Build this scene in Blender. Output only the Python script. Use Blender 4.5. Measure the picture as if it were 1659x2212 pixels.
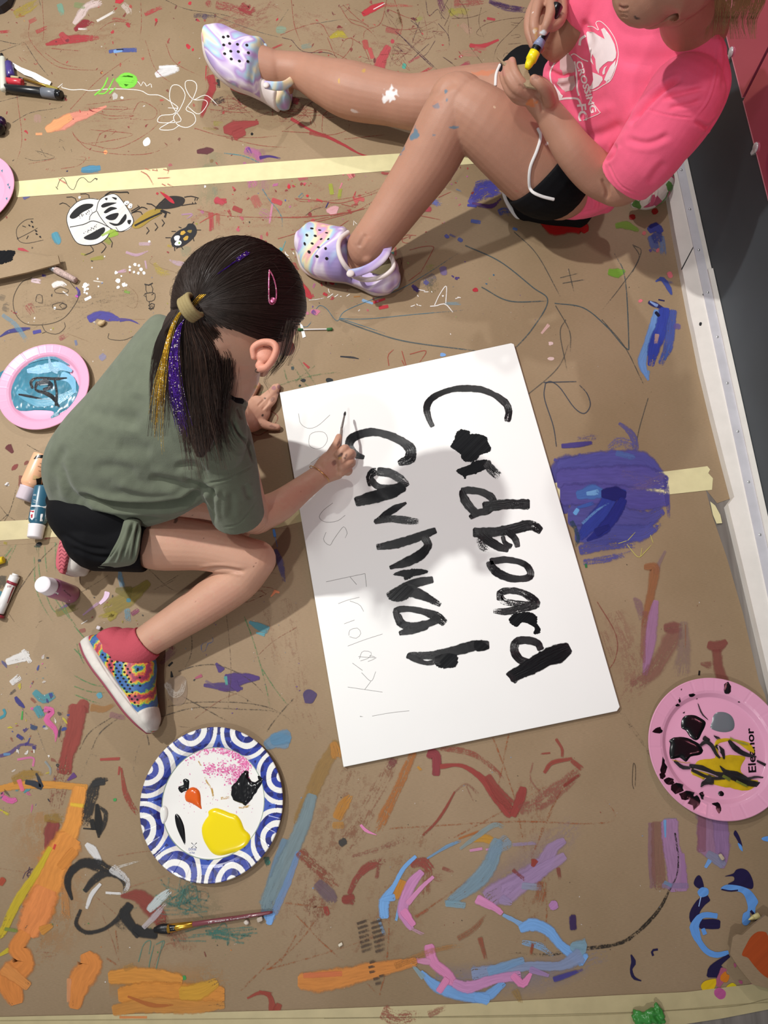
import bpy, bmesh, math, random
import numpy as np
from mathutils import Vector, Matrix, noise as mnoise
from mathutils.bvhtree import BVHTree
from mathutils.geometry import delaunay_2d_cdt
for o in list(bpy.data.objects): bpy.data.objects.remove(o)
SC = bpy.context.scene; COL = SC.collection
RNG = random.Random(7); NR = np.random.default_rng(7)
# ------------------------------------------------------------------ camera
F, W, H = 1500.0, 1659.0, 2212.0
HC = 1.3246250033650484
RM = np.array([[0.99809213, 0., -0.06174224], [-0.01760637, -0.95848013, -0.28461529], [-0.05917871, 0.28515933, -0.95665147]])
cam = bpy.data.cameras.new('camera'); camo = bpy.data.objects.new('camera', cam); COL.objects.link(camo)
cam.sensor_fit = 'HORIZONTAL'; cam.sensor_width = 36; cam.lens = 36 * F / W; cam.clip_start = .02
m = Matrix.Identity(4)
for i in range(3):
    m[i][0] = RM[0][i]; m[i][1] = -RM[1][i]; m[i][2] = -RM[2][i]
m[2][3] = HC
camo.matrix_world = m; SC.camera = camo
# ------------------------------------------------------------------ exposure, world, lamps
SC.view_settings.view_transform = 'Standard'; SC.view_settings.look = 'None'
SC.view_settings.gamma = 1; SC.view_settings.exposure = 0.0; SC.view_settings.use_curve_mapping = False
SC.cycles.transparent_max_bounces = 64; SC.cycles.max_bounces = 8
world = bpy.data.worlds.new('world'); SC.world = world; world.use_nodes = True
world.node_tree.nodes['Background'].inputs[0].default_value = (.92, .95, 1, 1)
world.node_tree.nodes['Background'].inputs[1].default_value = .27
def spot(name, loc, target, power, size, radius, col=(1, .985, .955), blend=.6):
    l = bpy.data.lights.new(name, 'SPOT'); l.energy = power; l.spot_size = math.radians(size); l.spot_blend = blend
    l.shadow_soft_size = radius; l.color = col
    o = bpy.data.objects.new(name, l); COL.objects.link(o); o.location = loc
    o.rotation_euler = (Vector(target) - Vector(loc)).to_track_quat('-Z', 'Y').to_euler()
    return o
spot('ceiling_spot', (-1.75, 1.3, 2.85), (-.76, 1.1, 0), 395, 68, .045, blend=1)
spot('ceiling_spot', (.4, 3.0, 2.7), (.0, 1.25, 0), 100, 64, .05, blend=.8)
spot('ceiling_spot', (-.5, -1.5, 2.8), (-.35, .35, 0), 88, 64, .05, blend=.9)
spot('ceiling_spot', (-.75, .6, 2.9), (-.25, .6, 0), 62, 60, .07, blend=.9)
# ------------------------------------------------------------------ helpers
def depth(p): return float(RM[2] @ (np.asarray(p, float) - [0, 0, HC]))
def P(px, py, z=0.0):
    w = RM.T @ np.array([(px - W / 2) / F, (py - H / 2) / F, 1.]); t = (z - HC) / w[2]
    return np.array([w[0] * t, w[1] * t, z])
def Q(v):
    q = (np.asarray(v, float) - [0, 0, HC]) @ RM.T
    return np.stack([F * q[..., 0] / q[..., 2] + W / 2, F * q[..., 1] / q[..., 2] + H / 2], -1)
def m_per_px(px, py, z): return depth(P(px, py, z)) / F
CAMP = np.array([0, 0, HC])
def unit(v): v = np.asarray(v, float); return v / (np.linalg.norm(v, axis=-1, keepdims=True) + 1e-12)
def lin(h):
    if isinstance(h, str):
        h = h.lstrip('#'); c = [int(h[i:i + 2], 16) / 255 for i in (0, 2, 4)]
    else: c = h
    return tuple(x / 12.92 if x <= .04045 else ((x + .055) / 1.055) ** 2.4 for x in c)
def link(name, me, mat=None, parent=None):
    o = bpy.data.objects.new(name, me); COL.objects.link(o)
    if mat: me.materials.append(mat)
    if parent:
        o.parent = parent; o.matrix_parent_inverse = Matrix.Translation(-Vector(parent.location)) if parent.type == 'EMPTY' else Matrix()
    return o
def mesh(name, V, Fc, mat=None, parent=None, smooth=True):
    me = bpy.data.meshes.new(name); me.from_pydata([tuple(map(float, v)) for v in V], [], [tuple(f) for f in Fc]); me.validate()
    if smooth: me.shade_smooth()
    return link(name, me, mat, parent)
def tag(o, label=None, cat=None, group=None, kind=None):
    if label: o['label'] = label
    if cat: o['category'] = cat
    if group: o['group'] = group
    if kind: o['kind'] = kind
    return o
def thing(name, loc, label, cat, group=None):
    o = bpy.data.objects.new(name, None); COL.objects.link(o); o.location = tuple(map(float, loc)); o.empty_display_size = .02
    return tag(o, label, cat, group)
def nodes(name):
    m = bpy.data.materials.new(name); m.use_nodes = True; nt = m.node_tree
    return m, nt, nt.nodes['Principled BSDF']
def N(nt, typ, **kw):
    n = nt.nodes.new(typ)
    for k, v in kw.items():
        if k.startswith('i_'):
            key = k[2:]; n.inputs[int(key) if key.isdigit() else key.replace('_', ' ')].default_value = v
        else: setattr(n, k, v)
    return n
def mat(name, col, rough=.6, spec=.3, metal=0, bump=0, bscale=200, var=0, vscale=8, sheen=0, coat=0, vcol=False, sss=0, alpha=1, detail=4):
    m, nt, b = nodes(name); L = nt.links.new; c = (*lin(col), 1)
    b.inputs['Roughness'].default_value = rough; b.inputs['Specular IOR Level'].default_value = spec; b.inputs['Metallic'].default_value = metal
    b.inputs['Sheen Weight'].default_value = sheen; b.inputs['Coat Weight'].default_value = coat; b.inputs['Coat Roughness'].default_value = .08
    if sss:
        b.inputs['Subsurface Weight'].default_value = sss; b.inputs['Subsurface Radius'].default_value = (1, .35, .2); b.inputs['Subsurface Scale'].default_value = .006
    tc = N(nt, 'ShaderNodeTexCoord')
    src = None
    if vcol:
        a = N(nt, 'ShaderNodeAttribute', attribute_name='Col'); src = a.outputs['Color']
    n = N(nt, 'ShaderNodeTexNoise'); n.inputs['Scale'].default_value = vscale; n.inputs['Detail'].default_value = detail; L(tc.outputs['Object'], n.inputs['Vector'])
    mx = N(nt, 'ShaderNodeMix', data_type='RGBA', blend_type='MULTIPLY'); mx.inputs[0].default_value = 1
    mr = N(nt, 'ShaderNodeMapRange'); mr.inputs['From Min'].default_value = .3; mr.inputs['From Max'].default_value = .7
    mr.inputs['To Min'].default_value = 1 - var; mr.inputs['To Max'].default_value = 1 + var * .6
    L(n.outputs['Fac'], mr.inputs['Value']); L(mr.outputs[0], mx.inputs[7])
    if src: L(src, mx.inputs[6])
    else: mx.inputs[6].default_value = c
    L(mx.outputs[2], b.inputs['Base Color'])
    if bump:
        n2 = N(nt, 'ShaderNodeTexNoise'); n2.inputs['Scale'].default_value = bscale; n2.inputs['Detail'].default_value = 3; L(tc.outputs['Object'], n2.inputs['Vector'])
        bp = N(nt, 'ShaderNodeBump'); bp.inputs['Strength'].default_value = 1; bp.inputs['Distance'].default_value = bump; L(n2.outputs['Fac'], bp.inputs['Height']); L(bp.outputs[0], b.inputs['Normal'])
    if alpha < 1: b.inputs['Alpha'].default_value = alpha
    return m
# curves through points
def cat(pts, n):
    p = np.asarray(pts, float)
    if len(p) < 3:
        t = np.linspace(0, 1, n)[:, None]; return p[0] * (1 - t) + p[-1] * t
    q = np.vstack([2 * p[0] - p[1], p, 2 * p[-1] - p[-2]]); out = []
    ts = np.linspace(0, len(p) - 1, n)
    for t in ts:
        i = min(int(t), len(p) - 2); u = t - i; a, b, c, d = q[i:i + 4]
        out.append(.5 * (2 * b + (c - a) * u + (2 * a - 5 * b + 4 * c - d) * u * u + (3 * b - a - 3 * c + d) * u ** 3))
    return np.array(out)
def rings(R, cap0=True, cap1=True):
    n, s, _ = R.shape; V = R.reshape(-1, 3).tolist(); Fc = []
    for i in range(n - 1):
        for j in range(s):
            k = (j + 1) % s; Fc.append((i * s + j, i * s + k, (i + 1) * s + k, (i + 1) * s + j))
    if cap0: V.append(R[0].mean(0).tolist()); c = len(V) - 1; Fc += [(c, (j + 1) % s, j) for j in range(s)]
    if cap1: V.append(R[-1].mean(0).tolist()); c = len(V) - 1; b = (n - 1) * s; Fc += [(c, b + j, b + (j + 1) % s) for j in range(s)]
    return V, Fc
def capped(R, c0, c1):
    """extend ring stack with rounded ('r'), flat ('f') or hollow ('h') ends"""
    def ext(ring, nxt, kind):
        c = ring.mean(0); d = c - nxt.mean(0); rad = np.linalg.norm(ring - c, axis=1).min(); d = unit(d)
        if kind == 'r': return [c + (ring - c) * math.cos(a) + d * rad * math.sin(a) for a in np.linspace(.25, 1.45, 5)]
        if kind == 's': return [c + (ring - c) * math.cos(a) + d * rad * .45 * math.sin(a) for a in np.linspace(.25, 1.45, 5)]
        if kind == 'h': return [c + (ring - c) * .96 + d * .0015, c + (ring - c) * .86, c + (ring - c) * .80 - d * .012, c + (ring - c) * .78 - d * .03]
        return []
    A = ext(R[0], R[1], c0)[::-1]; B = ext(R[-1], R[-2], c1)
    return np.array(A + list(R) + B)
def tubew(pts, seg=20, sub=5, c0='r', c1='r', up=None):
    """pts: (x,y,z,a,b) world, a = radius across the view, b = radius along up"""
    p = cat(pts, max(3, (len(pts) - 1) * sub + 1)); n = len(p); R = []
    for i in range(n):
        t = unit(p[min(i + 1, n - 1), :3] - p[max(i - 1, 0), :3]); u = unit(CAMP - p[i, :3]) if up is None else unit(up)
        s = unit(np.cross(t, u)); u2 = np.cross(s, t); a = np.linspace(0, 2 * np.pi, seg, endpoint=False)[:, None]
        R.append(p[i, :3] + s * np.cos(a) * p[i, 3] + u2 * np.sin(a) * p[i, 4])
    return rings(capped(np.array(R), c0, c1))
def T(pts, flat=1., **kw):
    """pixel spec (px,py,z,r_px[,flat])"""
    o = []
    for q in pts:
        w = P(q[0], q[1], q[2]); r = q[3] * m_per_px(*q[:3]); o.append((*w, r, r * (q[4] if len(q) > 4 else flat)))
    return tubew(o, **kw)
def S(secs, seg=28, sub=6, c0='r', c1='r', pw=1.0, up=(0, 0, 1)):
    """sections (lx,ly,rx,ry,z,hup,hdown[,zr]) -> loft whose outline runs through the pixel pairs"""
    a = []
    for q in secs:
        zl = q[4]; zr = q[7] if len(q) > 7 else q[4]
        a.append([*P(q[0], q[1], zl), *P(q[2], q[3], zr), q[5], q[6]])
    p = cat(a, (len(a) - 1) * sub + 1); R = []; th = np.linspace(0, 2 * np.pi, seg, endpoint=False)
    for r in p:
        L_, R_ = r[:3], r[3:6]; c = (L_ + R_) / 2; h = (R_ - L_) / 2; u = unit(up); cs = np.cos(th); sn = np.sin(th)
        cs = np.sign(cs) * abs(cs) ** pw; sn2 = np.sign(sn) * abs(sn) ** pw
        R.append(c + h * cs[:, None] + u * (np.where(sn > 0, r[6], r[7]) * sn2)[:, None])
    return rings(capped(np.array(R), c0, c1))
def ball(c, r, n=16, rot=None):
    r = np.array(r if hasattr(r, '__len__') else (r, r, r)); V = []; Fc = []; s = 2 * n
    for i in range(1, n):
        for j in range(s):
            a = math.pi * i / n; b = 2 * math.pi * j / s; V.append([math.sin(a) * math.cos(b), math.sin(a) * math.sin(b), math.cos(a)])
    V += [[0, 0, 1], [0, 0, -1]]; V = np.array(V) * r
    if rot is not None: V = V @ np.array(rot).T
    V = V + np.array(c)
    for i in range(n - 2):
        for j in range(s): k = (j + 1) % s; Fc.append((i * s + j, (i + 1) * s + j, (i + 1) * s + k, i * s + k))
    t = len(V) - 2
    for j in range(s): k = (j + 1) % s; Fc.append((t, j, k)); Fc.append((t + 1, (n - 2) * s + k, (n - 2) * s + j))
    return V.tolist(), Fc
def B(px, py, z, rpx, **k): return ball(P(px, py, z), [q * m_per_px(px, py, z) for q in (rpx if hasattr(rpx, '__len__') else (rpx,) * 3)], **k)
def join(parts):
    V, Fc = [], []
    for v, f in parts: o = len(V); V += [tuple(x) for x in v]; Fc += [tuple(i + o for i in q) for q in f]
    return V, Fc
def fuse(name, parts, mat=None, parent=None, voxel=.002, smooth=6, fac=.5):
    V, Fc = join(parts); me = bpy.data.meshes.new('t'); me.from_pydata(V, [], Fc); me.update()
    bm = bmesh.new(); bm.from_mesh(me); bmesh.ops.recalc_face_normals(bm, faces=bm.faces); bm.to_mesh(me); bm.free()
    o = bpy.data.objects.new('t', me); COL.objects.link(o)
    r = o.modifiers.new('r', 'REMESH'); r.mode = 'VOXEL'; r.voxel_size = voxel; r.adaptivity = 0
    if smooth: s = o.modifiers.new('s', 'SMOOTH'); s.factor = fac; s.iterations = smooth
    bpy.context.view_layer.update(); dg = bpy.context.evaluated_depsgraph_get()
    me2 = bpy.data.meshes.new_from_object(o.evaluated_get(dg)); bpy.data.objects.remove(o); me2.name = name; me2.shade_smooth(); a = np.empty(len(me2.vertices) * 3, np.float32); me2.vertices.foreach_get('co', a); a[2::3] = np.maximum(a[2::3], .0024); me2.vertices.foreach_set('co', a); me2.update()
    return link(name, me2, mat, parent)
def getv(me):
    a = np.empty(len(me.vertices) * 3, np.float32); me.vertices.foreach_get('co', a); return a.reshape(-1, 3).astype(float)
def getn(me):
    a = np.empty(len(me.vertices) * 3, np.float32); me.vertices.foreach_get('normal', a); return a.reshape(-1, 3).astype(float)
def setv(me, v): me.vertices.foreach_set('co', v.astype(np.float32).ravel()); me.update()
def seg_dist(q, poly):
    poly = np.asarray(poly, float); best = np.full(len(q), 1e9); tt = np.zeros(len(q)); L = np.linalg.norm(np.diff(poly, axis=0), axis=1); acc = 0; tot = L.sum() + 1e-9
    for i in range(len(poly) - 1):
        a, b = poly[i], poly[i + 1]; d = b - a; t = np.clip(((q - a) @ d) / (d @ d + 1e-9), 0, 1); r = np.linalg.norm(q - a - t[:, None] * d, axis=1)
        k = r < best; best[k] = r[k]; tt[k] = (acc + t[k] * L[i]) / tot; acc += L[i]
    return best, tt
def crease(o, items, facing=.05):
    """items (polyline px, width px, depth m (+ in, - out))"""
    me = o.data; v = getv(me); n = getn(me); q = Q(v); vd = unit(CAMP - v); f = np.clip(((n * vd).sum(1) - facing) * 4, 0, 1); disp = np.zeros(len(v))
    for poly, w, dp in items:
        pl = cat(poly, len(poly) * 4); lo = pl.min(0) - 3 * w; hi = pl.max(0) + 3 * w; k = np.where(((q > lo) & (q < hi)).all(1))[0]
        if not len(k): continue
        d, t = seg_dist(q[k], pl); taper = np.clip(np.minimum(t, 1 - t) * 6, 0, 1)
        g = np.exp(-(d / w) ** 2) - .35 * np.exp(-((d - 1.9 * w) / w) ** 2); disp[k] -= dp * g * taper
    v += n * (disp * f)[:, None]; setv(me, v)
def setcol(o, base, fn=None):
    me = o.data; v = getv(me); q = Q(v); n = getn(me); c = np.ones((len(v), 4)); c[:, :3] = lin(base)
    if fn: fn(v, q, n, c)
    a = me.color_attributes.new('Col', 'FLOAT_COLOR', 'POINT'); a.data.foreach_set('color', c.astype(np.float32).ravel())
def fbm(v, s, o=3):
    return np.array([mnoise.fractal(Vector(x) * s, 1.0, 2.0, o) for x in v])
def spots(items):
    def fn(v, q, n, c):
        vis = ((n * unit(CAMP - v)).sum(1) > 0.1)
        for (x, y, rx, ry, ang, col, op) in items:
            R = max(rx, ry) * 1.6; k = np.where(vis & (abs(q[:, 0] - x) < R) & (abs(q[:, 1] - y) < R))[0]
            if not len(k): continue
            d = q[k] - (x, y); ca, sa = math.cos(math.radians(ang)), math.sin(math.radians(ang)); u = (d[:, 0] * ca + d[:, 1] * sa) / rx; w = (-d[:, 0] * sa + d[:, 1] * ca) / ry
            nz = np.array([mnoise.noise(Vector((a[0] * .12, a[1] * .12, x))) for a in q[k]])
            a = np.clip((1 - np.hypot(u, w) + nz * .8) * 4, 0, 1)[:, None] * op; c[k, :3] = c[k, :3] * (1 - a) + np.array(lin(col)) * a
    return fn
def bvh(objs):
    V, Fc = [], []
    for o in objs:
        k = len(V); V += [tuple(x.co) for x in o.data.vertices]; Fc += [tuple(i + k for i in p.vertices) for p in o.data.polygons]
    return BVHTree.FromPolygons(V, Fc)
def hit(tree, px, py, off=.0005):
    d = unit(P(px, py, 0) - CAMP); h = tree.ray_cast(Vector(CAMP), Vector(d))
    if h[0] is None: return None
    return np.array(h[0]) - d * off
def tri_fill(poly, step):
    poly = [(float(a), float(b)) for a, b in poly]; n = len(poly); xs = [p[0] for p in poly]; ys = [p[1] for p in poly]; pts = [Vector(p) for p in poly]
    if step:
        for x in np.arange(min(xs) + step / 2, max(xs), step):
            for y in np.arange(min(ys) + step / 2, max(ys), step): pts.append(Vector((x, y)))
    r = delaunay_2d_cdt(pts, [(i, (i + 1) % n) for i in range(n)], [list(range(n))], 2, 1e-5); return [tuple(v) for v in r[0]], [tuple(f) for f in r[2]]
def inside(p, poly):
    x, y = p; c = False; n = len(poly)
    for i in range(n):
        a, b = poly[i], poly[i - 1]
        if (a[1] > y) != (b[1] > y) and x < (b[0] - a[0]) * (y - a[1]) / (b[1] - a[1] + 1e-12) + a[0]: c = not c
    return c
def drape(name, polys, tree, mat, parent, step=4, off=.0006, thick=0):
    V, Fc = [], []
    for poly in polys:
        vs, fs = tri_fill(poly, step); hs = [hit(tree, a, b, off) for a, b in vs]; k = len(V); V += [h if h is not None else (0, 0, -9) for h in hs]
        zs = [None if h is None else depth(h) for h in hs]
        for f in fs:
            if any(zs[i] is None for i in f): continue
            if max(zs[i] for i in f) - min(zs[i] for i in f) > .02: continue
            Fc.append(tuple(i + k for i in f))
    if not Fc: return None
    used = sorted({i for f in Fc for i in f}); mp = {u: i for i, u in enumerate(used)}
    o = mesh(name, [V[u] for u in used], [tuple(mp[i] for i in f) for f in Fc], mat, parent)
    return o
def ribbon2d(pts, w0, w1=None, n=None):
    """closed 2-D outline of a stroke"""
    p = cat(pts, n or max(4, len(pts) * 5)); t = np.gradient(p, axis=0); nn = unit(np.stack([-t[:, 1], t[:, 0]], 1)); w = np.linspace(w0, w0 if w1 is None else w1, len(p))[:, None] / 2
    return [tuple(x) for x in np.vstack([p + nn * w, (p - nn * w)[::-1]])]
def curves(name, strands, rad, mat, parent, res=1, taper=.3):
    """strands: list of (n,3) arrays -> one mesh of 3-sided hairs"""
    V = []; Fc = []
    for s in strands:
        s = np.asarray(s); n = len(s); t = np.gradient(s, axis=0); a = unit(np.cross(t, (.31, .22, .93))); b = unit(np.cross(t, a)); k = len(V)
        r = rad * np.linspace(1, taper, n)[:, None]
        for j in range(3):
            th = 2.094 * j; V += (s + a * r * math.cos(th) + b * r * math.sin(th)).tolist()
        for i in range(n - 1):
            for j in range(3): j2 = (j + 1) % 3; Fc.append((k + j * n + i, k + j2 * n + i, k + j2 * n + i + 1, k + j * n + i + 1))
    me = bpy.data.meshes.new(name); me.from_pydata(V, [], Fc); me.shade_smooth(); return link(name, me, mat, parent)
def box(c, s, rz=0, bev=0):
    x, y, z = [q / 2 for q in s]; V = np.array([(a, b, d) for a in (-x, x) for b in (-y, y) for d in (-z, z)]); R = np.array([[math.cos(rz), -math.sin(rz), 0], [math.sin(rz), math.cos(rz), 0], [0, 0, 1]])
    return (V @ R.T + np.array(c)).tolist(), [(0, 1, 3, 2), (4, 6, 7, 5), (0, 4, 5, 1), (2, 3, 7, 6), (0, 2, 6, 4), (1, 5, 7, 3)]
def prism(poly, z0, z1):
    """poly world xy"""
    n = len(poly); V = [(x, y, z0) for x, y in poly] + [(x, y, z1) for x, y in poly]
    return V, [tuple(range(n))[::-1], tuple(range(n, 2 * n))] + [(i, (i + 1) % n, n + (i + 1) % n, n + i) for i in range(n)]
def wp(poly, z=0): return [tuple(P(a, b, z)[:2]) for a, b in poly]
def rod(A, Bv, prof, seg=20):
    """solid of revolution from A to B; prof = [(t, r)]"""
    A = np.array(A, float); Bv = np.array(Bv, float); d = unit(Bv - A); L = np.linalg.norm(Bv - A); s = unit(np.cross(d, (0.1, .2, 1))); u = np.cross(s, d); th = np.linspace(0, 2 * np.pi, seg, endpoint=False)[:, None]
    return rings(np.array([A + d * L * t + (s * np.cos(th) + u * np.sin(th)) * r for t, r in prof]))
# ------------------------------------------------------------------ materials
def kraft_mat():
    m, nt, b = nodes('kraft_paper'); L = nt.links.new; tc = N(nt, 'ShaderNodeTexCoord')
    n1 = N(nt, 'ShaderNodeTexNoise'); n1.inputs['Scale'].default_value = 3; n1.inputs['Detail'].default_value = 5; L(tc.outputs['Object'], n1.inputs['Vector'])
    mp = N(nt, 'ShaderNodeMapping'); mp.inputs['Scale'].default_value = (1, 9, 1); L(tc.outputs['Object'], mp.inputs['Vector'])
    n2 = N(nt, 'ShaderNodeTexNoise'); n2.inputs['Scale'].default_value = 150; n2.inputs['Detail'].default_value = 5; L(mp.outputs[0], n2.inputs['Vector'])
    r1 = N(nt, 'ShaderNodeValToRGB'); r1.color_ramp.elements[0].position = .32; r1.color_ramp.elements[0].color = (*lin('897458'), 1); r1.color_ramp.elements[1].position = .68; r1.color_ramp.elements[1].color = (*lin('9a8469'), 1); L(n1.outputs['Fac'], r1.inputs[0])
    mr = N(nt, 'ShaderNodeMapRange'); mr.inputs['From Min'].default_value = .3; mr.inputs['From Max'].default_value = .7; mr.inputs['To Min'].default_value = .90; mr.inputs['To Max'].default_value = 1.07; L(n2.outputs['Fac'], mr.inputs['Value'])
    mx = N(nt, 'ShaderNodeMix', data_type='RGBA', blend_type='MULTIPLY'); mx.inputs[0].default_value = 1; L(r1.outputs[0], mx.inputs[6]); L(mr.outputs[0], mx.inputs[7]); L(mx.outputs[2], b.inputs['Base Color'])
    b.inputs['Roughness'].default_value = .62; b.inputs['Specular IOR Level'].default_value = .25
    n3 = N(nt, 'ShaderNodeTexNoise'); n3.inputs['Scale'].default_value = 5; n3.inputs['Detail'].default_value = 2; L(tc.outputs['Object'], n3.inputs['Vector'])
    bp = N(nt, 'ShaderNodeBump'); bp.inputs['Distance'].default_value = .006; bp.inputs['Strength'].default_value = .6; L(n3.outputs['Fac'], bp.inputs['Height']); L(bp.outputs[0], b.inputs['Normal'])
    return m
M = {}
M['kraft'] = kraft_mat()
M['tape'] = mat('masking_tape', 'd8cfa0', .5, .3, var=.06, vscale=40, bump=.0004, bscale=60)
M['tape_dull'] = mat('dull_tape', 'bcae84', .5, .3, var=.08, vscale=30, bump=.0006, bscale=40)
M['foam'] = mat('foam_board', 'eeefec', .5, .25, var=.01, vscale=10)
M['white'] = mat('white_paper', 'e8e6e2', .6, .2)
M['plank'] = mat('painted_plank', 'ece6de', .5, .3, var=.05, vscale=25, bump=.0004, bscale=90)
M['black_gloss'] = mat('black_gloss', '0b0b0d', .25, .5)
M['ink'] = mat('black_paint', '0c0c0f', .35, .45, bump=.0004, bscale=300)
def plastic(name, c, r=.35, **k): return mat(name, c, r, .5, **k)
def paint_mat(name, rough=.5, spec=.3, bump=0):
    m, nt, b = nodes(name); L = nt.links.new; tc = N(nt, 'ShaderNodeTexCoord')
    a = N(nt, 'ShaderNodeAttribute', attribute_name='Col'); pr = N(nt, 'ShaderNodeAttribute', attribute_name='par'); uv = N(nt, 'ShaderNodeUVMap', uv_map='UV')
    sp = N(nt, 'ShaderNodeSeparateXYZ'); L(pr.outputs['Vector'], sp.inputs[0]); su = N(nt, 'ShaderNodeSeparateXYZ'); L(uv.outputs[0], su.inputs[0])
    def mth(op, x, y=None, clamp=False):
        n = N(nt, 'ShaderNodeMath', operation=op, use_clamp=clamp)
        for i, q in enumerate((x, y)):
            if q is None: continue
            if isinstance(q, (int, float)): n.inputs[i].default_value = q
            else: L(q, n.inputs[i])
        return n.outputs[0]
    cx = N(nt, 'ShaderNodeCombineXYZ'); L(mth('MULTIPLY', su.outputs[0], 6.0), cx.inputs[0]); L(mth('MULTIPLY', su.outputs[1], 26.0), cx.inputs[1]); L(sp.outputs[2], cx.inputs[2])
    ns = N(nt, 'ShaderNodeTexNoise'); ns.inputs['Scale'].default_value = 1; ns.inputs['Detail'].default_value = 4; ns.inputs['Roughness'].default_value = .6; L(cx.outputs[0], ns.inputs['Vector'])
    nf = N(nt, 'ShaderNodeTexNoise'); nf.inputs['Scale'].default_value = 420; nf.inputs['Detail'].default_value = 3; L(tc.outputs['Object'], nf.inputs['Vector'])
    nc = N(nt, 'ShaderNodeTexNoise'); nc.inputs['Scale'].default_value = 70; nc.inputs['Detail'].default_value = 6; nc.inputs['Roughness'].default_value = .7; L(tc.outputs['Object'], nc.inputs['Vector'])
    mixn = mth('ADD', mth('MULTIPLY', ns.outputs['Fac'], .45), mth('ADD', mth('MULTIPLY', nf.outputs['Fac'], .3), mth('MULTIPLY', nc.outputs['Fac'], .25)))
    m1 = mth('ADD', mth('MULTIPLY', mth('SUBTRACT', mixn, mth('ADD', mth('MULTIPLY', sp.outputs[0], .4), .28)), 16.0), .5, True)
    au = mth('ABSOLUTE', su.outputs[0]); e = mth('SUBTRACT', 1.0, au)
    ed = mth('ADD', mth('MULTIPLY', mth('ADD', e, mth('MULTIPLY', mth('SUBTRACT', nc.outputs['Fac'], .62), .5)), mth('DIVIDE', 1.0, mth('ADD', sp.outputs[1], .04))), 0.0, True)
    edx = mth('MAXIMUM', ed, mth('LESS_THAN', sp.outputs[1], .005))
    al = mth('MULTIPLY', mth('MULTIPLY', m1, edx), a.outputs['Alpha'])
    # slight tone variation inside a stroke (mixed pigment)
    mr = N(nt, 'ShaderNodeMapRange'); mr.inputs['From Min'].default_value = .35; mr.inputs['From Max'].default_value = .65; mr.inputs['To Min'].default_value = .88; mr.inputs['To Max'].default_value = 1.08; L(ns.outputs['Fac'], mr.inputs['Value'])
    mx = N(nt, 'ShaderNodeMix', data_type='RGBA', blend_type='MULTIPLY'); mx.inputs[0].default_value = 1; L(a.outputs['Color'], mx.inputs[6]); L(mr.outputs[0], mx.inputs[7])
    L(mx.outputs[2], b.inputs['Base Color']); L(al, b.inputs['Alpha']); b.inputs['Roughness'].default_value = rough; b.inputs['Specular IOR Level'].default_value = spec
    if bump:
        bp = N(nt, 'ShaderNodeBump'); bp.inputs['Distance'].default_value = bump; L(ns.outputs['Fac'], bp.inputs['Height']); L(bp.outputs[0], b.inputs['Normal'])
    return m
M['paint'] = paint_mat('dry_paint', .55, .25); M['wet'] = paint_mat('wet_paint', .22, .5, .0008); M['crayon'] = paint_mat('crayon_wax', .6, .2)
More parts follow.
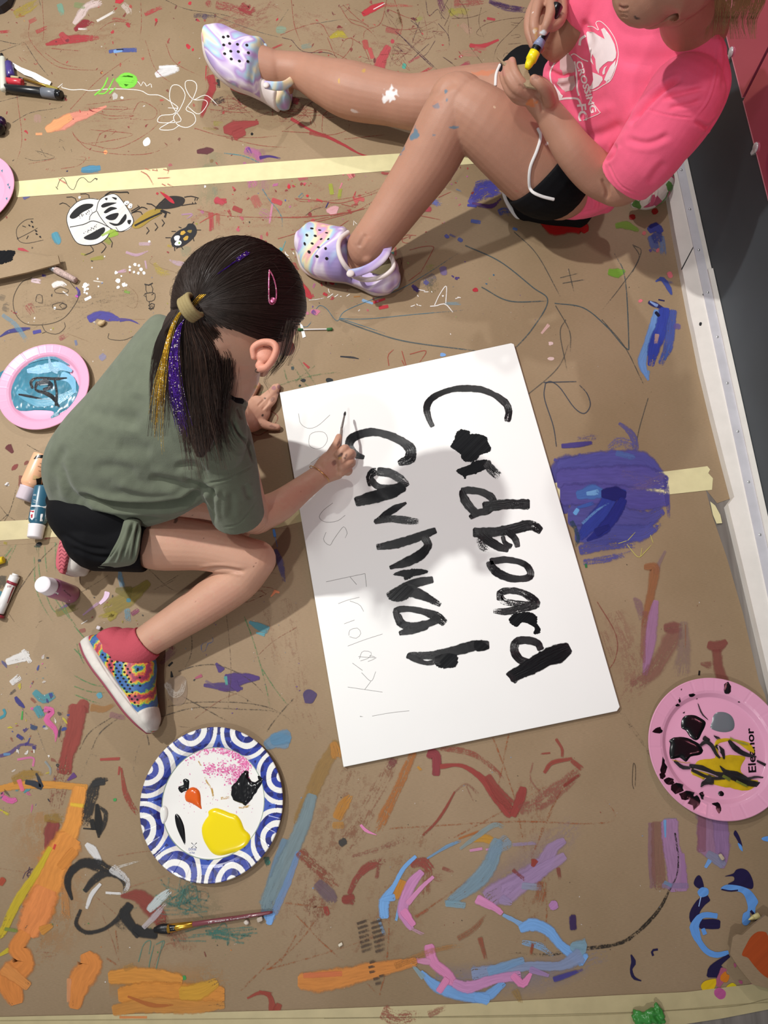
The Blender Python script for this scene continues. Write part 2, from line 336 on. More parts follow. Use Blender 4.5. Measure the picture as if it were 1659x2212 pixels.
class Paint:
    """flat marks (ribbons, blobs) lying on a surface of height z0"""
    def __init__(s, z0=.0012, T=(0, 0, 1)): s.z0 = z0; s.T = T; s.V = []; s.F = []; s.C = []; s.Pm = []; s.UV = []; s.boxes = []; s.lay = []
    def at(s, ox, oy, sc): s.T = (ox, oy, sc); return s
    def tp(s, pts): p = np.asarray(pts, float); return np.stack([s.T[0] + p[:, 0] / s.T[2], s.T[1] + p[:, 1] / s.T[2]], 1)
    def z(s, lo, hi):
        l = 0
        for (a, b), k in zip(s.boxes, s.lay):
            if k >= l and (a < hi).all() and (b > lo).all(): l = k + 1
        s.boxes.append((lo, hi)); s.lay.append(l); return s.z0 + l * 4e-5
    def w3(s, p2, z):
        d = np.stack([(p2[:, 0] - W / 2) / F, (p2[:, 1] - H / 2) / F, np.ones(len(p2))], 1) @ RM; t = (z - HC) / d[:, 2]
        return np.stack([d[:, 0] * t, d[:, 1] * t, np.full(len(p2), z)], 1)
    def r(s, pts, w, col, op=1., dry=.15, soft=.12, curve=True, wob=0, lin_=False):
        p = s.tp(pts); w = (np.array(w, float) if hasattr(w, '__len__') else np.array([w, w], float)) / s.T[2]
        n = max(3, int(np.linalg.norm(np.diff(p, axis=0), axis=1).sum() / 6)) if not lin_ else max(len(p), 3)
        n = min(n, 160); c = cat(p, n) if curve and len(p) > 2 else np.stack([np.interp(np.linspace(0, len(p) - 1, n), range(len(p)), p[:, k]) for k in (0, 1)], 1)
        if wob: c = c + np.cumsum(NR.normal(0, wob, c.shape), 0) * .25 + NR.normal(0, wob * .3, c.shape)
        t = np.gradient(c, axis=0); nn = unit(np.stack([-t[:, 1], t[:, 0]], 1)); ww = np.interp(np.linspace(0, 1, n), np.linspace(0, 1, len(w)), w) / 2 * 1.1
        if ww.max() > 3.5 and not lin_:
            Lc = np.concatenate([[0], np.cumsum(np.linalg.norm(np.diff(c, axis=0), axis=1))]); e0 = c[0] - unit(c[1] - c[0]) * ww[0] * .3; e1 = c[-1] + unit(c[-1] - c[-2]) * ww[-1] * .3; c = np.vstack([e0, c, e1]); ef = .72 if Lc[-1] > 2.5 * ww.mean() else .42; ww = np.concatenate([[ww[0] * ef], ww, [ww[-1] * ef]]); n += 2; nn = np.vstack([nn[:1], nn, nn[-1:]]); ww = ww * (1 + NR.normal(0, .035, n))
        us = (-1, -.55, 0, .55, 1); z = s.z(c.min(0) - ww.max(), c.max(0) + ww.max()); k = len(s.V); L = np.concatenate([[0], np.cumsum(np.linalg.norm(np.diff(c, axis=0), axis=1))]) / 1000.; sd = RNG.random() * 50
        for u in us:
            q = s.w3(c + nn * (ww * u)[:, None], z); s.V += q.tolist(); s.UV += [(u, x + sd) for x in L]; s.C += [(*lin(col), op)] * n; s.Pm += [(dry + (.28 * max(0, (x / max(L[-1], 1e-6)) - .7) / .3 if dry > .03 else 0), soft, sd) for x in L]
        for a in range(4):
            for i in range(n - 1): s.F.append((k + a * n + i, k + (a + 1) * n + i, k + (a + 1) * n + i + 1, k + a * n + i + 1))
        return s
    def b(s, pts, col, op=1., dry=0., soft=0., jit=.0, smooth=True, freq=3):
        p = s.tp(pts); n = len(p)
        if smooth:
            q = np.vstack([p[-1:], p, p[:2]]); c = []
            for i in range(n):
                a, b_, c_, d = q[i:i + 4]
                for u in (0, .25, .5, .75): c.append(.5 * (2 * b_ + (c_ - a) * u + (2 * a - 5 * b_ + 4 * c_ - d) * u * u + (3 * b_ - a - 3 * c_ + d) * u ** 3))
            p = np.array(c)
        if jit:
            q = []; m_ = len(p)
            for i in range(m_):
                for u in np.arange(0, 1, 1. / freq): q.append(p[i] * (1 - u) + p[(i + 1) % m_] * u)
            p = np.array(q); cen = p.mean(0); p = p + unit(p - cen) * NR.normal(0, jit / s.T[2], len(p))[:, None]
        z = s.z(p.min(0), p.max(0)); k = len(s.V); n = len(p); cen = p.mean(0); sd = RNG.random() * 50
        if soft:
            inn = cen + (p - cen) * .6; s.V += s.w3(inn, z).tolist() + s.w3(p, z).tolist(); s.UV += [(.4, sd + x * .003) for x in range(n)] + [(1, sd + x * .003) for x in range(n)]
            s.C += [(*lin(col), op)] * (2 * n); s.Pm += [(dry, soft, sd)] * (2 * n); s.F.append(tuple(range(k, k + n)))
            for i in range(n): j = (i + 1) % n; s.F.append((k + i, k + n + i, k + n + j, k + j))
        else:
            s.V += s.w3(p, z).tolist(); s.UV += [(0., sd + (a[0] + a[1]) * .002) for a in p]; s.C += [(*lin(col), op)] * n; s.Pm += [(dry, 0, sd)] * n; s.F.append(tuple(range(k, k + n)))
        return s
    def e(s, x, y, rx, ry=None, ang=0, col='000000', op=1., jit=.12, n=10, **k):
        ry = ry or rx; ca, sa = math.cos(math.radians(ang)), math.sin(math.radians(ang)); pts = []
        for i in range(n):
            a = 2 * math.pi * i / n; f = 1 + RNG.gauss(0, jit); u, v = rx * f * math.cos(a), ry * f * math.sin(a); pts.append((x + u * ca - v * sa, y + u * sa + v * ca))
        return s.b(pts, col, op, **k)
    def build(s, name, parent, mt='paint'):
        me = bpy.data.meshes.new(name); me.from_pydata(s.V, [], s.F)
        a = me.color_attributes.new('Col', 'FLOAT_COLOR', 'POINT'); a.data.foreach_set('color', np.array(s.C, np.float32).ravel())
        a = me.attributes.new('par', 'FLOAT_VECTOR', 'POINT'); a.data.foreach_set('vector', np.array(s.Pm, np.float32).ravel())
        uv = me.uv_layers.new(name='UV'); li = np.empty(len(me.loops), np.int32); me.loops.foreach_get('vertex_index', li); uv.data.foreach_set('uv', np.array(s.UV, np.float32)[li].ravel())
        return link(name, me, M[mt] if isinstance(mt, str) else mt, parent)
# ------------------------------------------------------------------ setting
m, nt, b = nodes('grey_laminate'); tc = N(nt, 'ShaderNodeTexCoord'); mp = N(nt, 'ShaderNodeMapping'); mp.inputs['Scale'].default_value = (60, 4, 1); nt.links.new(tc.outputs['Object'], mp.inputs[0])
n = N(nt, 'ShaderNodeTexNoise'); n.inputs['Scale'].default_value = 1; n.inputs['Detail'].default_value = 6; nt.links.new(mp.outputs[0], n.inputs['Vector'])
r = N(nt, 'ShaderNodeValToRGB'); r.color_ramp.elements[0].position = .3; r.color_ramp.elements[0].color = (*lin('5c5651'), 1); r.color_ramp.elements[1].position = .7; r.color_ramp.elements[1].color = (*lin('8a837c'), 1)
nt.links.new(n.outputs['Fac'], r.inputs[0]); nt.links.new(r.outputs[0], b.inputs['Base Color']); b.inputs['Roughness'].default_value = .5
tag(mesh('floor', *box((-.2, .6, -.015), (4.4, 5, .03)), m, smooth=False), kind='structure')
# wall along the right side: lower dark board, mirrors above
WA = math.atan2(.999, -.0525)                     # wall direction on the floor
wd = np.array([math.cos(WA), math.sin(WA), 0]); wn = np.array([-wd[1], wd[0], 0]);  wn = -wn if wn[0] > 0 else wn   # wn faces the room (-x)
W0 = np.array([.644, .392, 0])
def wpt(s, h, d=0): return W0 + wd * s + np.array([0, 0, h]) + wn * d
def wbox(name, s0, s1, h0, h1, d0, d1, mt, parent=None):
    V = [wpt(s, h, d) for s in (s0, s1) for d in (d0, d1) for h in (h0, h1)]
    return mesh(name, V, [(0, 1, 3, 2), (4, 6, 7, 5), (0, 4, 5, 1), (2, 3, 7, 6), (0, 2, 6, 4), (1, 5, 7, 3)], mt, parent, smooth=False)
M['wall'] = mat('dark_chalk_board', '43484d', .55, .3, var=.10, vscale=9)
tag(wbox('wall_right', -1.2, 2.6, 0, 2.4, -.1, 0, M['wall']), kind='structure')
# painted skirting plank lying along the wall, in two lengths joined by a scarf, with a screwed aluminium strip
pl = [(1425, 300), (1462, 560), (1508, 700), (1545, 900), (1548, 1010), (1543, 1085), (1650, 1490), (1712, 1740), (1760, 1960)]
def wall_px(y): # wall foot in pixels for photo row y
    best = min(np.linspace(-1.3, 2.2, 500), key=lambda s: abs(Q(wpt(s, .02))[1] - y)); return tuple(Q(wpt(best, .02)))
edge = [(1385, 120), (1425, 300), (1438, 381), (1458, 501), (1473, 579), (1492, 680), (1500, 715), (1516, 796), (1541, 900), (1567, 1002), (1586, 1073), (1573, 1090), (1604, 1218), (1660, 1457), (1716, 1690), (1812, 2100)]
top = [wp([q], .02)[0] for q in edge]; back = [tuple(wpt(s, 0, .001)[:2]) for s in (-1.1, 0, 1.4)]
tag(mesh('trim_1', *prism(top + back, 0, .02), M['plank'], smooth=False), kind='structure')
tm = mat('aluminium_strip', 'd4d2d8', .45, .5, metal=.15, var=.08, vscale=30)
strip = wbox('trim_2', -1.1, 1.35, .0201, .0225, .012, .030, tm); tag(strip, kind='structure')
wbox('painted_edge', -1.1, .52, .0201, .026, .001, .0115, M['plank'], strip)
for s in np.arange(-.9, 1.1, .105):
    mesh('screw', *ball(wpt(s, .0225, .021), (.0032, .0032, .0016), 6), plastic('screw_metal', 'd0d0d0', .3, metal=.6) if 'scr' not in M else M['scr'], strip); M['scr'] = bpy.data.materials['screw_metal']
sc = prism([tuple(wp([q], .02)[0]) for q in ((1471, 582), (1500, 527), (1501, 529), (1473, 583))], .0201, .0204); mesh('scarf_joint', *sc, M['ink'], bpy.data.objects['trim_1'], smooth=False)
kn = Paint(.0204); kn.e(1513, 700, 3, 4, 20, 'l' and '2a2a2c', .9); kn.e(1446, 390, 1.5, 4, 0, '2a2a2c', .9); kn.e(1502, 533, 1, 1, 0, '2a2a2c'); kn.e(1519, 636, 1.5, 2, 0, '2a2a2c')
kn.build('plank_knots', bpy.data.objects['trim_1'])
# mirrors; base colour tinted pink to stand for the shirt's reflection
mm, nt, b = nodes('mirror_tinted_reflection'); b.inputs['Metallic'].default_value = .55; b.inputs['Roughness'].default_value = .04; b.inputs['Base Color'].default_value = (*lin('dc6684'), 1)
me_ = plastic('mirror_edge', 'c98a94', .3); clipm = mat('clear_clip', 'c8c4c4', .15, .6, metal=.3)
seam = None
for s in np.linspace(.2, 1.8, 800):
    q = Q(wpt(s, .27)); d = abs(q[0] - 1612) + abs(q[1] - 213)
    if seam is None or d < seam[0]: seam = (d, s)
seam = seam[1]
for i, (s0, s1, lab) in enumerate(((seam + .004, seam + 1.1, 'glossy mirror panel tinted with a pink shirt reflection, left of the dark seam'), (seam - 1.4, seam - .004, 'glossy mirror panel tinted with a pink shirt reflection, right of the dark seam'))):
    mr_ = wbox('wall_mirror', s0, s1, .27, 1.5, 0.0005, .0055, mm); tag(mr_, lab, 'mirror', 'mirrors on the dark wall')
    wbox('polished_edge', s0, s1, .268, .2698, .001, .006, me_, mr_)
    for ss in ((seam + .11,) if i == 0 else (seam - .115,)):
        mesh('mirror_clip', *join([ball(wpt(ss, .273, .007), (.004, .009, .009), 8), box(wpt(ss, .264, .005), (.006, .008, .012), WA)]), clipm, mr_)
# ------------------------------------------------------------------ kraft paper sheets
def sheet(name, poly, z, lab):
    return tag(mesh(name, *prism(wp(poly, z), z - .0003, z), M['kraft'], smooth=False), lab, 'paper')
s_main = sheet('kraft_paper', [(-60, 1150), (640, 1112), (1200, 1050), (1510, 1020), (1526, 1063), (1541, 1120), (1570, 1204), (1605, 1325), (1639, 1470), (1652, 1500), (1700, 1690), (1760, 2000), (1760, 2120), (1000, 2190), (-60, 2235)], .0004, 'wide brown kraft paper sheet under the blue patterned plate and lower half of the board')
s_mid = sheet('kraft_paper', [(-60, 370), (1000, 312), (1415, 300), (1437, 381), (1457, 501), (1471, 579), (1490, 680), (1498, 715), (1514, 796), (1526, 850), (1548, 935), (1565, 1002), (1584, 1075), (1549, 1087), (1524, 1056), (1200, 1080), (640, 1140), (-60, 1182)], .0008, 'middle brown kraft paper sheet with the drawn beetles and the purple paint patch')
s_top = sheet('kraft_paper', [(-120, -120), (1420, -120), (1400, 150), (1432, 340), (1415, 352), (1040, 335), (600, 372), (-60, 408)], .0012, 'brown kraft paper sheet at the top, covered in red scribbles under the outstretched leg')
def tape(poly, z, lab, mt='tape', grp=None, par=None):
    o = mesh('masking_tape', *prism(wp(poly, z), z - .00015, z), M[mt], smooth=False); return tag(o, lab, 'tape', grp)
tp1 = tape([(32, 392), (360, 362), (362, 368), (560, 352), (700, 342), (1010, 322), (1015, 345), (700, 365), (380, 385), (34, 412)], .0014, 'pale masking tape strip over the upper paper seam, the strip farther from the beetle drawings')
tp2 = tape([(34, 404), (380, 378), (700, 357), (1040, 338), (1045, 352), (700, 380), (560, 390), (380, 402), (36, 426)], .00155, 'pale masking tape strip over the upper paper seam, directly above the beetle drawings')
tape([(1180, 1045), (1440, 1018), (1528, 1007), (1534, 1014), (1530, 1022), (1540, 1033), (1538, 1058), (1445, 1068), (1180, 1090)], .0014, 'short torn masking tape strip to the right of the purple paint patch')
tape([(-40, 1128), (120, 1120), (600, 1090), (660, 1084), (662, 1124), (600, 1140), (120, 1160), (-40, 1170)], .0014, 'masking tape strip under the kneeling child, mostly hidden by the green shirt', 'tape_dull')
tape([(1534, 1083), (1545, 1092), (1556, 1112), (1560, 1130), (1548, 1131), (1540, 1112)], .004, 'small loose flap of masking tape sticking over the grey floor by the plank')
bt = tape([(-60, 2198), (600, 2183), (1000, 2168), (1330, 2150), (1480, 2143), (1760, 2110), (1765, 2160), (1560, 2200), (1300, 2240), (-60, 2290)], .0016, 'wide band of beige tape along the bottom edge of the paper', 'tape_dull')
cr = Paint(.0018); cr.r([(0, 2205), (600, 2200), (1260, 2193), (1659, 2165)], 3, 'a89b72', .5, 0, .5); cr.r([(700, 2200), (1260, 2190), (1560, 2176), (1659, 2158)], 2, '8f8360', .6, 0, .5); cr.build('tape_crease', bt)
# ------------------------------------------------------------------ foam board sign
bd = [(604, 848), (1104, 741), (1110, 743), (1339, 1527), (1333, 1536), (742, 1657)]
z_b = .009
board = thing('foam_board', P(960, 1200, 0), 'large white foam board with black painted words, lying on the kraft paper', 'sign')
bw = wp(bd, z_b); bm_ = mesh('panel', *prism(bw, .0034, z_b), M['foam'], board, smooth=False)
bv = bm_.modifiers.new('b', 'BEVEL'); bv.width = .0008; bv.segments = 2
Z = (600, 720, 2.183)
L_ = Paint(z_b + .0001, Z)
K = '08080b'
def st(pts, w, dry=.22, **k): L_.r(pts, np.array(w, float) * 1.08, K, 1, dry * .8, .06, **k)
def bl(pts, **k): L_.b(pts, K, 1, 0, 0, jit=1.6, freq=3, **k)
# C
st([(729, 438), (712, 400), (702, 352), (722, 312), (770, 282), (830, 264), (895, 260), (960, 266), (1020, 290), (1070, 326), (1090, 368), (1082, 412)], [22, 26, 32, 30, 26, 28, 32, 30, 26, 34, 32, 30], .08)
# a
bl([(858, 453), (905, 462), (908, 474), (950, 475), (988, 492), (990, 510), (1006, 540), (1000, 558), (955, 575), (935, 600), (888, 607), (865, 588), (862, 570), (828, 545), (813, 534), (832, 500), (838, 478)])
# r
bl([(845, 642), (905, 620), (920, 603), (985, 596), (1000, 615), (1028, 640), (1020, 655), (985, 640), (935, 662), (892, 672), (885, 688), (868, 670), (850, 660)])
st([(985, 612), (1010, 645), (1040, 672)], 38, .5)
# d
st([(868, 742), (905, 740), (960, 748), (1005, 772), (1018, 806), (990, 838), (945, 846), (908, 868)], [26, 34, 32, 34, 34, 30, 34, 22], .15)
st([(868, 742), (878, 778), (902, 815), (935, 848)], [24, 38, 40, 36], .1)
st([(975, 820), (1060, 808), (1130, 806), (1180, 806)], [50, 46, 44, 50], .05)
# b
st([(928, 940), (1010, 938), (1100, 925), (1190, 905), (1238, 930)], [46, 44, 46, 48, 36], .15); st([(1085, 935), (1120, 970), (1130, 1005)], [34, 30, 26], .1)
st([(960, 945), (990, 975), (1040, 1005), (1085, 1022)], [40, 44, 40, 22], .1); st([(955, 960), (960, 1000), (995, 1025)], [36, 36, 26], .6); st([(1062, 960), (1072, 990), (1100, 1005)], [20, 22, 26], .15)
# o
st([(1005, 1075), (1080, 1068), (1150, 1082), (1185, 1110), (1190, 1145), (1150, 1158), (1090, 1152), (1035, 1128), (1008, 1100), (1000, 1080)], [32, 30, 28, 30, 34, 30, 36, 40, 36, 34], .15)
# a
st([(1048, 1255), (1052, 1225), (1090, 1213), (1150, 1222), (1200, 1250), (1222, 1280), (1190, 1282), (1110, 1272), (1065, 1262), (1050, 1240)], [30, 34, 30, 30, 36, 30, 32, 28, 32, 28], .42)
st([(1215, 1284), (1150, 1296), (1080, 1312), (1020, 1310)], [34, 36, 34, 20], .42)
# r
bl([(1090, 1358), (1105, 1330), (1130, 1318), (1190, 1315), (1220, 1335), (1225, 1370), (1240, 1395), (1232, 1415), (1205, 1416), (1212, 1390), (1175, 1368), (1150, 1365), (1125, 1385)])
# d
st([(1240, 1490), (1225, 1462), (1180, 1448), (1130, 1452), (1115, 1480), (1122, 1515), (1155, 1545), (1210, 1552), (1250, 1520)], [30, 34, 34, 36, 40, 40, 34, 34, 50], .05)
st([(1370, 1485), (1320, 1510), (1250, 1540), (1170, 1585), (1100, 1620)], [56, 84, 76, 66, 54], .06); st([(1085, 1602), (1125, 1642)], 22, .35)
L_.build('black_lettering', board, 'wet'); L_ = Paint(z_b + .0001, Z)
# second word: C
st([(405, 585), (365, 570), (338, 535), (348, 498), (392, 475), (450, 466), (520, 480), (585, 510), (625, 545), (622, 590), (572, 612)], [20, 34, 40, 42, 38, 36, 34, 38, 48, 52, 26], .2)
# a
st([(440, 715), (432, 680), (450, 655), (475, 648)], [26, 30, 34, 30], .55); st([(475, 652), (530, 660), (575, 685), (610, 710)], [40, 38, 40, 24], .4)
st([(440, 690), (470, 722), (520, 730), (570, 725), (615, 708)], [28, 30, 30, 34, 20], .15); st([(592, 722), (530, 750), (460, 770), (372, 795)], [46, 60, 56, 44], .1)
# r (v-like)
st([(605, 800), (550, 828), (500, 862), (458, 892)], [12, 34, 30, 18], .25); st([(460, 888), (530, 875), (600, 882), (660, 890)], [24, 32, 34, 28], .4)
# n / h
st([(742, 930), (650, 965), (560, 992), (470, 1008)], [30, 40, 42, 28], .15); st([(690, 960), (708, 1000), (672, 1045), (610, 1078), (530, 1105)], [34, 36, 46, 44, 16], .15)
# v / i
bl([(545, 1138), (580, 1118), (650, 1110), (705, 1118), (700, 1132), (640, 1148), (600, 1165), (590, 1148)])
st([(728, 1162), (660, 1175), (590, 1205), (518, 1235)], [30, 42, 46, 22], .15); st([(535, 1245), (610, 1215), (680, 1235), (765, 1280)], [36, 56, 46, 20], .3); bl([(525, 1240), (600, 1190), (640, 1205), (620, 1245), (590, 1262), (540, 1262)])
# a
st([(565, 1345), (560, 1308), (610, 1300), (680, 1310), (745, 1335), (785, 1365)], [28, 34, 26, 28, 44, 34], .3); st([(565, 1330), (585, 1370), (640, 1382), (710, 1368), (760, 1345)], [32, 38, 34, 34, 40], .15); st([(700, 1375), (640, 1395), (575, 1415)], [40, 44, 20], .2)
# t
st([(990, 1470), (920, 1475), (830, 1498), (740, 1518), (620, 1520)], [40, 48, 44, 40, 30], .25); bl([(745, 1525), (800, 1508), (845, 1520), (845, 1560), (825, 1578), (770, 1578), (740, 1560)]); st([(612, 1520), (650, 1535), (700, 1555), (760, 1545)], [24, 30, 18, 30], .3)
bl([(925, 1462), (950, 1447), (995, 1475), (985, 1492), (940, 1500)])
L_.build('black_lettering', board, 'wet')
g = Paint(z_b + .0001, Z); G = '8c8b88'
def pn(*pts): g.r(list(pts), 2.2, G, .8, .1, .1)
pn((98, 378), (108, 425), (145, 448), (190, 435), (246, 385)); pn((146, 505), (155, 475), (190, 463), (222, 470), (235, 500), (215, 535), (180, 545), (150, 530), (146, 505)); pn((155, 612), (230, 560))
g.build('pencil_lettering', board); g = Paint(z_b + .0001, Z)
pn((260, 800), (215, 835), (196, 868), (225, 890), (280, 885), (318, 858)); pn((228, 938), (216, 975), (245, 1000), (262, 975), (290, 935), (312, 912), (327, 940), (318, 965))
g.build('pencil_lettering', board); g = Paint(z_b + .0001, Z)
pn((228, 1172), (330, 1150), (412, 1133)); pn((340, 1148), (372, 1185)) ; pn((412, 1133), (418, 1195)); pn((285, 1275), (330, 1258), (385, 1245)); pn((340, 1262), (385, 1280), (405, 1312))
pn((313, 1370), (362, 1352)); pn((335, 1425), (340, 1400), (375, 1390), (392, 1415), (370, 1438), (338, 1430)); pn((330, 1475), (410, 1445), (494, 1418))
pn((385, 1535), (400, 1500), (440, 1505), (430, 1530), (390, 1545)); pn((432, 1520), (465, 1530), (425, 1548)); pn((380, 1525), (460, 1530)); pn((352, 1555), (400, 1590)) ; pn((395, 1600), (440, 1640), (462, 1595)); pn((330, 1668), (410, 1680), (494, 1692)); pn((410, 1680), (440, 1640))
pn((445, 1805), (530, 1790), (620, 1780)); pn((388, 1805), (402, 1802), (400, 1815), (388, 1808))
g.build('pencil_lettering', board)
# ------------------------------------------------------------------ paint, crayon and drawings on the paper
A_ = (0, 0, 2.9625); B_ = (420, 0, 2.9625); C_ = (960, 0, 3.77); D_ = (0, 340, 3.318); E_ = (600, 400, 4.1475); G_ = (1100, 800, 2.968); H_ = (1360, 1420, 4.609)
I_ = (1300, 300, 3.687); J_ = (0, 1480, 2.676); K_ = (560, 1580, 2.37); L2 = (1060, 1700, 2.7696); M_ = (160, 1060, 3.456); N_ = (0, 960, 5.184); O_ = (1480, 1850, 6.11)
RED, DRED, BRICK, MAR = 'b83a44', '8c3a3a', '9c4a3e', '6e2e34'
def scat(p, region, n, cols, rmin, rmax, el=1.6, op=.9, dry=.1, pw=3.4):
    xs = [q[0] for q in region]; ys = [q[1] for q in region]; k = 0; t = 0
    while k < n and t < n * 30:
        t += 1; x = RNG.uniform(min(xs), max(xs)); y = RNG.uniform(min(ys), max(ys))
        if not inside((x, y), region): continue
        r = rmin + (rmax - rmin) * RNG.random() ** pw; f = RNG.uniform(1, el)
        p.e(x, y, r * f * .75, r / f ** .5 * .75, RNG.uniform(0, 180), RNG.choice(cols), op * RNG.uniform(.45, .95), jit=.22, n=9 if r > 1.5 else 6, dry=dry * RNG.random() * 4, smooth=r > 1.2); k += 1
def scrib(p, cx, cy, rx, ry, n, w, col, op=.7, dry=.75, ang=0, wob=.3):
    """loose back-and-forth crayon scribble"""
    ca, sa = math.cos(math.radians(ang)), math.sin(math.radians(ang)); pts = []
    for i in range(n):
        u = (1 if i % 2 else -1) * rx * RNG.uniform(.6, 1.05); v = -ry + 2 * ry * i / max(1, n - 1) + RNG.gauss(0, ry * wob * .5); pts.append((cx + u * ca - v * sa, cy + u * sa + v * ca))
    p.r(pts, w, col, op, dry, .1)
# --- soft, broad smears first
S1 = Paint(.00125)
for pts, w, c, op, d in (([(470, 250), (620, 230), (900, 240)], [90, 110, 90], '9c6458', .28, .66), ([(650, 40), (850, 110), (1000, 100)], [100, 140, 100], '9c6054', .28, .68), ([(430, 470), (650, 450), (850, 430)], [110, 160, 120], 'a86458', .24, .66), ([(60, 90), (300, 60)], [90, 110], 'a06c54', .22, .6), ([(160, 250), (330, 260)], [60, 80], 'a0685c', .25, .66), ([(480, 60), (600, 20)], [80, 70], '9c5450', .4, .6), ([(60, 660), (220, 650), (380, 630)], [80, 70, 50], '84705c', .28, .66), ([(460, 340), (450, 440)], [70, 70], '8c9474', .25, .4), ([(560, 330), (570, 420)], [50, 40], 'b47898', .3, .5)): S1.r(pts, w, c, op, d, .9)
S1.at(*A_)
for pts, w, c, op, d in [
    ([(295, 285), (380, 265), (470, 250), (560, 245), (630, 240)], [20, 50, 60, 45, 30], 'a83e42', .85, .35), ([(390, 215), (430, 260)], [40, 60], 'b04a4c', .8, .2), ([(235, 205), (300, 175)], 28, 'b0504c', .7, .4),
    ([(0, 205), (70, 200)], 20, RED, .7, .4), ([(190, 140), (230, 120)], 30, 'b86058', .6, .3), ([(475, 150), (520, 90), (560, 40), (640, 10)], [30, 60, 50, 60], 'd8c2bc', .8, .3), ([(480, 190), (540, 150), (600, 150)], [30, 60, 20], '8e3038', .85, .35), ([(500, 185), (560, 185)], 14, 'e2d4d0', .8, .4),
    ([(620, 135), (735, 72)], 18, 'e6ded6', .8, .3), ([(790, 30), (820, 60), (830, 90)], [40, 50, 30], 'dccbc0', .6, .4), ([(100, 90), (180, 50), (240, 10)], [60, 70, 50], 'b09a3e', .6, .45), ([(380, 30), (400, 90)], 40, '7fb09a', .6, .3), ([(480, 30), (540, 40)], 40, '8fa070', .5, .3),
    ([(930, 90), (1040, 45)], [30, 30], 'b04a4a', .75, .45), ([(1390, 30), (1480, 50), (1560, 80), (1620, 60)], [60, 60, 50, 60], 'a04446', .6, .55), ([(1330, 10), (1340, 40)], 40, 'a04446', .6, .5), ([(720, 120), (840, 140)], 24, 'b05a50', .5, .5),
    ([(700, 330), (760, 322), (870, 320)], [24, 24, 34], '4d5a96', .85, .25), ([(730, 330), (780, 322)], 22, '7da3d6', .9, .1), ([(745, 318), (790, 316)], 8, '1a1a22', .9, .1),
    ([(1000, 480), (1070, 450), (1140, 440)], [40, 80, 40], 'e4e2e2', .8, .22), ([(1020, 430), (1130, 425)], 20, 'e8e6e6', .8, .3),
    ([(310, 835), (400, 790), (480, 750), (560, 730), (680, 680)], [30, 100, 80, 50, 14], 'd98c78', .85, .05), ([(300, 830), (360, 800), (450, 745)], [50, 80, 50], 'dd9a6a', .9, .05), ([(228, 858), (270, 857)], 18, 'e09a6c', .9, 0),
    ([(1345, 490), (1360, 560), (1320, 650), (1290, 750)], [60, 50, 50, 20], '9c3a3c', .85, .3), ([(1320, 420), (1315, 520)], [8, 8], RED, .7, .4), ([(1395, 510), (1400, 560)], 22, '34302f', .8, .35), ([(1370, 660), (1420, 640), (1440, 620)], [50, 60, 20], '4a3a38', .7, .5),
    ([(1480, 560), (1560, 580), (1640, 600)], [30, 60, 20], 'c2504e', .85, .25), ([(1400, 720), (1560, 700), (1640, 680)], [60, 60, 60], '7c4a44', .35, .7), ([(1440, 830), (1500, 820), (1560, 800), (1650, 785)], [60, 110, 60, 30], '93403e', .95, .02), ([(1500, 870), (1560, 840)], [70, 60], '93403e', .95, .02),
    ([(1300, 820), (1400, 830)], 16, 'a08a4a', .5, .5), ([(1370, 790), (1430, 790)], 30, 'a8a04a', .5, .5), ([(240, 740), (240, 780)], 50, 'c79c98', .3, .4)]: S1.r(pts, w, c, op, d, .25)
S1.at(*B_)
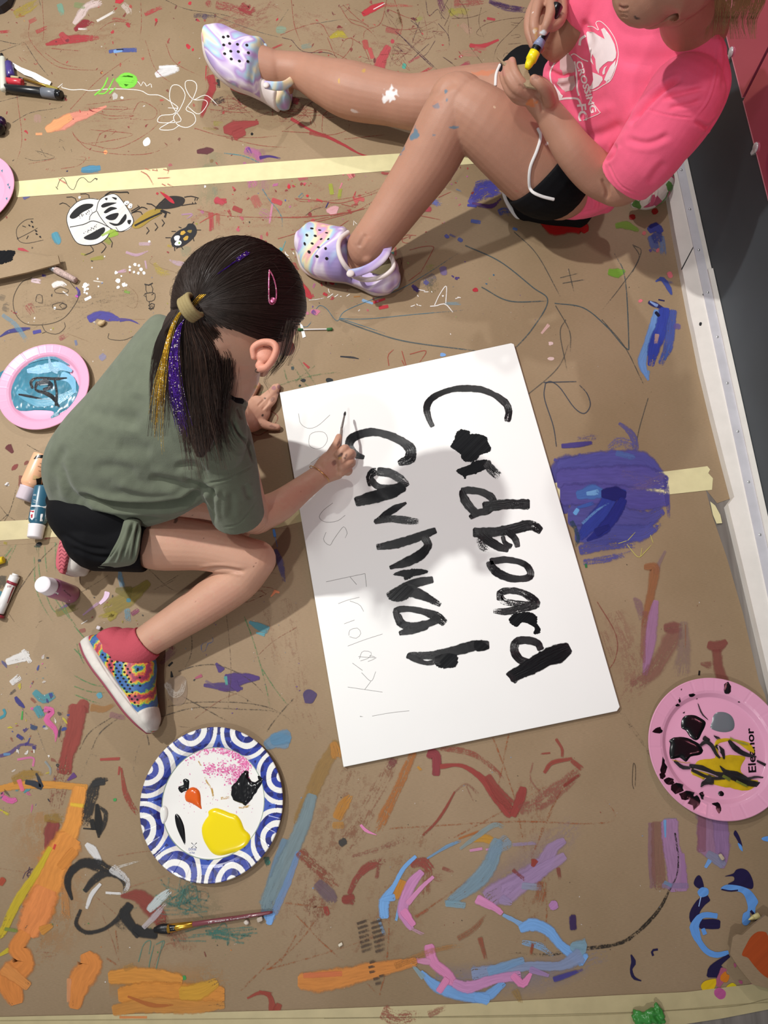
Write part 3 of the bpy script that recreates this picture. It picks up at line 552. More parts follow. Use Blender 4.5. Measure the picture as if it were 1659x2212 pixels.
for pts, w, c, op, d in [
    ([(1080, 90), (1140, 55), (1210, 25)], [40, 50, 30], 'b8323c', .9, .15), ([(1210, 30), (1420, 40)], [30, 8], 'c04a4c', .5, .5), ([(1145, 60), (1220, 20)], 6, 'ece6e2', .9, .3), ([(1090, 260), (1100, 310)], 40, 'b85450', .7, .2),
    ([(1180, 440), (1200, 380), (1240, 300)], [80, 70, 50], 'b84a50', .8, .1), ([(1120, 310), (1140, 370)], 30, 'bb5654', .8, .2), ([(1230, 190), (1320, 210)], 40, 'b05050', .5, .4), ([(1370, 400), (1460, 350)], 16, 'b05058', .6, .4), ([(1450, 470), (1520, 430)], 20, RED, .6, .4),
    ([(1300, 60), (1330, 170)], 14, '6a4a2e', .7, .5), ([(1310, 120), (1300, 160)], 40, '6a4a2e', .4, .6), ([(870, 240), (930, 215), (980, 245)], [20, 60, 10], 'b8a834', .7, .35), ([(530, 190), (580, 190)], 50, '8fae98', .5, .3), ([(690, 300), (745, 290)], 34, '8a9a8e', .5, .4),
    ([(1345, 410), (1340, 435)], 28, '4fa692', .85, 0), ([(1420, 130), (1460, 110)], 30, 'a8aa5a', .4, .4), ([(1570, 0), (1590, 60), (1610, 80)], 40, '6e3458', .6, .5), ([(1640, 60), (1659, 90)], 40, 'a0a048', .5, .4), ([(0, 100), (60, 100), (140, 110)], [30, 30, 10], '4a3e58', .5, .5),
    ([(480, 20), (560, 70)], 30, 'a04848', .4, .6), ([(300, 40), (350, 70), (370, 40)], 60, '9c3c40', .7, .45), ([(90, 400), (90, 600)], [30, 30], '9c4040', .3, .6), ([(500, 310), (570, 280)], 14, RED, .6, .4),
    ([(620, 760), (740, 830), (860, 880), (960, 930), (1060, 985), (1165, 1012)], [24, 16, 22, 20, 12, 8], 'a83e42', .85, .12), ([(740, 850), (850, 870)], 30, 'a84a48', .6, .4), ([(600, 630), (660, 650)], [30, 50], 'a83a42', .7, .2),
    ([(330, 960), (400, 990), (440, 1060)], [60, 60, 30], 'b86a9c', .6, .45), ([(340, 950), (360, 985)], 30, '5a3a8c', .7, .5), ([(420, 1010), (480, 1000), (550, 1015)], [26, 16, 12], '463072', .85, .3), ([(320, 1040), (360, 1200)], [24, 40], 'c06aa0', .5, .4), ([(350, 1100), (400, 1200)], 40, 'd06aa8', .6, .5),
    ([(500, 1300), (480, 1430)], [14, 16], 'd08aa4', .7, .3), ([(430, 1350), (500, 1400)], 60, 'c070a0', .45, .6), ([(840, 1070), (900, 1045), (960, 1060), (1010, 1130)], [50, 30, 40, 50], 'cf7a7a', .85, .1), ([(670, 1130), (720, 1125)], 60, 'c05a66', .6, .3),
    ([(135, 1290), (200, 1285)], 36, 'b04048', .8, .2), ([(500, 1280), (555, 1300)], 36, 'b84a50', .8, .1), ([(250, 1330), (300, 1350)], 36, '9c4240', .8, .2), ([(380, 1260), (410, 1320)], 60, 'b8605c', .5, .3), ([(105, 1400), (100, 1480)], 16, 'b04048', .6, .3), ([(150, 1370), (150, 1440)], 30, 'b05a50', .5, .3),
    ([(870, 1180), (880, 1240)], 30, '9aa03c', .8, .2), ([(935, 1210), (925, 1270)], 26, '9aa03c', .7, .3), ([(945, 1170), (930, 1210)], 10, 'd07a8a', .8, .1), ([(700, 1055), (740, 1075)], 10, '3f7a3a', .9, .1), ([(20, 970), (80, 965), (120, 960)], [30, 50, 20], '5e3438', .95, .05),
    ([(850, 1350), (890, 1340), (920, 1330)], [30, 60, 20], 'd6a0a4', .8, .2), ([(840, 1330), (860, 1290)], 8, '2a2a62', .9, .1), ([(780, 1275), (820, 1290)], 14, RED, .9, .1), ([(1030, 1290), (1070, 1260)], [40, 10], 'b85a58', .8, .1), ([(1520, 1290), (1580, 1300)], 40, '6a74b0', .6, .5), ([(1470, 1340), (1510, 1335)], 36, 'b04a58', .8, .2),
    ([(60, 1080), (140, 1090)], 60, '8f9a74', .3, .4), ([(130, 1200), (130, 1260)], 40, '8f9a84', .3, .5), ([(220, 1130), (260, 1130)], 20, 'b0a850', .6, .3)]: S1.r(pts, w, c, op, d, .25)
S1.at(*C_)
for pts, w, c, op, d in [
    ([(90, 30), (200, 25), (350, 10)], [80, 60, 40], 'a4504c', .6, .5), ([(50, 110), (120, 90), (210, 100)], 60, 'b0a44a', .5, .45), ([(370, 10), (500, 60), (700, 90)], [40, 60, 40], '5e4468', .65, .45), ([(350, 150), (410, 160)], 24, 'b04048', .8, .1), ([(210, 370), (310, 375), (440, 325)], [34, 40, 20], 'b23a42', .85, .15),
    ([(250, 390), (340, 400)], 30, 'c07068', .5, .4), ([(150, 430), (300, 440)], 60, 'c08c78', .45, .5), ([(90, 570), (200, 510)], [30, 40], 'a84858', .7, .3), ([(120, 590), (95, 560)], 24, '7a2a58', .8, .1), ([(150, 200), (220, 270)], 60, 'c09a84', .5, .5), ([(285, 600), (380, 580)], 22, 'd07a44', .7, .3),
    ([(210, 1650), (300, 1560), (400, 1540), (470, 1560)], [60, 150, 140, 60], '4a469a', .85, .42), ([(260, 1500), (400, 1480)], 60, '4c4a98', .7, .55), ([(230, 1660), (380, 1680), (460, 1620)], [30, 40, 20], '54306e', .8, .3), ([(190, 1670), (260, 1680)], 24, '3c3c92', .9, .2),
    ([(450, 1730), (500, 1710), (540, 1740)], 60, '4456a4', .7, .5), ([(220, 1800), (290, 1810)], 34, '4a5cae', .8, .3), ([(95, 1540), (140, 1560)], 14, '7088a8', .5, .4), ([(810, 1800), (900, 1850), (1000, 1840), (1120, 1850), (1150, 1885)], [90, 160, 130, 120, 60], 'b4201e', .95, .05), ([(560, 1860), (590, 1870)], 26, '5a78b4', .8, .2), ([(1400, 1840), (1480, 1830), (1560, 1870)], [50, 70, 30], '7fa03a', .8, .25)]: S1.r(pts, w, c, op, d, .25)
S1.at(*D_)
for pts, w, c, op, d in [
    ([(590, 90), (650, 85), (715, 75)], [40, 60, 40], '4f86a4', .9, .1), ([(390, 545), (410, 590), (420, 620)], [50, 70, 30], '4f8ea2', .85, .25), ([(170, 290), (210, 270)], 34, '5a5c90', .7, .3), ([(130, 655), (160, 660), (205, 675)], [16, 24, 4], 'b0424c', .85, .1), ([(580, 100), (720, 100)], 20, '5a8aa0', .5, .4),
    ([(905, 680), (980, 700), (1060, 670)], [20, 24, 10], 'c8a4bc', .6, .3), ([(1000, 620), (1080, 620)], 26, 'cdb0c0', .5, .4), ([(830, 825), (900, 810)], [10, 30], 'cda6bc', .6, .3), ([(1040, 740), (1050, 800)], 14, 'c4a4b8', .6, .3), ([(1215, 735), (1280, 760), (1400, 770)], [10, 40, 20], 'c8aec0', .5, .4),
    ([(1110, 760), (1150, 820), (1240, 830)], [30, 60, 20], 'b8a43a', .45, .5), ([(650, 730), (740, 715)], [20, 40], '9a9440', .6, .3), ([(740, 580), (790, 610)], 40, '8f9844', .6, .3), ([(580, 690), (620, 700)], 16, 'a0984a', .7, .2), ([(780, 560), (840, 540)], 40, '8fae3c', .8, .2), ([(1200, 630), (1230, 640)], 20, 'b0984a', .7, .2),
    ([(640, 1160), (700, 1130), (770, 1140), (850, 1160)], [60, 60, 80, 30], '46408a', .9, .25), ([(860, 1165), (930, 1165), (1000, 1195)], [30, 16, 8], '463c86', .8, .3), ([(1030, 1210), (1070, 1200)], 30, '4a4490', .9, .1), ([(0, 1285), (60, 1250), (140, 1235), (220, 1225)], [10, 30, 40, 16], '3a3874', .85, .25), ([(240, 1255), (290, 1245)], 30, '44408a', .9, .1),
    ([(20, 1130), (110, 1200), (190, 1320)], [30, 40, 40], '6a9ab4', .4, .4), ([(200, 1060), (240, 1120)], 60, 'a04248', .5, .5), ([(120, 1120), (90, 1110)], 10, '983840', .7, .3), ([(430, 1300), (490, 1260)], [40, 40], '9c4a50', .5, .5), ([(545, 930), (570, 970), (550, 1000)], [10, 30, 20], '4c3c82', .9, .2), ([(540, 990), (560, 1000)], 14, 'c058b0', .8, .1),
    ([(230, 880), (290, 890)], 36, 'd8c0c4', .8, .35), ([(300, 845), (330, 850)], 20, '44387a', .7, .3), ([(380, 920), (430, 900), (470, 920)], [40, 50, 30], 'e2dad6', .85, .35), ([(450, 960), (490, 990)], 10, 'e2dcd8', .8, .3), ([(590, 930), (640, 910)], 16, 'ece8e6', .9, .2), ([(605, 915), (610, 950)], 18, 'ece8e6', .95, 0), ([(610, 1020), (650, 1000)], 22, 'ece8e6', .95, 0), ([(670, 885), (740, 895)], 8, 'ddd6cc', .8, .3),
    ([(720, 1440), (750, 1420)], 50, '8a88a8', .6, .3), ([(540, 1310), (550, 1350)], 20, '6a7aa0', .6, .3), ([(1545, 300), (1600, 330)], 50, 'b44650', .8, .3), ([(1510, 400), (1520, 520)], [40, 30], 'b04a4c', .6, .3), ([(1430, 470), (1480, 440), (1560, 400)], [6, 8, 10], 'b04a44', .7, .3), ([(1300, 410), (1380, 405), (1340, 440)], 12, 'b48ab0', .6, .3), ([(1330, 650), (1340, 700)], 80, '8f9a80', .25, .4),
    ([(30, 1070), (60, 1080)], 80, '5a5650', .35, .5), ([(0, 1000), (30, 1010)], 50, '5a5650', .3, .4), ([(890, 960), (930, 970)], 20, '7c9c4a', .8, .2), ([(1120, 255), (1135, 262)], 18, 'b03a40', .9, 0), ([(850, 450), (835, 480)], 10, '3a6a6a', .8, .2)]: S1.r(pts, w, c, op, d, .25)
S1.at(*E_)
for pts, w, c, op, d in [
    ([(120, 830), (180, 900), (250, 960), (300, 1010)], [90, 120, 90, 30], 'b4343c', .95, .05), ([(140, 700), (150, 760)], [50, 80], 'a84444', .6, .5), ([(180, 1060), (230, 1080)], 60, 'b43a42', .9, .1), ([(470, 870), (500, 880)], 34, 'b4343c', .9, 0), ([(410, 970), (440, 985)], 30, 'b4343c', .9, 0), ([(860, 1050), (960, 1020)], [30, 20], 'b4343c', .9, .1), ([(910, 1100), (985, 1085)], 34, 'b4343c', .9, 0), ([(850, 975), (950, 970)], 20, 'b03a40', .8, .3),
    ([(300, 1130), (350, 1140), (380, 1130)], [40, 60, 10], 'cf7a94', .8, .2), ([(310, 1130), (340, 1150)], 40, '6a4a8c', .7, .4), ([(205, 1130), (280, 1150)], 26, 'cf7a94', .7, .3), ([(1480, 740), (1490, 800)], [80, 60], '7a6a94', .75, .3), ([(1400, 820), (1300, 900)], [90, 120], '6f6a74', .45, .5), ([(1380, 860), (1400, 960)], 120, '75704c', .35, .55), ([(1320, 880), (1340, 860)], 50, '5c5c9a', .6, .3),
    ([(1340, 750), (1420, 720)], 60, '9aa04c', .35, .6), ([(1220, 910), (1260, 950)], 40, '4a3a74', .8, .3), ([(760, 1030), (850, 1060)], [30, 20], '8aaed0', .8, .1), ([(1500, 1060), (1640, 1060)], 30, '86a4b0', .5, .4), ([(20, 560), (40, 590)], 24, '4a9aa0', .8, .2), ([(40, 580), (70, 500)], 8, '4a9aa0', .7, .2), ([(1000, 610), (1040, 605)], 20, '3a9a8e', .9, 0),
    ([(450, 230), (500, 250), (540, 200)], [30, 60, 20], 'd8a4a8', .8, .2), ([(1310, 210), (1370, 220)], 50, 'b04650', .8, .2), ([(1380, 120), (1440, 180)], 50, '6c72b4', .7, .4), ([(690, 120), (770, 130)], [20, 40], 'bc5a58', .8, .1), ([(680, 1000), (740, 995)], 16, 'b07a40', .6, .3), ([(1620, 480), (1650, 500)], 40, '4a5494', .8, .2), ([(1540, 440), (1600, 470)], 20, '5a5890', .6, .4)]: S1.r(pts, w, c, op, d, .25)
S1.build('paint_smears', s_top)['kind'] = 'stuff'
# --- lower half
S2 = Paint(.00125); S2.at(0, 0, 1)
for pts, w, c, op, d in (([(760, 1680), (700, 1850), (640, 2080)], [110, 170, 140], '8f5c44', .34, .62), ([(900, 1800), (850, 1950), (760, 2110)], [120, 180, 120], '94583c', .28, .66), ([(1150, 1700), (1160, 1900), (1130, 2080)], [90, 120, 90], '9c6244', .26, .66), ([(1330, 1330), (1370, 1450), (1340, 1520)], [60, 90, 60], '9c6258', .3, .55), ([(620, 1300), (650, 1500), (700, 1640)], [50, 70, 80], '8c5c4c', .25, .66), ([(90, 1780), (120, 1950), (60, 2080)], [160, 200, 150], 'b87c3c', .25, .5), ([(250, 2120), (480, 2120)], [90, 100], 'c08844', .3, .4), ([(400, 1960), (480, 1980)], [120, 100], '74785c', .25, .5), ([(1050, 1920), (1180, 1840), (1240, 1780)], [90, 100, 60], '9c8a94', .3, .4), ([(950, 2110), (1150, 2110), (1300, 2060)], [60, 90, 60], '8c8ca8', .3, .4), ([(1290, 1120), (1380, 1100)], [200, 160], '6a608c', .25, .4)): S2.r(pts, w, c, op, d, .9)
S2.at(*G_)
for pts, w, c, op, d in [
    ([(330, 900), (330, 640), (480, 600)], [120, 150, 130], '4c4a8e', .85, .15), ([(290, 570), (340, 600), (430, 590)], [20, 40, 40], '504a90', .8, .35), ([(330, 620), (500, 590), (700, 570), (860, 580), (960, 680)], [110, 130, 130, 120, 90], '504e94', .92, .12), ([(330, 700), (600, 690), (860, 690), (1000, 720)], [150, 160, 170, 100], '554e96', .92, .12), ([(350, 800), (600, 800), (850, 830), (1010, 830)], [150, 170, 170, 90], '534c94', .92, .1), ([(400, 930), (650, 930), (850, 960), (980, 900)], [150, 170, 130, 60], '504e92', .9, .15), ([(440, 1050), (650, 1050), (850, 1040), (960, 980)], [120, 140, 110, 50], '4c4e96', .85, .25), ([(460, 1150), (620, 1120), (800, 1110)], [80, 70, 60], '4d4f98', .75, .4), ([(480, 1230), (620, 1210), (780, 1170)], [40, 50, 30], '4e509a', .65, .5),
    ([(1000, 680), (1010, 780), (1025, 950)], [30, 40, 20], '504a92', .6, .45), ([(705, 340), (760, 380), (800, 440), (810, 520)], [20, 40, 50, 40], '5f5a90', .75, .35), ([(640, 500), (700, 460), (760, 470), (830, 500)], [40, 70, 70, 40], '6462a0', .5, .55), ([(690, 530), (800, 560)], [40, 40], '5a74b4', .6, .3), ([(340, 485), (430, 478), (530, 465)], [34, 40, 26], '463c7c', .9, .2), ([(440, 440), (520, 430), (600, 430)], [30, 50, 14], '56508a', .5, .6),
    ([(440, 800), (540, 780), (620, 800)], [60, 110, 40], '4a72b8', .75, .25), ([(500, 790), (570, 780)], [30, 40], '78aadc', .8, .3), ([(420, 920), (440, 890)], 30, '6aa4dc', .9, .1), ([(740, 790), (660, 800), (600, 900), (520, 990), (450, 1080)], [60, 90, 110, 110, 40], '2e3c92', .9, .22), ([(600, 790), (680, 790), (740, 800)], [60, 100, 60], '1c1e66', .95, .1), ([(730, 830), (680, 920), (600, 1020), (500, 1090)], [60, 80, 80, 20], '22287a', .9, .15), ([(560, 1040), (640, 1000)], [60, 30], '1f2470', .9, .2),
    ([(470, 980), (560, 900), (640, 850)], [20, 16, 10], '6f9ad6', .6, .4), ([(440, 880), (540, 850)], [20, 30], '3f5fae', .8, .3), ([(400, 970), (440, 1060), (430, 1130)], [30, 30, 20], '2a4a4a', .5, .4), ([(490, 1240), (495, 1265)], 16, '2e7040', .9, 0), ([(990, 680), (860, 740), (740, 760)], [40, 60, 30], '7d6a9c', .5, .5), ([(730, 660), (860, 700), (980, 720)], [60, 80, 50], '7a6a9e', .35, .6)]: S2.r(pts, w, c, op, d, .22)
for pts in ([(755, 1115), (790, 1160), (830, 1198), (870, 1165), (915, 1115)], [(760, 1090), (808, 1038)], [(905, 1055), (925, 1115)], [(842, 1195), (852, 1135)], [(700, 1110), (760, 1090)]): S2.r(pts, 4, 'c8c060', .85, .3)
for pts, w, c, op, d in [
    ([(1000, 1160), (960, 1240), (940, 1300)], [20, 30, 50], '8d7478', .5, .3), ([(870, 1260), (930, 1270), (915, 1400), (890, 1520), (870, 1640)], [40, 80, 60, 60, 50], '9c6440', .65, .25), ([(940, 1480), (920, 1600), (900, 1750), (870, 1950)], [40, 80, 90, 40], 'a878a0', .7, .15), ([(800, 1460), (830, 1500), (850, 1600)], [20, 60, 40], '8d6a74', .5, .4), ([(870, 1550), (860, 1700), (855, 1900)], [40, 40, 40], '9a6458', .5, .4), ([(1000, 1650), (1050, 1650), (1100, 1650)], [60, 90, 60], '8a4e4c', .6, .3), ([(1060, 1680), (1000, 1800), (920, 1930), (800, 2020)], [120, 120, 110, 90], '8f5c54', .5, .35), ([(1120, 1620), (1120, 1800), (1100, 1950)], [60, 100, 120], '8f7474', .35, .4), ([(1130, 1630), (1130, 1780)], 8, '9c6a50', .6, .4),
    ([(1280, 1760), (1340, 1770), (1390, 1740)], [60, 90, 40], '8a4a44', .7, .15), ([(1330, 1800), (1340, 1900), (1370, 2000)], [70, 70, 90], '8a4a44', .65, .2), ([(1230, 1880), (1290, 1890)], [20, 60], '8a4e48', .5, .4), ([(1220, 1925), (1217, 1955)], 14, '14100e', .95, 0), ([(880, 10), (890, 60)], [50, 10], '6a92c0', .8, .2), ([(600, 1680), (680, 1900)], [60, 60], '8c5048', .25, .6)]: S2.r(pts, w, c, op, d, .3)
S2.at(*I_)
for pts, w, c, op, d in [
    ([(380, 730), (430, 700), (470, 740)], [60, 90, 60], '33388a', .95, .15), ([(400, 780), (420, 860), (400, 900)], [80, 80, 30], '5064a4', .7, .35), ([(480, 780), (490, 920)], [40, 60], '6a82ae', .7, .4), ([(435, 760), (450, 820)], [100, 80], '34408e', .7, .4), ([(380, 880), (395, 900)], 20, '5c4a94', .8, .2), ([(120, 690), (200, 690), (290, 730)], [30, 70, 30], '7c9c34', .75, .2), ([(60, 1060), (130, 1070), (180, 1050)], [60, 80, 30], '6f9a34', .85, .1), ([(240, 610), (245, 635)], 54, '98201e', .95, 0), ([(415, 565), (430, 590)], 54, '98201e', .95, 0),
    ([(330, 745), (345, 755)], 34, 'cf6a6e', .9, 0), ([(440, 885), (450, 890)], 40, 'd8707a', .8, .1), ([(535, 1065), (550, 1100)], 44, 'd8707a', .95, 0), ([(305, 1285), (310, 1295)], 40, 'd8707a', .95, 0), ([(430, 1135), (480, 1115), (530, 1180), (555, 1240)], [14, 40, 50, 20], '3c4c96', .85, .25), ([(500, 1130), (570, 1150)], 20, '4656a0', .5, .5), ([(375, 1300), (420, 1320), (490, 1350)], [30, 50, 20], '20225c', .9, .1), ([(385, 1295), (440, 1330)], [14, 30], '8aa4da', .8, .2), ([(450, 1280), (500, 1290)], 12, '1c1c50', .9, .1),
    ([(440, 1370), (410, 1500), (360, 1650), (320, 1780), (370, 1920)], [60, 80, 70, 80, 20], '6a92cc', .85, .15), ([(300, 1770), (350, 1640)], [10, 40], '7098cc', .8, .3), ([(500, 1360), (480, 1500), (420, 1650), (390, 1800)], [100, 120, 110, 60], '30409c', .92, .2), ([(570, 1370), (550, 1500), (530, 1650), (470, 1790)], [60, 80, 80, 50], '44569e', .85, .35), ([(600, 1480), (600, 1510)], 60, '6a5ca0', .6, .3), ([(430, 1380), (455, 1410)], 30, '0f1030', .95, 0), ([(440, 1560), (430, 1630)], [40, 30], 'c09c90', .7, .3), ([(540, 1640), (500, 1760)], 24, '4a62a8', .8, .3)]: S2.r(pts, w, c, op, d, .22)
S2.at(*J_)
OR1, OR2 = 'd0813e', 'd99045'
for pts, w, c, op, d in [
    ([(490, 95), (470, 140)], [60, 100], '8c4238', .9, .15), ([(450, 130), (425, 280), (390, 400), (370, 500)], [110, 110, 90, 90], '8a3e36', .92, .22), ([(360, 160), (330, 400)], [30, 40], '8a4a40', .4, .7), ([(370, 500), (340, 600), (310, 730)], [110, 110, 90], '85463c', .5, .62), ([(310, 800), (290, 870), (270, 950)], [90, 90, 30], '84403a', .9, .25), ([(265, 770), (360, 770)], 60, '9a7a34', .5, .4),
    ([(0, 600), (100, 580), (250, 575), (500, 590)], [40, 50, 50, 40], 'c88a3c', .85, .2), ([(80, 550), (150, 520), (250, 520)], [60, 70, 40], 'a07c30', .55, .4), ([(460, 600), (440, 720), (400, 850), (330, 950)], [90, 110, 120, 110], 'd58e40', .92, .05), ([(400, 900), (320, 1020), (270, 1150), (220, 1300)], [180, 190, 200, 200], 'd48a40', .92, .05), ([(430, 960), (350, 1050)], [60, 60], 'cf863c', .8, .1), ([(260, 1200), (210, 1320), (160, 1420)], [170, 190, 150], 'd8854a', .92, .05), ([(240, 1420), (300, 1390)], [60, 30], 'c8893c', .8, .2), ([(410, 690), (500, 700)], 24, 'e0b83c', .8, .3), ([(370, 1150), (380, 1350)], [40, 60], 'c8894c', .5, .4),
    ([(290, 940), (200, 1100), (100, 1250), (20, 1420), (0, 1460)], [30, 50, 60, 50, 20], 'c0a82c', .88, .2), ([(0, 1560), (50, 1530)], [20, 30], 'c4b030', .85, .2), ([(140, 1440), (100, 1520), (140, 1600), (60, 1700), (90, 1830)], [90, 110, 130, 180, 100], 'd58440', .9, .08), ([(30, 1640), (160, 1740)], [90, 60], 'd38a48', .9, .1), ([(500, 1560), (520, 1620), (460, 1720), (430, 1860)], [90, 160, 150, 70], 'd28440', .92, .05), ([(400, 1700), (395, 1830)], [30, 20], 'dc9a6a', .7, .2),
    ([(640, 1690), (760, 1680), (900, 1690), (1040, 1710)], [90, 110, 110, 90], 'cf8c3c', .9, .08), ([(700, 1790), (850, 1780), (1050, 1790), (1280, 1790)], [110, 140, 150, 110], 'cf8838', .9, .1), ([(660, 1880), (850, 1850), (1100, 1860), (1290, 1850)], [70, 100, 90, 50], 'c98a40', .8, .15), ([(1050, 1780), (1150, 1770), (1250, 1720)], [90, 110, 60], 'cf9c34', .8, .2), ([(740, 1800), (880, 1850), (1000, 1850)], [14, 30, 10], 'b86a34', .7, .2), ([(690, 1920), (850, 1920)], 16, 'd88a50', .8, .1), ([(720, 1640), (770, 1620)], 40, 'b88a48', .4, .4),
    ([(620, 545), (560, 560), (530, 640), (500, 760), (490, 830)], [20, 50, 80, 60, 30], '2e2c2b', .85, .42), ([(540, 570), (600, 560)], [40, 40], '2e2e2e', .9, .15), ([(500, 820), (560, 830)], 14, '222', .9, .1) if False else ([(480, 828), (560, 834)], 10, '222222', .9, .1), ([(560, 690), (570, 800), (570, 880)], [20, 60, 14], '1c1c1c', .9, .15), ([(570, 700), (610, 740), (600, 810), (570, 880)], [14, 30, 26, 10], '2a2a2a', .8, .4), ([(530, 780), (540, 830)], 30, '222222', .9, .2),
    ([(500, 920), (540, 960), (580, 1030)], [30, 60, 30], 'd8d6d4', .85, .2), ([(415, 1240), (390, 1150), (410, 1080), (480, 1030), (560, 1040), (650, 1080)], [16, 44, 50, 60, 80, 60], '252526', .88, .3), ([(490, 1190), (540, 1130), (600, 1090), (680, 1100), (720, 1150), (715, 1210)], [30, 50, 50, 40, 30, 10], '2a2a2b', .85, .35), ([(650, 1060), (740, 1140), (700, 1230)], [60, 30, 20], 'dcdad8', .6, .45), ([(580, 1150), (530, 1210), (500, 1290)], [20, 30, 20], 'd8d6d4', .85, .2), ([(610, 1200), (700, 1205)], 16, 'dddbd8', .8, .3),
    ([(465, 1300), (440, 1380), (500, 1430), (600, 1410), (680, 1350), (730, 1290)], [20, 26, 26, 22, 30, 70], '2a2929', .85, .35), ([(750, 1270), (720, 1330), (780, 1420), (800, 1450)], [50, 70, 50, 40], '262626', .92, .1), ([(780, 1400), (830, 1430), (900, 1440)], [50, 70, 60], '242425', .92, .12), ([(680, 1370), (740, 1420)], 50, '3a3836', .5, .5), ([(700, 1220), (800, 1220), (880, 1290), (940, 1370)], [20, 90, 120, 80], '8c4038', .75, .3), ([(860, 1300), (920, 1240), (980, 1190)], [40, 60, 40], 'ccd8d8', .7, .35), ([(830, 1400), (900, 1330), (960, 1260)], [30, 40, 20], 'c6bcc0', .6, .35),
    ([(960, 1430), (1010, 1430), (1050, 1500)], [40, 90, 120], '96604c', .45, .55), ([(580, 430), (690, 425)], [16, 20], '9c443c', .85, .2), ([(690, 470), (685, 520)], 12, '9c443c', .8, .2), ([(700, 480), (730, 640), (790, 740)], [12, 40, 30], '954438', .75, .4), ([(1140, 1130), (1100, 1140)], 14, 'c4d2d4', .8, .1), ([(200, 40), (250, 80), (310, 60)], [40, 60, 50], '4a8c96', .8, .3), ([(210, 130), (240, 180)], 50, '4a8a94', .8, .3), ([(0, 190), (30, 170), (20, 140)], 18, '3f8a98', .85, .1), ([(570, 50), (580, 70)], 34, '5a9cb0', .8, .1),
    ([(260, 140), (300, 150), (270, 200), (320, 260), (320, 330)], [40, 40, 40, 30, 6], 'd4609c', .75, .3), ([(90, 70), (110, 100), (140, 130)], [20, 40, 10], '3c3a78', .9, .1), ([(0, 410), (60, 390), (120, 345), (200, 350), (190, 380)], [20, 24, 16, 20, 10], '5c4a78', .75, .35), ([(20, 400), (60, 400)], 16, '6a9ac4', .6, .3), ([(180, 240), (210, 250)], 30, '3a4a6a', .8, .3), ([(100, 290), (130, 310)], 24, '3c3c78', .85, .2), ([(100, 430), (190, 420), (190, 470)], 14, 'd070a0', .7, .2), ([(260, 440), (290, 480), (290, 520)], 14, '8f9a9c', .6, .3),
    ([(150, 560), (200, 570), (240, 590), (210, 510)], [30, 40, 30, 14], '2c323c', .9, .2), ([(110, 550), (130, 610)], [30, 24], 'd86a84', .8, .2), ([(20, 650), (60, 670), (90, 660)], 36, 'd0609c', .8, .3), ([(0, 720), (50, 750)], [10, 20], 'bcae3c', .8, .3), ([(390, 550), (430, 520)], [8, 40], '5e3c74', .9, 0), ([(130, 150), (125, 200)], [8, 12], '3f9a48', .9, .1), ([(30, 1410), (100, 1420)], [24, 20], '7c8a40', .8, .3), ([(320, 920), (310, 950)], 14, 'c8443c', .8, .2), ([(20, 1120), (0, 1150)], 40, 'a84a34', .8, .1),
    ([(1650, 900), (1600, 1050), (1560, 1200), (1530, 1330)], [60, 70, 70, 60], '6c8ca4', .7, .2), ([(1540, 350), (1600, 320), (1659, 330)], [60, 100, 90], '6d8ea8', .7, .15), ([(1540, 1330), (1560, 1370)], [40, 30], '72a4d8', .9, .05), ([(1480, 560), (1520, 540)], 20, '2a4a46', .7, .4), ([(1540, 1000), (1545, 1050)], [40, 14], '3a5c50', .7, .35), ([(1190, 1570), (1180, 1540)], 8, '7a3c34', .7, .3), ([(1580, 1170), (1659, 1120)], [30, 60], 'b07a4c', .4, .5), ([(1430, 1810), (1500, 1780), (1560, 1800), (1580, 1900), (1590, 1959)], [12, 24, 30, 60, 60], '9c4436', .8, .3),
    ([(530, 130), (600, 140), (660, 110)], [50, 40, 20], 'a8743c', .5, .35), ([(640, 170), (720, 190)], [40, 30], '9a6c74', .45, .3), ([(1190, 1190), (1100, 1240)], [60, 60], '966a50', .3, .6), ([(1300, 1050), (1390, 1030)], 8, 'd8cfc4', .6, .4), ([(660, 1060), (820, 1010)], [20, 10], 'd8d4cc', .5, .5), ([(1180, 0), (1300, 10), (1400, 20)], [20, 60, 20], '4f3a72', .8, .2)]: S2.r(pts, w, c, op, d, .22)
S2.at(*K_)
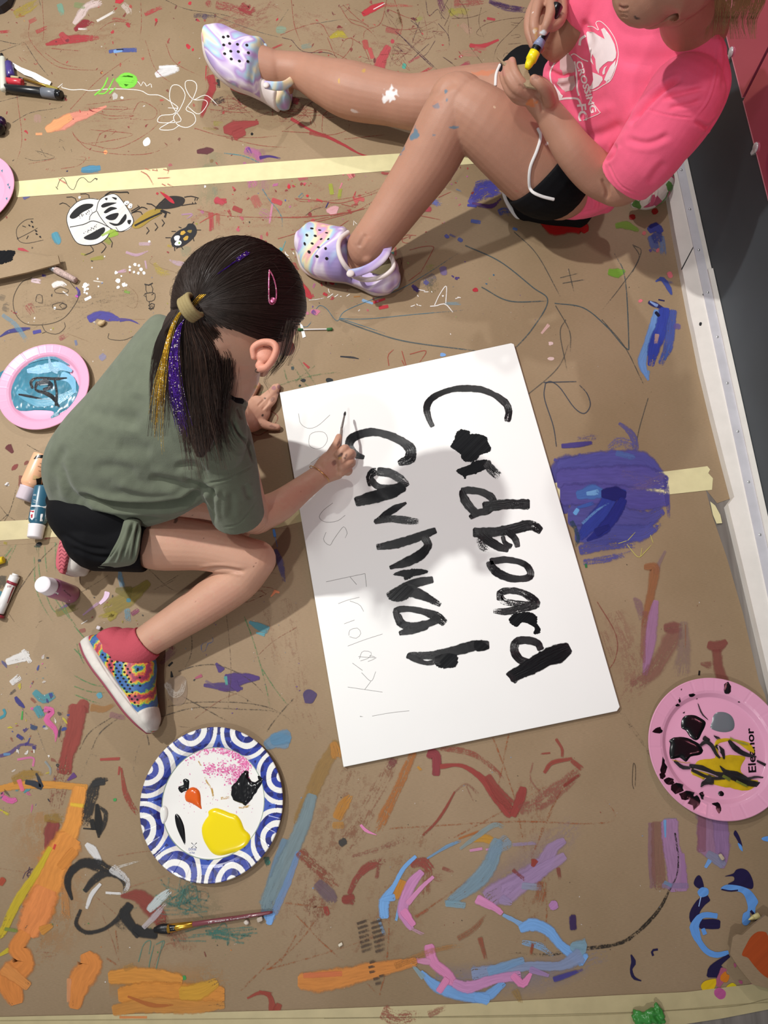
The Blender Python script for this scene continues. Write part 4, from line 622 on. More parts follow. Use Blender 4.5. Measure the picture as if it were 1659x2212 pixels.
for pts, w, c, op, d in [
    ([(400, 60), (330, 180), (280, 290), (200, 470)], [60, 80, 80, 70], '9c7a44', .6, .3), ([(270, 330), (230, 460), (160, 620), (90, 780), (40, 900)], [60, 80, 90, 110, 100], '7a8e94', .78, .15), ([(200, 620), (150, 760), (90, 900), (60, 970)], [30, 40, 40, 30], '7898c4', .6, .3), ([(60, 930), (50, 985)], [50, 34], '76a4dc', .95, .02), ([(380, 60), (400, 130)], [40, 70], 'b8803c', .7, .3),
    ([(690, 140), (640, 240), (570, 370), (480, 540), (330, 680)], [70, 80, 90, 100, 60], '8f5a44', .42, .62), ([(690, 150), (660, 190)], [50, 30], '7c3c40', .6, .4), ([(790, 110), (740, 220), (680, 350), (640, 430), (590, 560)], [40, 50, 50, 60, 40], 'b06c34', .65, .45), ([(810, 180), (830, 200)], 14, 'c89034', .7, .3), ([(400, 440), (430, 380), (470, 330)], [60, 70, 30], 'c08434', .65, .35), ([(380, 480), (430, 480)], 40, 'c08838', .5, .4),
    ([(870, 110), (905, 130), (905, 220)], [60, 60, 44], '8a3a40', .88, .12), ([(930, 90), (1010, 95), (1100, 120), (1200, 190), (1290, 290)], [20, 34, 30, 24, 12], '98483c', .6, .5), ([(930, 180), (1010, 172), (1070, 190), (1150, 250), (1210, 330), (1290, 420)], [30, 18, 26, 40, 60, 70], '96403a', .88, .2), ([(1170, 230), (1230, 320), (1290, 380)], [40, 60, 60], '93443c', .75, .35), ([(1300, 430), (1340, 330), (1350, 290)], [40, 60, 40], '94403a', .88, .15), ([(1340, 400), (1450, 350), (1560, 270), (1650, 190)], [60, 90, 80, 40], '98544a', .55, .5), ([(1460, 210), (1500, 160), (1600, 140)], [20, 24, 20], '98463c', .8, .3), ([(1490, 110), (1440, 115)], 10, '98463c', .7, .3), ([(1520, 40), (1550, 90), (1550, 130)], 16, '98463c', .7, .3), ([(1600, 150), (1650, 190)], [24, 30], '98463c', .7, .35), ([(1560, 280), (1640, 220)], 16, '8c3c34', .7, .3), ([(1400, 160), (1390, 250), (1470, 340)], 10, '98584c', .5, .5),
    ([(1000, 310), (950, 400), (900, 470), (820, 550)], [10, 16, 16, 10], '8f4236', .8, .35), ([(1000, 310), (1060, 270), (1130, 330)], [8, 12, 16], '8f5a4c', .5, .5), ([(1060, 280), (1100, 370)], 8, '8f5a4c', .4, .5),
    ([(210, 620), (270, 680), (330, 730), (390, 800)], [60, 60, 60, 60], '8c4838', .65, .5), ([(300, 780), (350, 830), (380, 870)], [60, 80, 60], '6f5a68', .6, .3), ([(240, 900), (300, 880), (280, 980)], [60, 90, 90], '8c4c3c', .45, .6), ([(460, 830), (500, 750), (560, 690), (640, 660)], [26, 34, 50, 34], '914038', .72, .4), ([(430, 860), (480, 860)], [50, 60], '8c3c34', .8, .25), ([(340, 900), (350, 940)], 30, '9c3c34', .7, .3), ([(780, 680), (840, 670), (880, 710)], [40, 60, 50], '94443c', .7, .4), ([(860, 720), (850, 850)], [60, 40], '94543c', .5, .5), ([(900, 740), (960, 760)], 50, '96584a', .4, .6), ([(940, 700), (990, 720)], 20, '94443c', .5, .4),
    ([(480, 640), (620, 600), (760, 540)], [20, 30, 40], '8c4a40', .5, .6), ([(600, 750), (620, 640)], 20, '8c4038', .6, .5), ([(730, 770), (700, 850)], [60, 40], 'c48430', .8, .15), ([(1100, 550), (1170, 550), (1220, 590)], [40, 50, 30], 'c89434', .7, .25), ([(1020, 550), (1130, 510)], [10, 14], 'b06a34', .7, .3), ([(860, 650), (960, 590), (1030, 560)], [10, 20, 14], '7098bc', .75, .3), ([(1030, 600), (1110, 540), (1200, 480), (1250, 490)], [16, 30, 30, 20], '8aa0a4', .6, .3), ([(1080, 610), (1140, 600)], 16, 'd08cb4', .8, .1), ([(1160, 605), (1210, 600)], 12, 'd08cb4', .8, .1),
    ([(800, 640), (740, 700), (690, 790), (640, 870), (640, 950)], [20, 24, 24, 60, 50], '74a8e0', .9, .15), ([(630, 860), (690, 850)], [20, 40], '74a8e0', .85, .2), ([(720, 870), (700, 970)], 14, '7ab0e2', .85, .2), ([(610, 960), (640, 1040)], 18, '7a9ab8', .6, .4), ([(830, 720), (780, 780), (740, 880), (740, 940), (780, 1010)], [40, 60, 60, 60, 30], 'c888b8', .88, .08), ([(890, 745), (830, 800), (760, 880)], [20, 24, 30], 'd48cb8', .9, .1), ([(740, 920), (790, 990)], [50, 30], 'd884b4', .9, .05), ([(780, 1010), (840, 1040)], [16, 20], 'c898b0', .6, .4),
    ([(1220, 560), (1180, 680), (1100, 780), (960, 880)], [60, 90, 90, 40], '7d9cae', .7, .25), ([(960, 880), (1050, 890)], [40, 40], '82a4b4', .7, .25), ([(1270, 560), (1200, 620), (1180, 700)], [80, 50, 30], '86a0b4', .55, .4), ([(1300, 580), (1420, 570)], 20, 'a090b8', .5, .4), ([(1560, 560), (1500, 600), (1440, 700), (1300, 780), (1180, 850)], [40, 70, 110, 110, 120], 'a488b0', .72, .15), ([(1560, 640), (1400, 740), (1270, 830)], [50, 90, 110], 'a88cb4', .7, .15), ([(1120, 860), (1200, 900), (1240, 930)], [60, 40, 30], 'd48ab8', .88, .05), ([(1240, 860), (1290, 880)], [60, 30], 'a490b8', .7, .2), ([(1350, 790), (1440, 800)], 40, '98a0b8', .6, .3),
    ([(1250, 940), (1310, 970), (1360, 1000)], [20, 24, 40], '80a8d4', .85, .1), ([(1340, 1010), (1400, 990), (1480, 1020), (1550, 1100), (1659, 1170)], [50, 70, 60, 50, 80], '76a8e2', .9, .08), ([(1350, 1080), (1440, 1100), (1500, 1150)], [30, 40, 20], '80b0dc', .6, .5), ([(1659, 1110), (1600, 1100)], [100, 50], '80a4b8', .8, .1), ([(1640, 1150), (1540, 1200), (1400, 1200), (1250, 1220), (1100, 1240)], [90, 50, 50, 60, 80], '8c9cc0', .75, .15), ([(1180, 1230), (1350, 1170)], [60, 40], '7da4cc', .7, .25),
    ([(870, 1100), (890, 1180), (960, 1240), (990, 1290)], [60, 60, 60, 60], 'd484b0', .92, .05), ([(790, 1170), (870, 1180)], [24, 40], 'd08cb0', .85, .1), ([(830, 1230), (900, 1300), (1000, 1340), (1150, 1360), (1250, 1290)], [20, 60, 70, 60, 40], '74a4dc', .88, .08), ([(770, 1180), (840, 1260)], [10, 30], '8ca8b4', .7, .2), ([(920, 1330), (960, 1270)], [40, 40], 'd884b0', .92, .05), ([(1000, 1290), (1070, 1310), (1200, 1270), (1330, 1250)], [50, 70, 50, 60], 'c88cbc', .85, .08), ([(1300, 1250), (1350, 1290), (1390, 1240)], [40, 50, 20], 'dc84b4', .92, .03), ([(1110, 1360), (1170, 1375)], [50, 60], '76a8e2', .9, .05), ([(1390, 1220), (1480, 1250)], [40, 20], 'a888bc', .7, .2),
    ([(1510, 1270), (1570, 1250), (1655, 1220)], [30, 30, 14], '46408a', .85, .3), ([(1500, 870), (1510, 905)], [20, 50], 'b07cb4', .9, 0), ([(1600, 950), (1608, 1010)], [30, 40], '4c3864', .9, .1), ([(520, 480), (550, 510), (600, 530)], [16, 18, 4], 'd884b0', .95, 0), ([(415, 575), (440, 560)], 40, '3c3a38', .85, .15), ([(1130, 1060), (1160, 1170)], [30, 16], '96503a', .7, .4), ([(1020, 1060), (1100, 1010), (1160, 940)], [30, 30, 14], '96583c', .6, .45), ([(800, 950), (870, 910)], 20, 'a0583c', .6, .45), ([(1410, 660), (1400, 690)], [40, 20], '943c30', .85, .15), ([(1300, 710), (1360, 760)], 20, '8c4038', .6, .4), ([(1450, 780), (1430, 880)], [60, 60], '9c5c3c', .6, .5), ([(1530, 700), (1540, 760)], 20, '8a4038', .6, .4), ([(1400, 1090), (1390, 1140)], 16, '98482c', .7, .3),
    ([(210, 1280), (300, 1280), (430, 1260), (600, 1220), (800, 1180)], [80, 120, 110, 90, 50], 'cf853e', .88, .15), ([(230, 1250), (420, 1240)], [30, 30], 'd8784c', .7, .15), ([(700, 1200), (900, 1120), (1080, 1090)], [40, 30, 20], 'b0783c', .45, .5), ([(0, 1330), (60, 1350)], [10, 30], '9c4436', .8, .3), ([(100, 1400), (60, 1490)], [40, 50], '9c4434', .8, .35), ([(640, 1440), (720, 1470), (820, 1450)], [80, 90, 60], '9c4c40', .6, .55), ([(870, 1450), (960, 1410)], [40, 30], '9c5448', .5, .5), ([(1310, 1330), (1340, 1390)], [50, 20], 'a8843c', .4, .4)]: S2.r(pts, w, c, op, d, .22)
for yy in range(0, 7): # tyre-like comb print
    for xx, dx in ((530, 0), (600, 6)): S2.r([(xx - 30 + yy * 4, 985 + yy * 24), (xx + 30 + yy * 4, 965 + yy * 24)], 14, '4e3f34', .75, .45)
for x, y in ((580, 1180), (575, 1205), (580, 1230), (600, 1265), (610, 1290), (630, 1250)): S2.r([(x - 16, y + 4), (x + 16, y - 4)], 14, '4e3f34', .7, .4)
S2.at(*L2)
for pts, w, c, op, d in [
    ([(1040, 200), (1110, 200)], [30, 30], '8f8494', .7, .2), ([(960, 220), (960, 400), (970, 600)], [40, 40, 40], '96707c', .6, .25), ([(1000, 220), (1000, 400), (1010, 600)], [80, 80, 90], '93685c', .55, .25), ([(1070, 210), (1080, 350), (1110, 480), (1120, 605)], [110, 110, 120, 130], 'a880a8', .82, .08), ([(1150, 400), (1160, 600)], [20, 40], 'ac80ae', .7, .2), ([(1042, 200), (1045, 300)], [20, 10], '70a0d0', .9, .05), ([(1030, 590), (1180, 590)], 34, '9c88b0', .5, .3), ([(1040, 570), (1080, 590)], 24, '7898bc', .6, .2),
    ([(1330, 130), (1330, 390)], [190, 200], 'a07898', .85, .04), ([(1265, 150), (1260, 380)], [50, 60], '9a6474', .5, .2), ([(1370, 150), (1385, 380), (1385, 480)], [100, 90, 40], '9a78a4', .75, .1), ([(1300, 400), (1360, 440), (1390, 470)], [50, 70, 50], '8c8ca8', .8, .1), ([(1285, 480), (1310, 440)], [20, 30], '74a4e0', .9, .1)]: S2.r(pts, w, c, op, d, .15)
NV, SKY = '1d1540', '5f96dc'
S2.b([(1465, 260), (1485, 290), (1500, 330), (1505, 355), (1490, 345), (1470, 310), (1453, 280)], NV); S2.b([(1478, 335), (1500, 350), (1508, 385), (1490, 370)], SKY); S2.b([(1622, 305), (1659, 295), (1665, 325), (1630, 320)], SKY)
S2.b([(1245, 528), (1262, 545), (1275, 590), (1270, 605), (1240, 605), (1215, 580), (1225, 545)], NV); S2.r([(1300, 665), (1260, 690), (1225, 740), (1215, 790), (1230, 820)], [40, 50, 50, 50, 30], NV, 1, 0, 0); S2.b([(1240, 620), (1265, 600), (1300, 610), (1300, 645), (1260, 660), (1240, 640)], SKY)
S2.r([(1255, 820), (1320, 820), (1365, 822)], [50, 56, 50], NV, 1, 0, 0); S2.r([(1352, 772), (1290, 765), (1250, 780), (1220, 830), (1225, 870), (1245, 920), (1290, 980), (1350, 1005), (1420, 990)], [30, 30, 34, 50, 50, 34, 32, 34, 22], SKY, 1, 0, 0); S2.r([(1270, 850), (1282, 880)], 22, SKY, 1, 0, 0); S2.r([(1258, 655), (1245, 715)], 5, '9ab8e4', 1, 0, 0)
S2.b([(1400, 535), (1450, 518), (1470, 495), (1505, 488), (1540, 505), (1565, 550), (1572, 590), (1560, 610), (1520, 600), (1480, 590), (1440, 590), (1420, 580), (1455, 560), (1450, 535)], NV); S2.b([(1378, 612), (1410, 585), (1480, 590), (1530, 605), (1560, 625), (1590, 665), (1600, 690), (1585, 720), (1580, 765), (1560, 740), (1550, 760), (1555, 800), (1530, 828), (1505, 815), (1510, 760), (1535, 740), (1535, 700), (1510, 640), (1460, 622)], SKY); S2.r([(1380, 612), (1430, 622), (1480, 618)], 8, NV, 1, 0, 0); S2.r([(1555, 740), (1580, 770), (1590, 800)], 14, NV, 1, 0, 0)
S2.r([(1425, 1010), (1370, 1050), (1330, 1090), (1325, 1130)], [20, 34, 50, 60], NV, 1, 0, 0); S2.r([(1380, 1075), (1340, 1120)], [20, 60], NV, 1, 0, 0)
S2.b([(1258, 1195), (1270, 1170), (1300, 1155), (1350, 1150), (1345, 1190), (1310, 1243), (1275, 1225)], 'd9b411'); S2.b([(1410, 1195), (1445, 1172), (1470, 1190), (1450, 1215), (1425, 1222)], 'c8b412'); S2.b([(1340, 1215), (1370, 1200), (1405, 1225), (1400, 1260), (1370, 1270), (1340, 1245)], 'b4548c'); S2.r([(1395, 1090), (1375, 1150), (1360, 1190)], [40, 50, 30], 'b05c78', .9, .1); S2.e(1400, 1140, 24, 34, 20, 'c8741c'); S2.r([(1560, 1180), (1585, 1230), (1605, 1270)], [20, 20, 30], 'b85a80', 1, 0, 0); S2.e(1495, 1168, 14, 10, 30, 'a85474'); S2.e(1462, 1066, 8, 14, 0, 'a85474')
S2.r([(840, 1005), (855, 1050), (840, 1090), (855, 1140), (900, 1160)], [8, 30, 14, 18, 6], NV, 1, 0, 0); S2.r([(972, 1010), (965, 980), (1000, 972)], 12, NV, 1, 0, 0); S2.r([(493, 770), (493, 850)], [34, 40], '3c2a54', .9, .2); S2.e(375, 705, 26, 26, 0, 'a878a8')
# mid-left region (around the kneeling child)
S2.at(*N_)
for pts, w, c, op, d in [
    ([(1340, 1360), (1350, 1500), (1380, 1620)], [30, 60, 70], '6c9cb8', .6, .35), ([(1420, 1850), (1440, 1980)], [70, 70], '6a9cb0', .5, .4), ([(1659, 1550), (1500, 1680), (1300, 1800), (1180, 1850)], [90, 160, 220, 140], '8c7c34', .65, .25), ([(1300, 1630), (1450, 1660)], [60, 160], '7c7034', .6, .3), ([(1220, 1960), (1280, 1900), (1100, 1930)], [60, 90, 30], 'a0902c', .6, .35), ([(930, 1910), (1030, 1830), (1120, 1760)], [20, 30, 40], 'b894b4', .6, .35), ([(1120, 1780), (1180, 1720), (1200, 1660)], [40, 60, 70], 'e0c4dc', .92, .05), ([(640, 1870), (780, 1780)], [30, 40], '6a5088', .6, .4), ([(640, 1890), (860, 1820)], [90, 70], '80783c', .6, .35), ([(910, 2010), (980, 1970)], 10, 'e0dcd8', .8, .1), ([(1480, 1900), (1550, 1850)], [60, 50], '8c3c64', .7, .4), ([(1440, 1730), (1440, 1760)], 50, '3f8090', .7, .1),
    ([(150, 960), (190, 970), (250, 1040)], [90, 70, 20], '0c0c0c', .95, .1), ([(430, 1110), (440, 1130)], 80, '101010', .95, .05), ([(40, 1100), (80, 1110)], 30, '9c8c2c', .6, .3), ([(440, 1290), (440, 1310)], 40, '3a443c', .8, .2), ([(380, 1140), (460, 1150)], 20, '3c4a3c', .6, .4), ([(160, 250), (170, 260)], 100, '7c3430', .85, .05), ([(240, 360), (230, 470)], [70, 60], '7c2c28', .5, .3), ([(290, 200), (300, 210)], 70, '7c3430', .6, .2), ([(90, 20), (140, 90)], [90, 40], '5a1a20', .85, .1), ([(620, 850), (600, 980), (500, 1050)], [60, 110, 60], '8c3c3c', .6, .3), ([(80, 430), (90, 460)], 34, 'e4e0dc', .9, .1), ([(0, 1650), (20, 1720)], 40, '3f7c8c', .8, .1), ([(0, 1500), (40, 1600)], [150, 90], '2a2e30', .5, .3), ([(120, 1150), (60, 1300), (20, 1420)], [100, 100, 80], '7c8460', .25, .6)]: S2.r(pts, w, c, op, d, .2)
S2.at(*M_)
for pts, w, c, op, d in [
    ([(1490, 290), (1500, 340)], [20, 24], '4f86cc', .95, 0), ([(1500, 340), (1518, 420)], 4, '4f86cc', .9, 0), ([(1505, 440), (1540, 540), (1570, 680)], [30, 60, 24], '5a5c94', .6, .4), ([(1310, 980), (1370, 1010), (1440, 1040)], [24, 60, 70], '4f8c98', .85, .15), ([(1360, 1060), (1420, 1075)], [14, 30], '5a9ca8', .8, .1), ([(1470, 790), (1500, 750), (1530, 760)], [10, 30, 20], 'e08c64', .95, 0), ([(1060, 1290), (1100, 1340)], [20, 60], '4a3470', .92, .05), ([(1130, 1390), (1210, 1410), (1280, 1400), (1380, 1400)], [50, 120, 90, 30], '4a3270', .95, .05), ([(1190, 1440), (1230, 1490)], [80, 40], '4a3270', .95, .05), ([(1080, 1480), (1150, 1490)], [20, 30], '5a3c74', .7, .3), ([(980, 1420), (1060, 1460)], [20, 20], '7a6484', .5, .4), ([(905, 1400), (950, 1380)], [14, 30], 'a8546c', .8, .1), ([(1130, 1390), (1140, 1450)], [30, 20], '5aa49c', .7, .3), ([(650, 1290), (700, 1230), (750, 1180)], [30, 60, 60], '8c6468', .5, .4), ([(690, 1150), (750, 1180)], [30, 30], '7a3c40', .6, .4), ([(1430, 900), (1500, 1200), (1550, 1400)], [60, 60, 90], '96644c', .3, .65), ([(1480, 1860), (1600, 1830)], [100, 120], '64a4c4' if False else '5f8fb0', .6, .15), ([(705, 1310), (735, 1280)], 16, '0c0c0c', .95, .1), ([(725, 1350), (730, 1390)], [10, 22], '0c0c0c', .95, .05), ([(480, 590), (530, 585)], 12, '121010', .9, .1), ([(1240, 560), (1600, 640)], 6, '5a4438', .3, .5), ([(80, 1040), (40, 1050)], 34, '98504c', .5, .3)]: S2.r(pts, w, c, op, d, .2)
S2.at(0, 0, 1); S2.r([(15, 1430), (60, 1415)], [14, 26], 'd4d0cc', .85, .3); S2.r([(25, 1475), (42, 1462)], 14, 'd0ccc8', .85, .3); S2.r([(50, 1405), (65, 1430)], 10, 'd8d4d0', .8, .3)
S2.r([(1170, 720), (1185, 702)], [5, 8], 'd8b0a8', .8, .2); S2.e(1190, 742, 5, 4, 0, 'd0b4b0'); S2.e(1190, 775, 7, 4, 0, 'd4b8b2'); S2.e(956, 766, 6, 4, 0, '7098cc'); S2.r([(655, 783), (668, 795)], [3, 6], 'a83c3c', .9, .1); S2.r([(735, 770), (760, 772), (775, 775)], [3, 5, 2], '2c2c30', .9, .1)
S2.build('paint_smears', s_main)['kind'] = 'stuff'
# --- splatter
SP = Paint(.00135)
top_reg = [(0, 0), (1180, 0), (1100, 150), (880, 220), (620, 180), (600, 330), (0, 360)]
scat(SP, top_reg, 330, [RED, DRED, 'b85a50', '8c3a3a', '9c5048', '7a3a3e'], .6, 5, 2.2)
scat(SP, top_reg, 110, ['e8e2dc', 'e0dad4', '302c2e', '3a3a50', '8a9a4a', 'd09a50'], .4, 2.2)
mid = [(300, 350), (1080, 350), (1030, 420), (860, 620), (760, 700), (640, 640), (560, 540), (420, 500)]
scat(SP, mid, 330, [RED, 'b84a50', '9c4240', 'c05a6c', 'c06aa0', 'a83c40', '8c3a3a'], .6, 6, 2.0)
scat(SP, mid, 90, ['4a3a74', '5a64a4', 'e8e2dc', '9aa03c', '4a9aa0', '2c2c30'], .5, 3)
scat(SP, [(0, 450), (420, 560), (380, 720), (120, 940), (0, 740)], 150, ['e8e4e0', '46408a', '8c3a3a', '2c2c30', '6a7aa0', '9a9440'], .5, 3)
scat(SP, [(640, 620), (880, 560), (1100, 560), (1200, 700), (820, 800), (640, 760)], 90, ['e8e4e0', '2c2c30', '6a4a8c', '3a6a8a', '8c3a3a', '9cbc6c'], .5, 2.6)
scat(SP, [(0, 1400), (110, 1420), (160, 1560), (100, 1750), (0, 1760)], 150, ['463c7a', 'd0609c', '4a8c96', 'bcae3c', '2c323c', 'e0dcd8', '8f4a40', '3c4a8a'], .7, 6, 2.4)
scat(SP, [(180, 1230), (330, 1330), (350, 1500), (180, 1370)], 70, ['9a8c34', 'e0dcd8', '8c3c3c', '3c3c38'], .5, 2.5)
scat(SP, [(340, 1380), (640, 1260), (700, 1500), (560, 1600), (360, 1540)], 90, ['5a3c74', 'd8d4d0', '2c2c30', '6a4a8c', '8c8c88', '98604c'], .4, 2.4)
scat(SP, [(60, 1850), (400, 1950), (600, 2000), (560, 2140), (0, 2140)], 90, ['e4e0dc', '3c8a48', '2c2c30', 'd0803c'], .4, 2.4)
scat(SP, [(600, 1680), (1300, 1600), (1500, 1750), (1450, 2120), (700, 2140)], 150, ['e8e4e0', '2c2624', '8c4038', '76a8e2', 'd8d0c8'], .4, 1.8)
scat(SP, [(1120, 560), (1440, 560), (1480, 1000), (1250, 850)], 40, ['e8e4e0', '2c2624', '4c4030'], .4, 1.6)
scat(SP, [(1300, 1100), (1560, 1250), (1620, 1450), (1380, 1430)], 30, ['e8e4e0', '2c2624', '8c5048'], .4, 1.6)
# fuzzy dabs: dotted paw-like prints
SP.at(*E_)
for x, y, r in ((1212, 905, 14), (1225, 935, 10), (1245, 940, 14), (1600, 835, 14), (1572, 820, 8), (1562, 812, 6), (1620, 830, 8)): SP.e(x, y, r, col='4a3a70')
for x, y, l, a in ((70, 610, 30, 70), (85, 625, 30, 40), (95, 655, 24, 10), (140, 610, 20, 60), (455, 940, 24, 80), (460, 955, 20, 60), (1290, 940, 60, 10), (1330, 955, 40, 0), (1380, 955, 14, 60), (1210, 1080, 40, -20), (1250, 1070, 20, 45), (1275, 1078, 24, 10), (1255, 990, 20, 60), (525, 990, 40, -35), (565, 995, 14, 0), (630, 985, 34, -35), (470, 990, 60, -35), (1610, 1010, 40, -20), (1625, 1005, 30, 10)):
    ca, sa = math.cos(math.radians(a)) * l / 2, math.sin(math.radians(a)) * l / 2; SP.r([(x - ca, y - sa), (x, y + 1), (x + ca, y + sa)], 7, 'ece8e4', .95, .1)
SP.r([(280, 1030), (330, 1025), (380, 1018), (430, 1005)], 5, 'ece8e4', .9, .45)
SP.at(*D_)
for x, y, r in ((570, 287, 9), (910, 325, 14), (935, 345, 14), (833, 825, 12), (968, 768, 11), (995, 775, 9), (930, 785, 9), (930, 808, 8), (960, 822, 9), (1010, 803, 12), (992, 830, 10), (1032, 828, 11), (845, 885, 16), (847, 930, 12), (890, 913, 16), (905, 915, 10), (610, 915, 16), (628, 942, 9), (607, 952, 8), (622, 975, 9), (605, 968, 7), (392, 1080, 9), (700, 870, 7), (870, 850, 6), (660, 790, 5), (705, 925, 6), (1070, 603, 8), (1470, 210, 7)): SP.e(x, y, r, col='ece8e4')
SP.at(*A_)
for x, y, r, c in ((1000, 128, 12, 'b4343c'), (1205, 298, 16, 'b4343c'), (1235, 318, 9, 'b4343c'), (675, 973, 14, 'dd9262'), (1215, 20, 12, 'b4343c'), (1310, 105, 20, '6a5a5c'), (760, 5, 26, 'b4343c'), (720, 205, 12, 'a83c40'), (820, 160, 16, 'a04040'), (780, 625, 10, 'dcd8d4'), (735, 615, 22, 'b8b0a8'), (1355, 1030, 14, '7a6444'), (430, 1095, 6, '34304a')): SP.e(x, y, r, r * .8, RNG.uniform(0, 180), c)
SP.b([(915, 905), (945, 878), (962, 900), (955, 925), (925, 935)], 'e6e2de'); SP.at(*B_)
for x, y, r, c in ((604, 1195, 12, 'b82a34'), (722, 1252, 9, 'b82a34'), (703, 1182, 6, 'b03a40'), (1270, 265, 14, 'a84048'), (502, 1118, 6, '1c1a1c'), (582, 1282, 6, '4a5c9c'), (1392, 500, 6, '3a3474'), (68, 1190, 5, 'e8e8f0'), (368, 858, 10, '101012'), (1090, 450, 10, 'c8a040')): SP.e(x, y, r, r * .85, RNG.uniform(0, 180), c)
SP.at(0, 0, 1)
for x, y, r, c in ((1027, 626, 6, 'b0303a'), (965, 510, 5, '4a4a94'), (728, 830, 4, '1c1c20'), (655, 822, 5, '1c2022'), (648, 833, 3, '1c2022'), (632, 795, 4, '3a4444'), (712, 822, 8, '1c2022'), (668, 1505, 16, '4a3c60'), (1190, 1955, 3, '2c2c2c'), (578, 1862, 6, '3a7a6a'), (248, 1728, 4, '3c8a48'), (397, 2112, 6, '3c8a48'), (380, 2185, 5, '3c8a48'), (445, 2198, 7, '2c8a4c'), (207, 2200, 8, '8a8a34'), (620, 2190, 3, '34302c')): SP.e(x, y, r, r * .8, RNG.uniform(0, 180), c)
SP.build('paint_splatter', s_mid)['kind'] = 'stuff'
# --- crayon lines
CR = Paint(.0013); rc = '9a4c42'
CR.at(*A_)
for c, w, lines in [
    (rc, 5, [[(450, 700), (620, 520), (780, 400), (870, 340)], [(460, 840), (500, 900), (600, 930), (740, 950), (900, 880), (1010, 790), (1020, 700), (950, 610)], [(470, 860), (560, 950), (700, 980), (860, 990), (1000, 970), (1160, 880)], [(550, 670), (800, 640), (960, 620)], [(540, 690), (760, 700), (930, 690)], [(850, 720), (900, 650), (1000, 700), (980, 760), (880, 760), (850, 720)], [(560, 700), (700, 740), (860, 740), (700, 760), (550, 710)], [(700, 680), (820, 690), (720, 730)], [(190, 130), (190, 250), (300, 380), (430, 440), (760, 450)], [(290, 340), (400, 410), (560, 440)], [(100, 560), (120, 700), (140, 900), (100, 1060)], [(930, 260), (1000, 450), (1140, 560)], [(1060, 280), (1120, 400), (1310, 500)], [(900, 0), (905, 150), (890, 280)], [(620, 200), (720, 140), (860, 150)], [(270, 0), (280, 200), (260, 320)], [(580, 830), (850, 860), (640, 910), (540, 905), (600, 830)], [(610, 930), (640, 860), (700, 830), (740, 840), (650, 900)], [(390, 1080), (500, 1060), (550, 1010), (470, 1000)], [(180, 1050), (380, 1010)], [(330, 310), (560, 330)]]),
    ('3c3a3c', 4.5, [[(0, 650), (190, 600), (330, 560), (380, 575)], [(80, 785), (200, 720), (390, 685), (385, 640)], [(160, 275), (240, 400), (320, 500)], [(0, 260), (100, 280), (160, 270)], [(250, 0), (265, 50)], [(1060, 0), (1200, 60), (1450, 100), (1659, 180)], [(0, 330), (160, 270)]]),
    ('2c2c30', 3.5, [[(160, 1012), (230, 1028), (350, 1005), (225, 965), (345, 1028)], [(260, 950), (300, 1020)], [(380, 890), (410, 905), (385, 915)], [(385, 900), (378, 912)], [(378, 940), (380, 946)], [(400, 935), (425, 980)], [(455, 955), (460, 975), (430, 985)]]),
    ('9c4640', 4, [[(300, 1080), (290, 1090)], [(310, 1078), (300, 1095)], [(325, 1080), (312, 1098)], [(340, 1085), (325, 1100)], [(350, 1090), (340, 1100)], [(120, 360), (150, 400), (175, 395), (140, 370), (110, 365)]])]:
    for p in lines: CR.r(p, w, c, .75, .55, .1)
CR.at(*A_)
for p in ([(395, 560), (460, 575), (520, 572), (580, 580), (680, 570), (800, 570), (900, 580), (950, 605), (1020, 610), (1090, 650), (1140, 690), (1075, 690)], [(1140, 690), (1110, 730), (1030, 740), (1010, 780), (1090, 785), (1160, 770), (1110, 690), (1085, 620), (1100, 550), (1150, 550), (1185, 610), (1150, 700), (1110, 750), (1140, 800), (1200, 815), (1250, 780), (1240, 730), (1190, 700), (1230, 640), (1260, 560), (1240, 520), (1190, 520), (1190, 570), (1235, 635), (1310, 640), (1325, 670), (1270, 730), (1200, 680)], [(1240, 640), (1320, 610), (1395, 675)], [(1110, 770), (1020, 825), (1100, 830), (1150, 800)], [(865, 540), (880, 515), (900, 550), (920, 520), (935, 550), (950, 545), (965, 535), (970, 560)], [(370, 560), (400, 535), (395, 560)]): CR.r(p, 4.5, 'ebe6df', .95, .15, .1)
for p, w in (([(605, 610), (660, 560), (690, 495)], 10), ([(630, 600), (680, 590), (730, 500)], 9), ([(700, 600), (740, 560)], 9), ([(750, 520), (800, 480), (860, 500), (850, 540), (790, 550), (770, 510), (840, 500), (800, 540)], 34), ([(760, 515), (810, 515), (850, 520)], 50)): CR.r(p, w, '7fd24a', .92, .25)
CR.at(*B_)
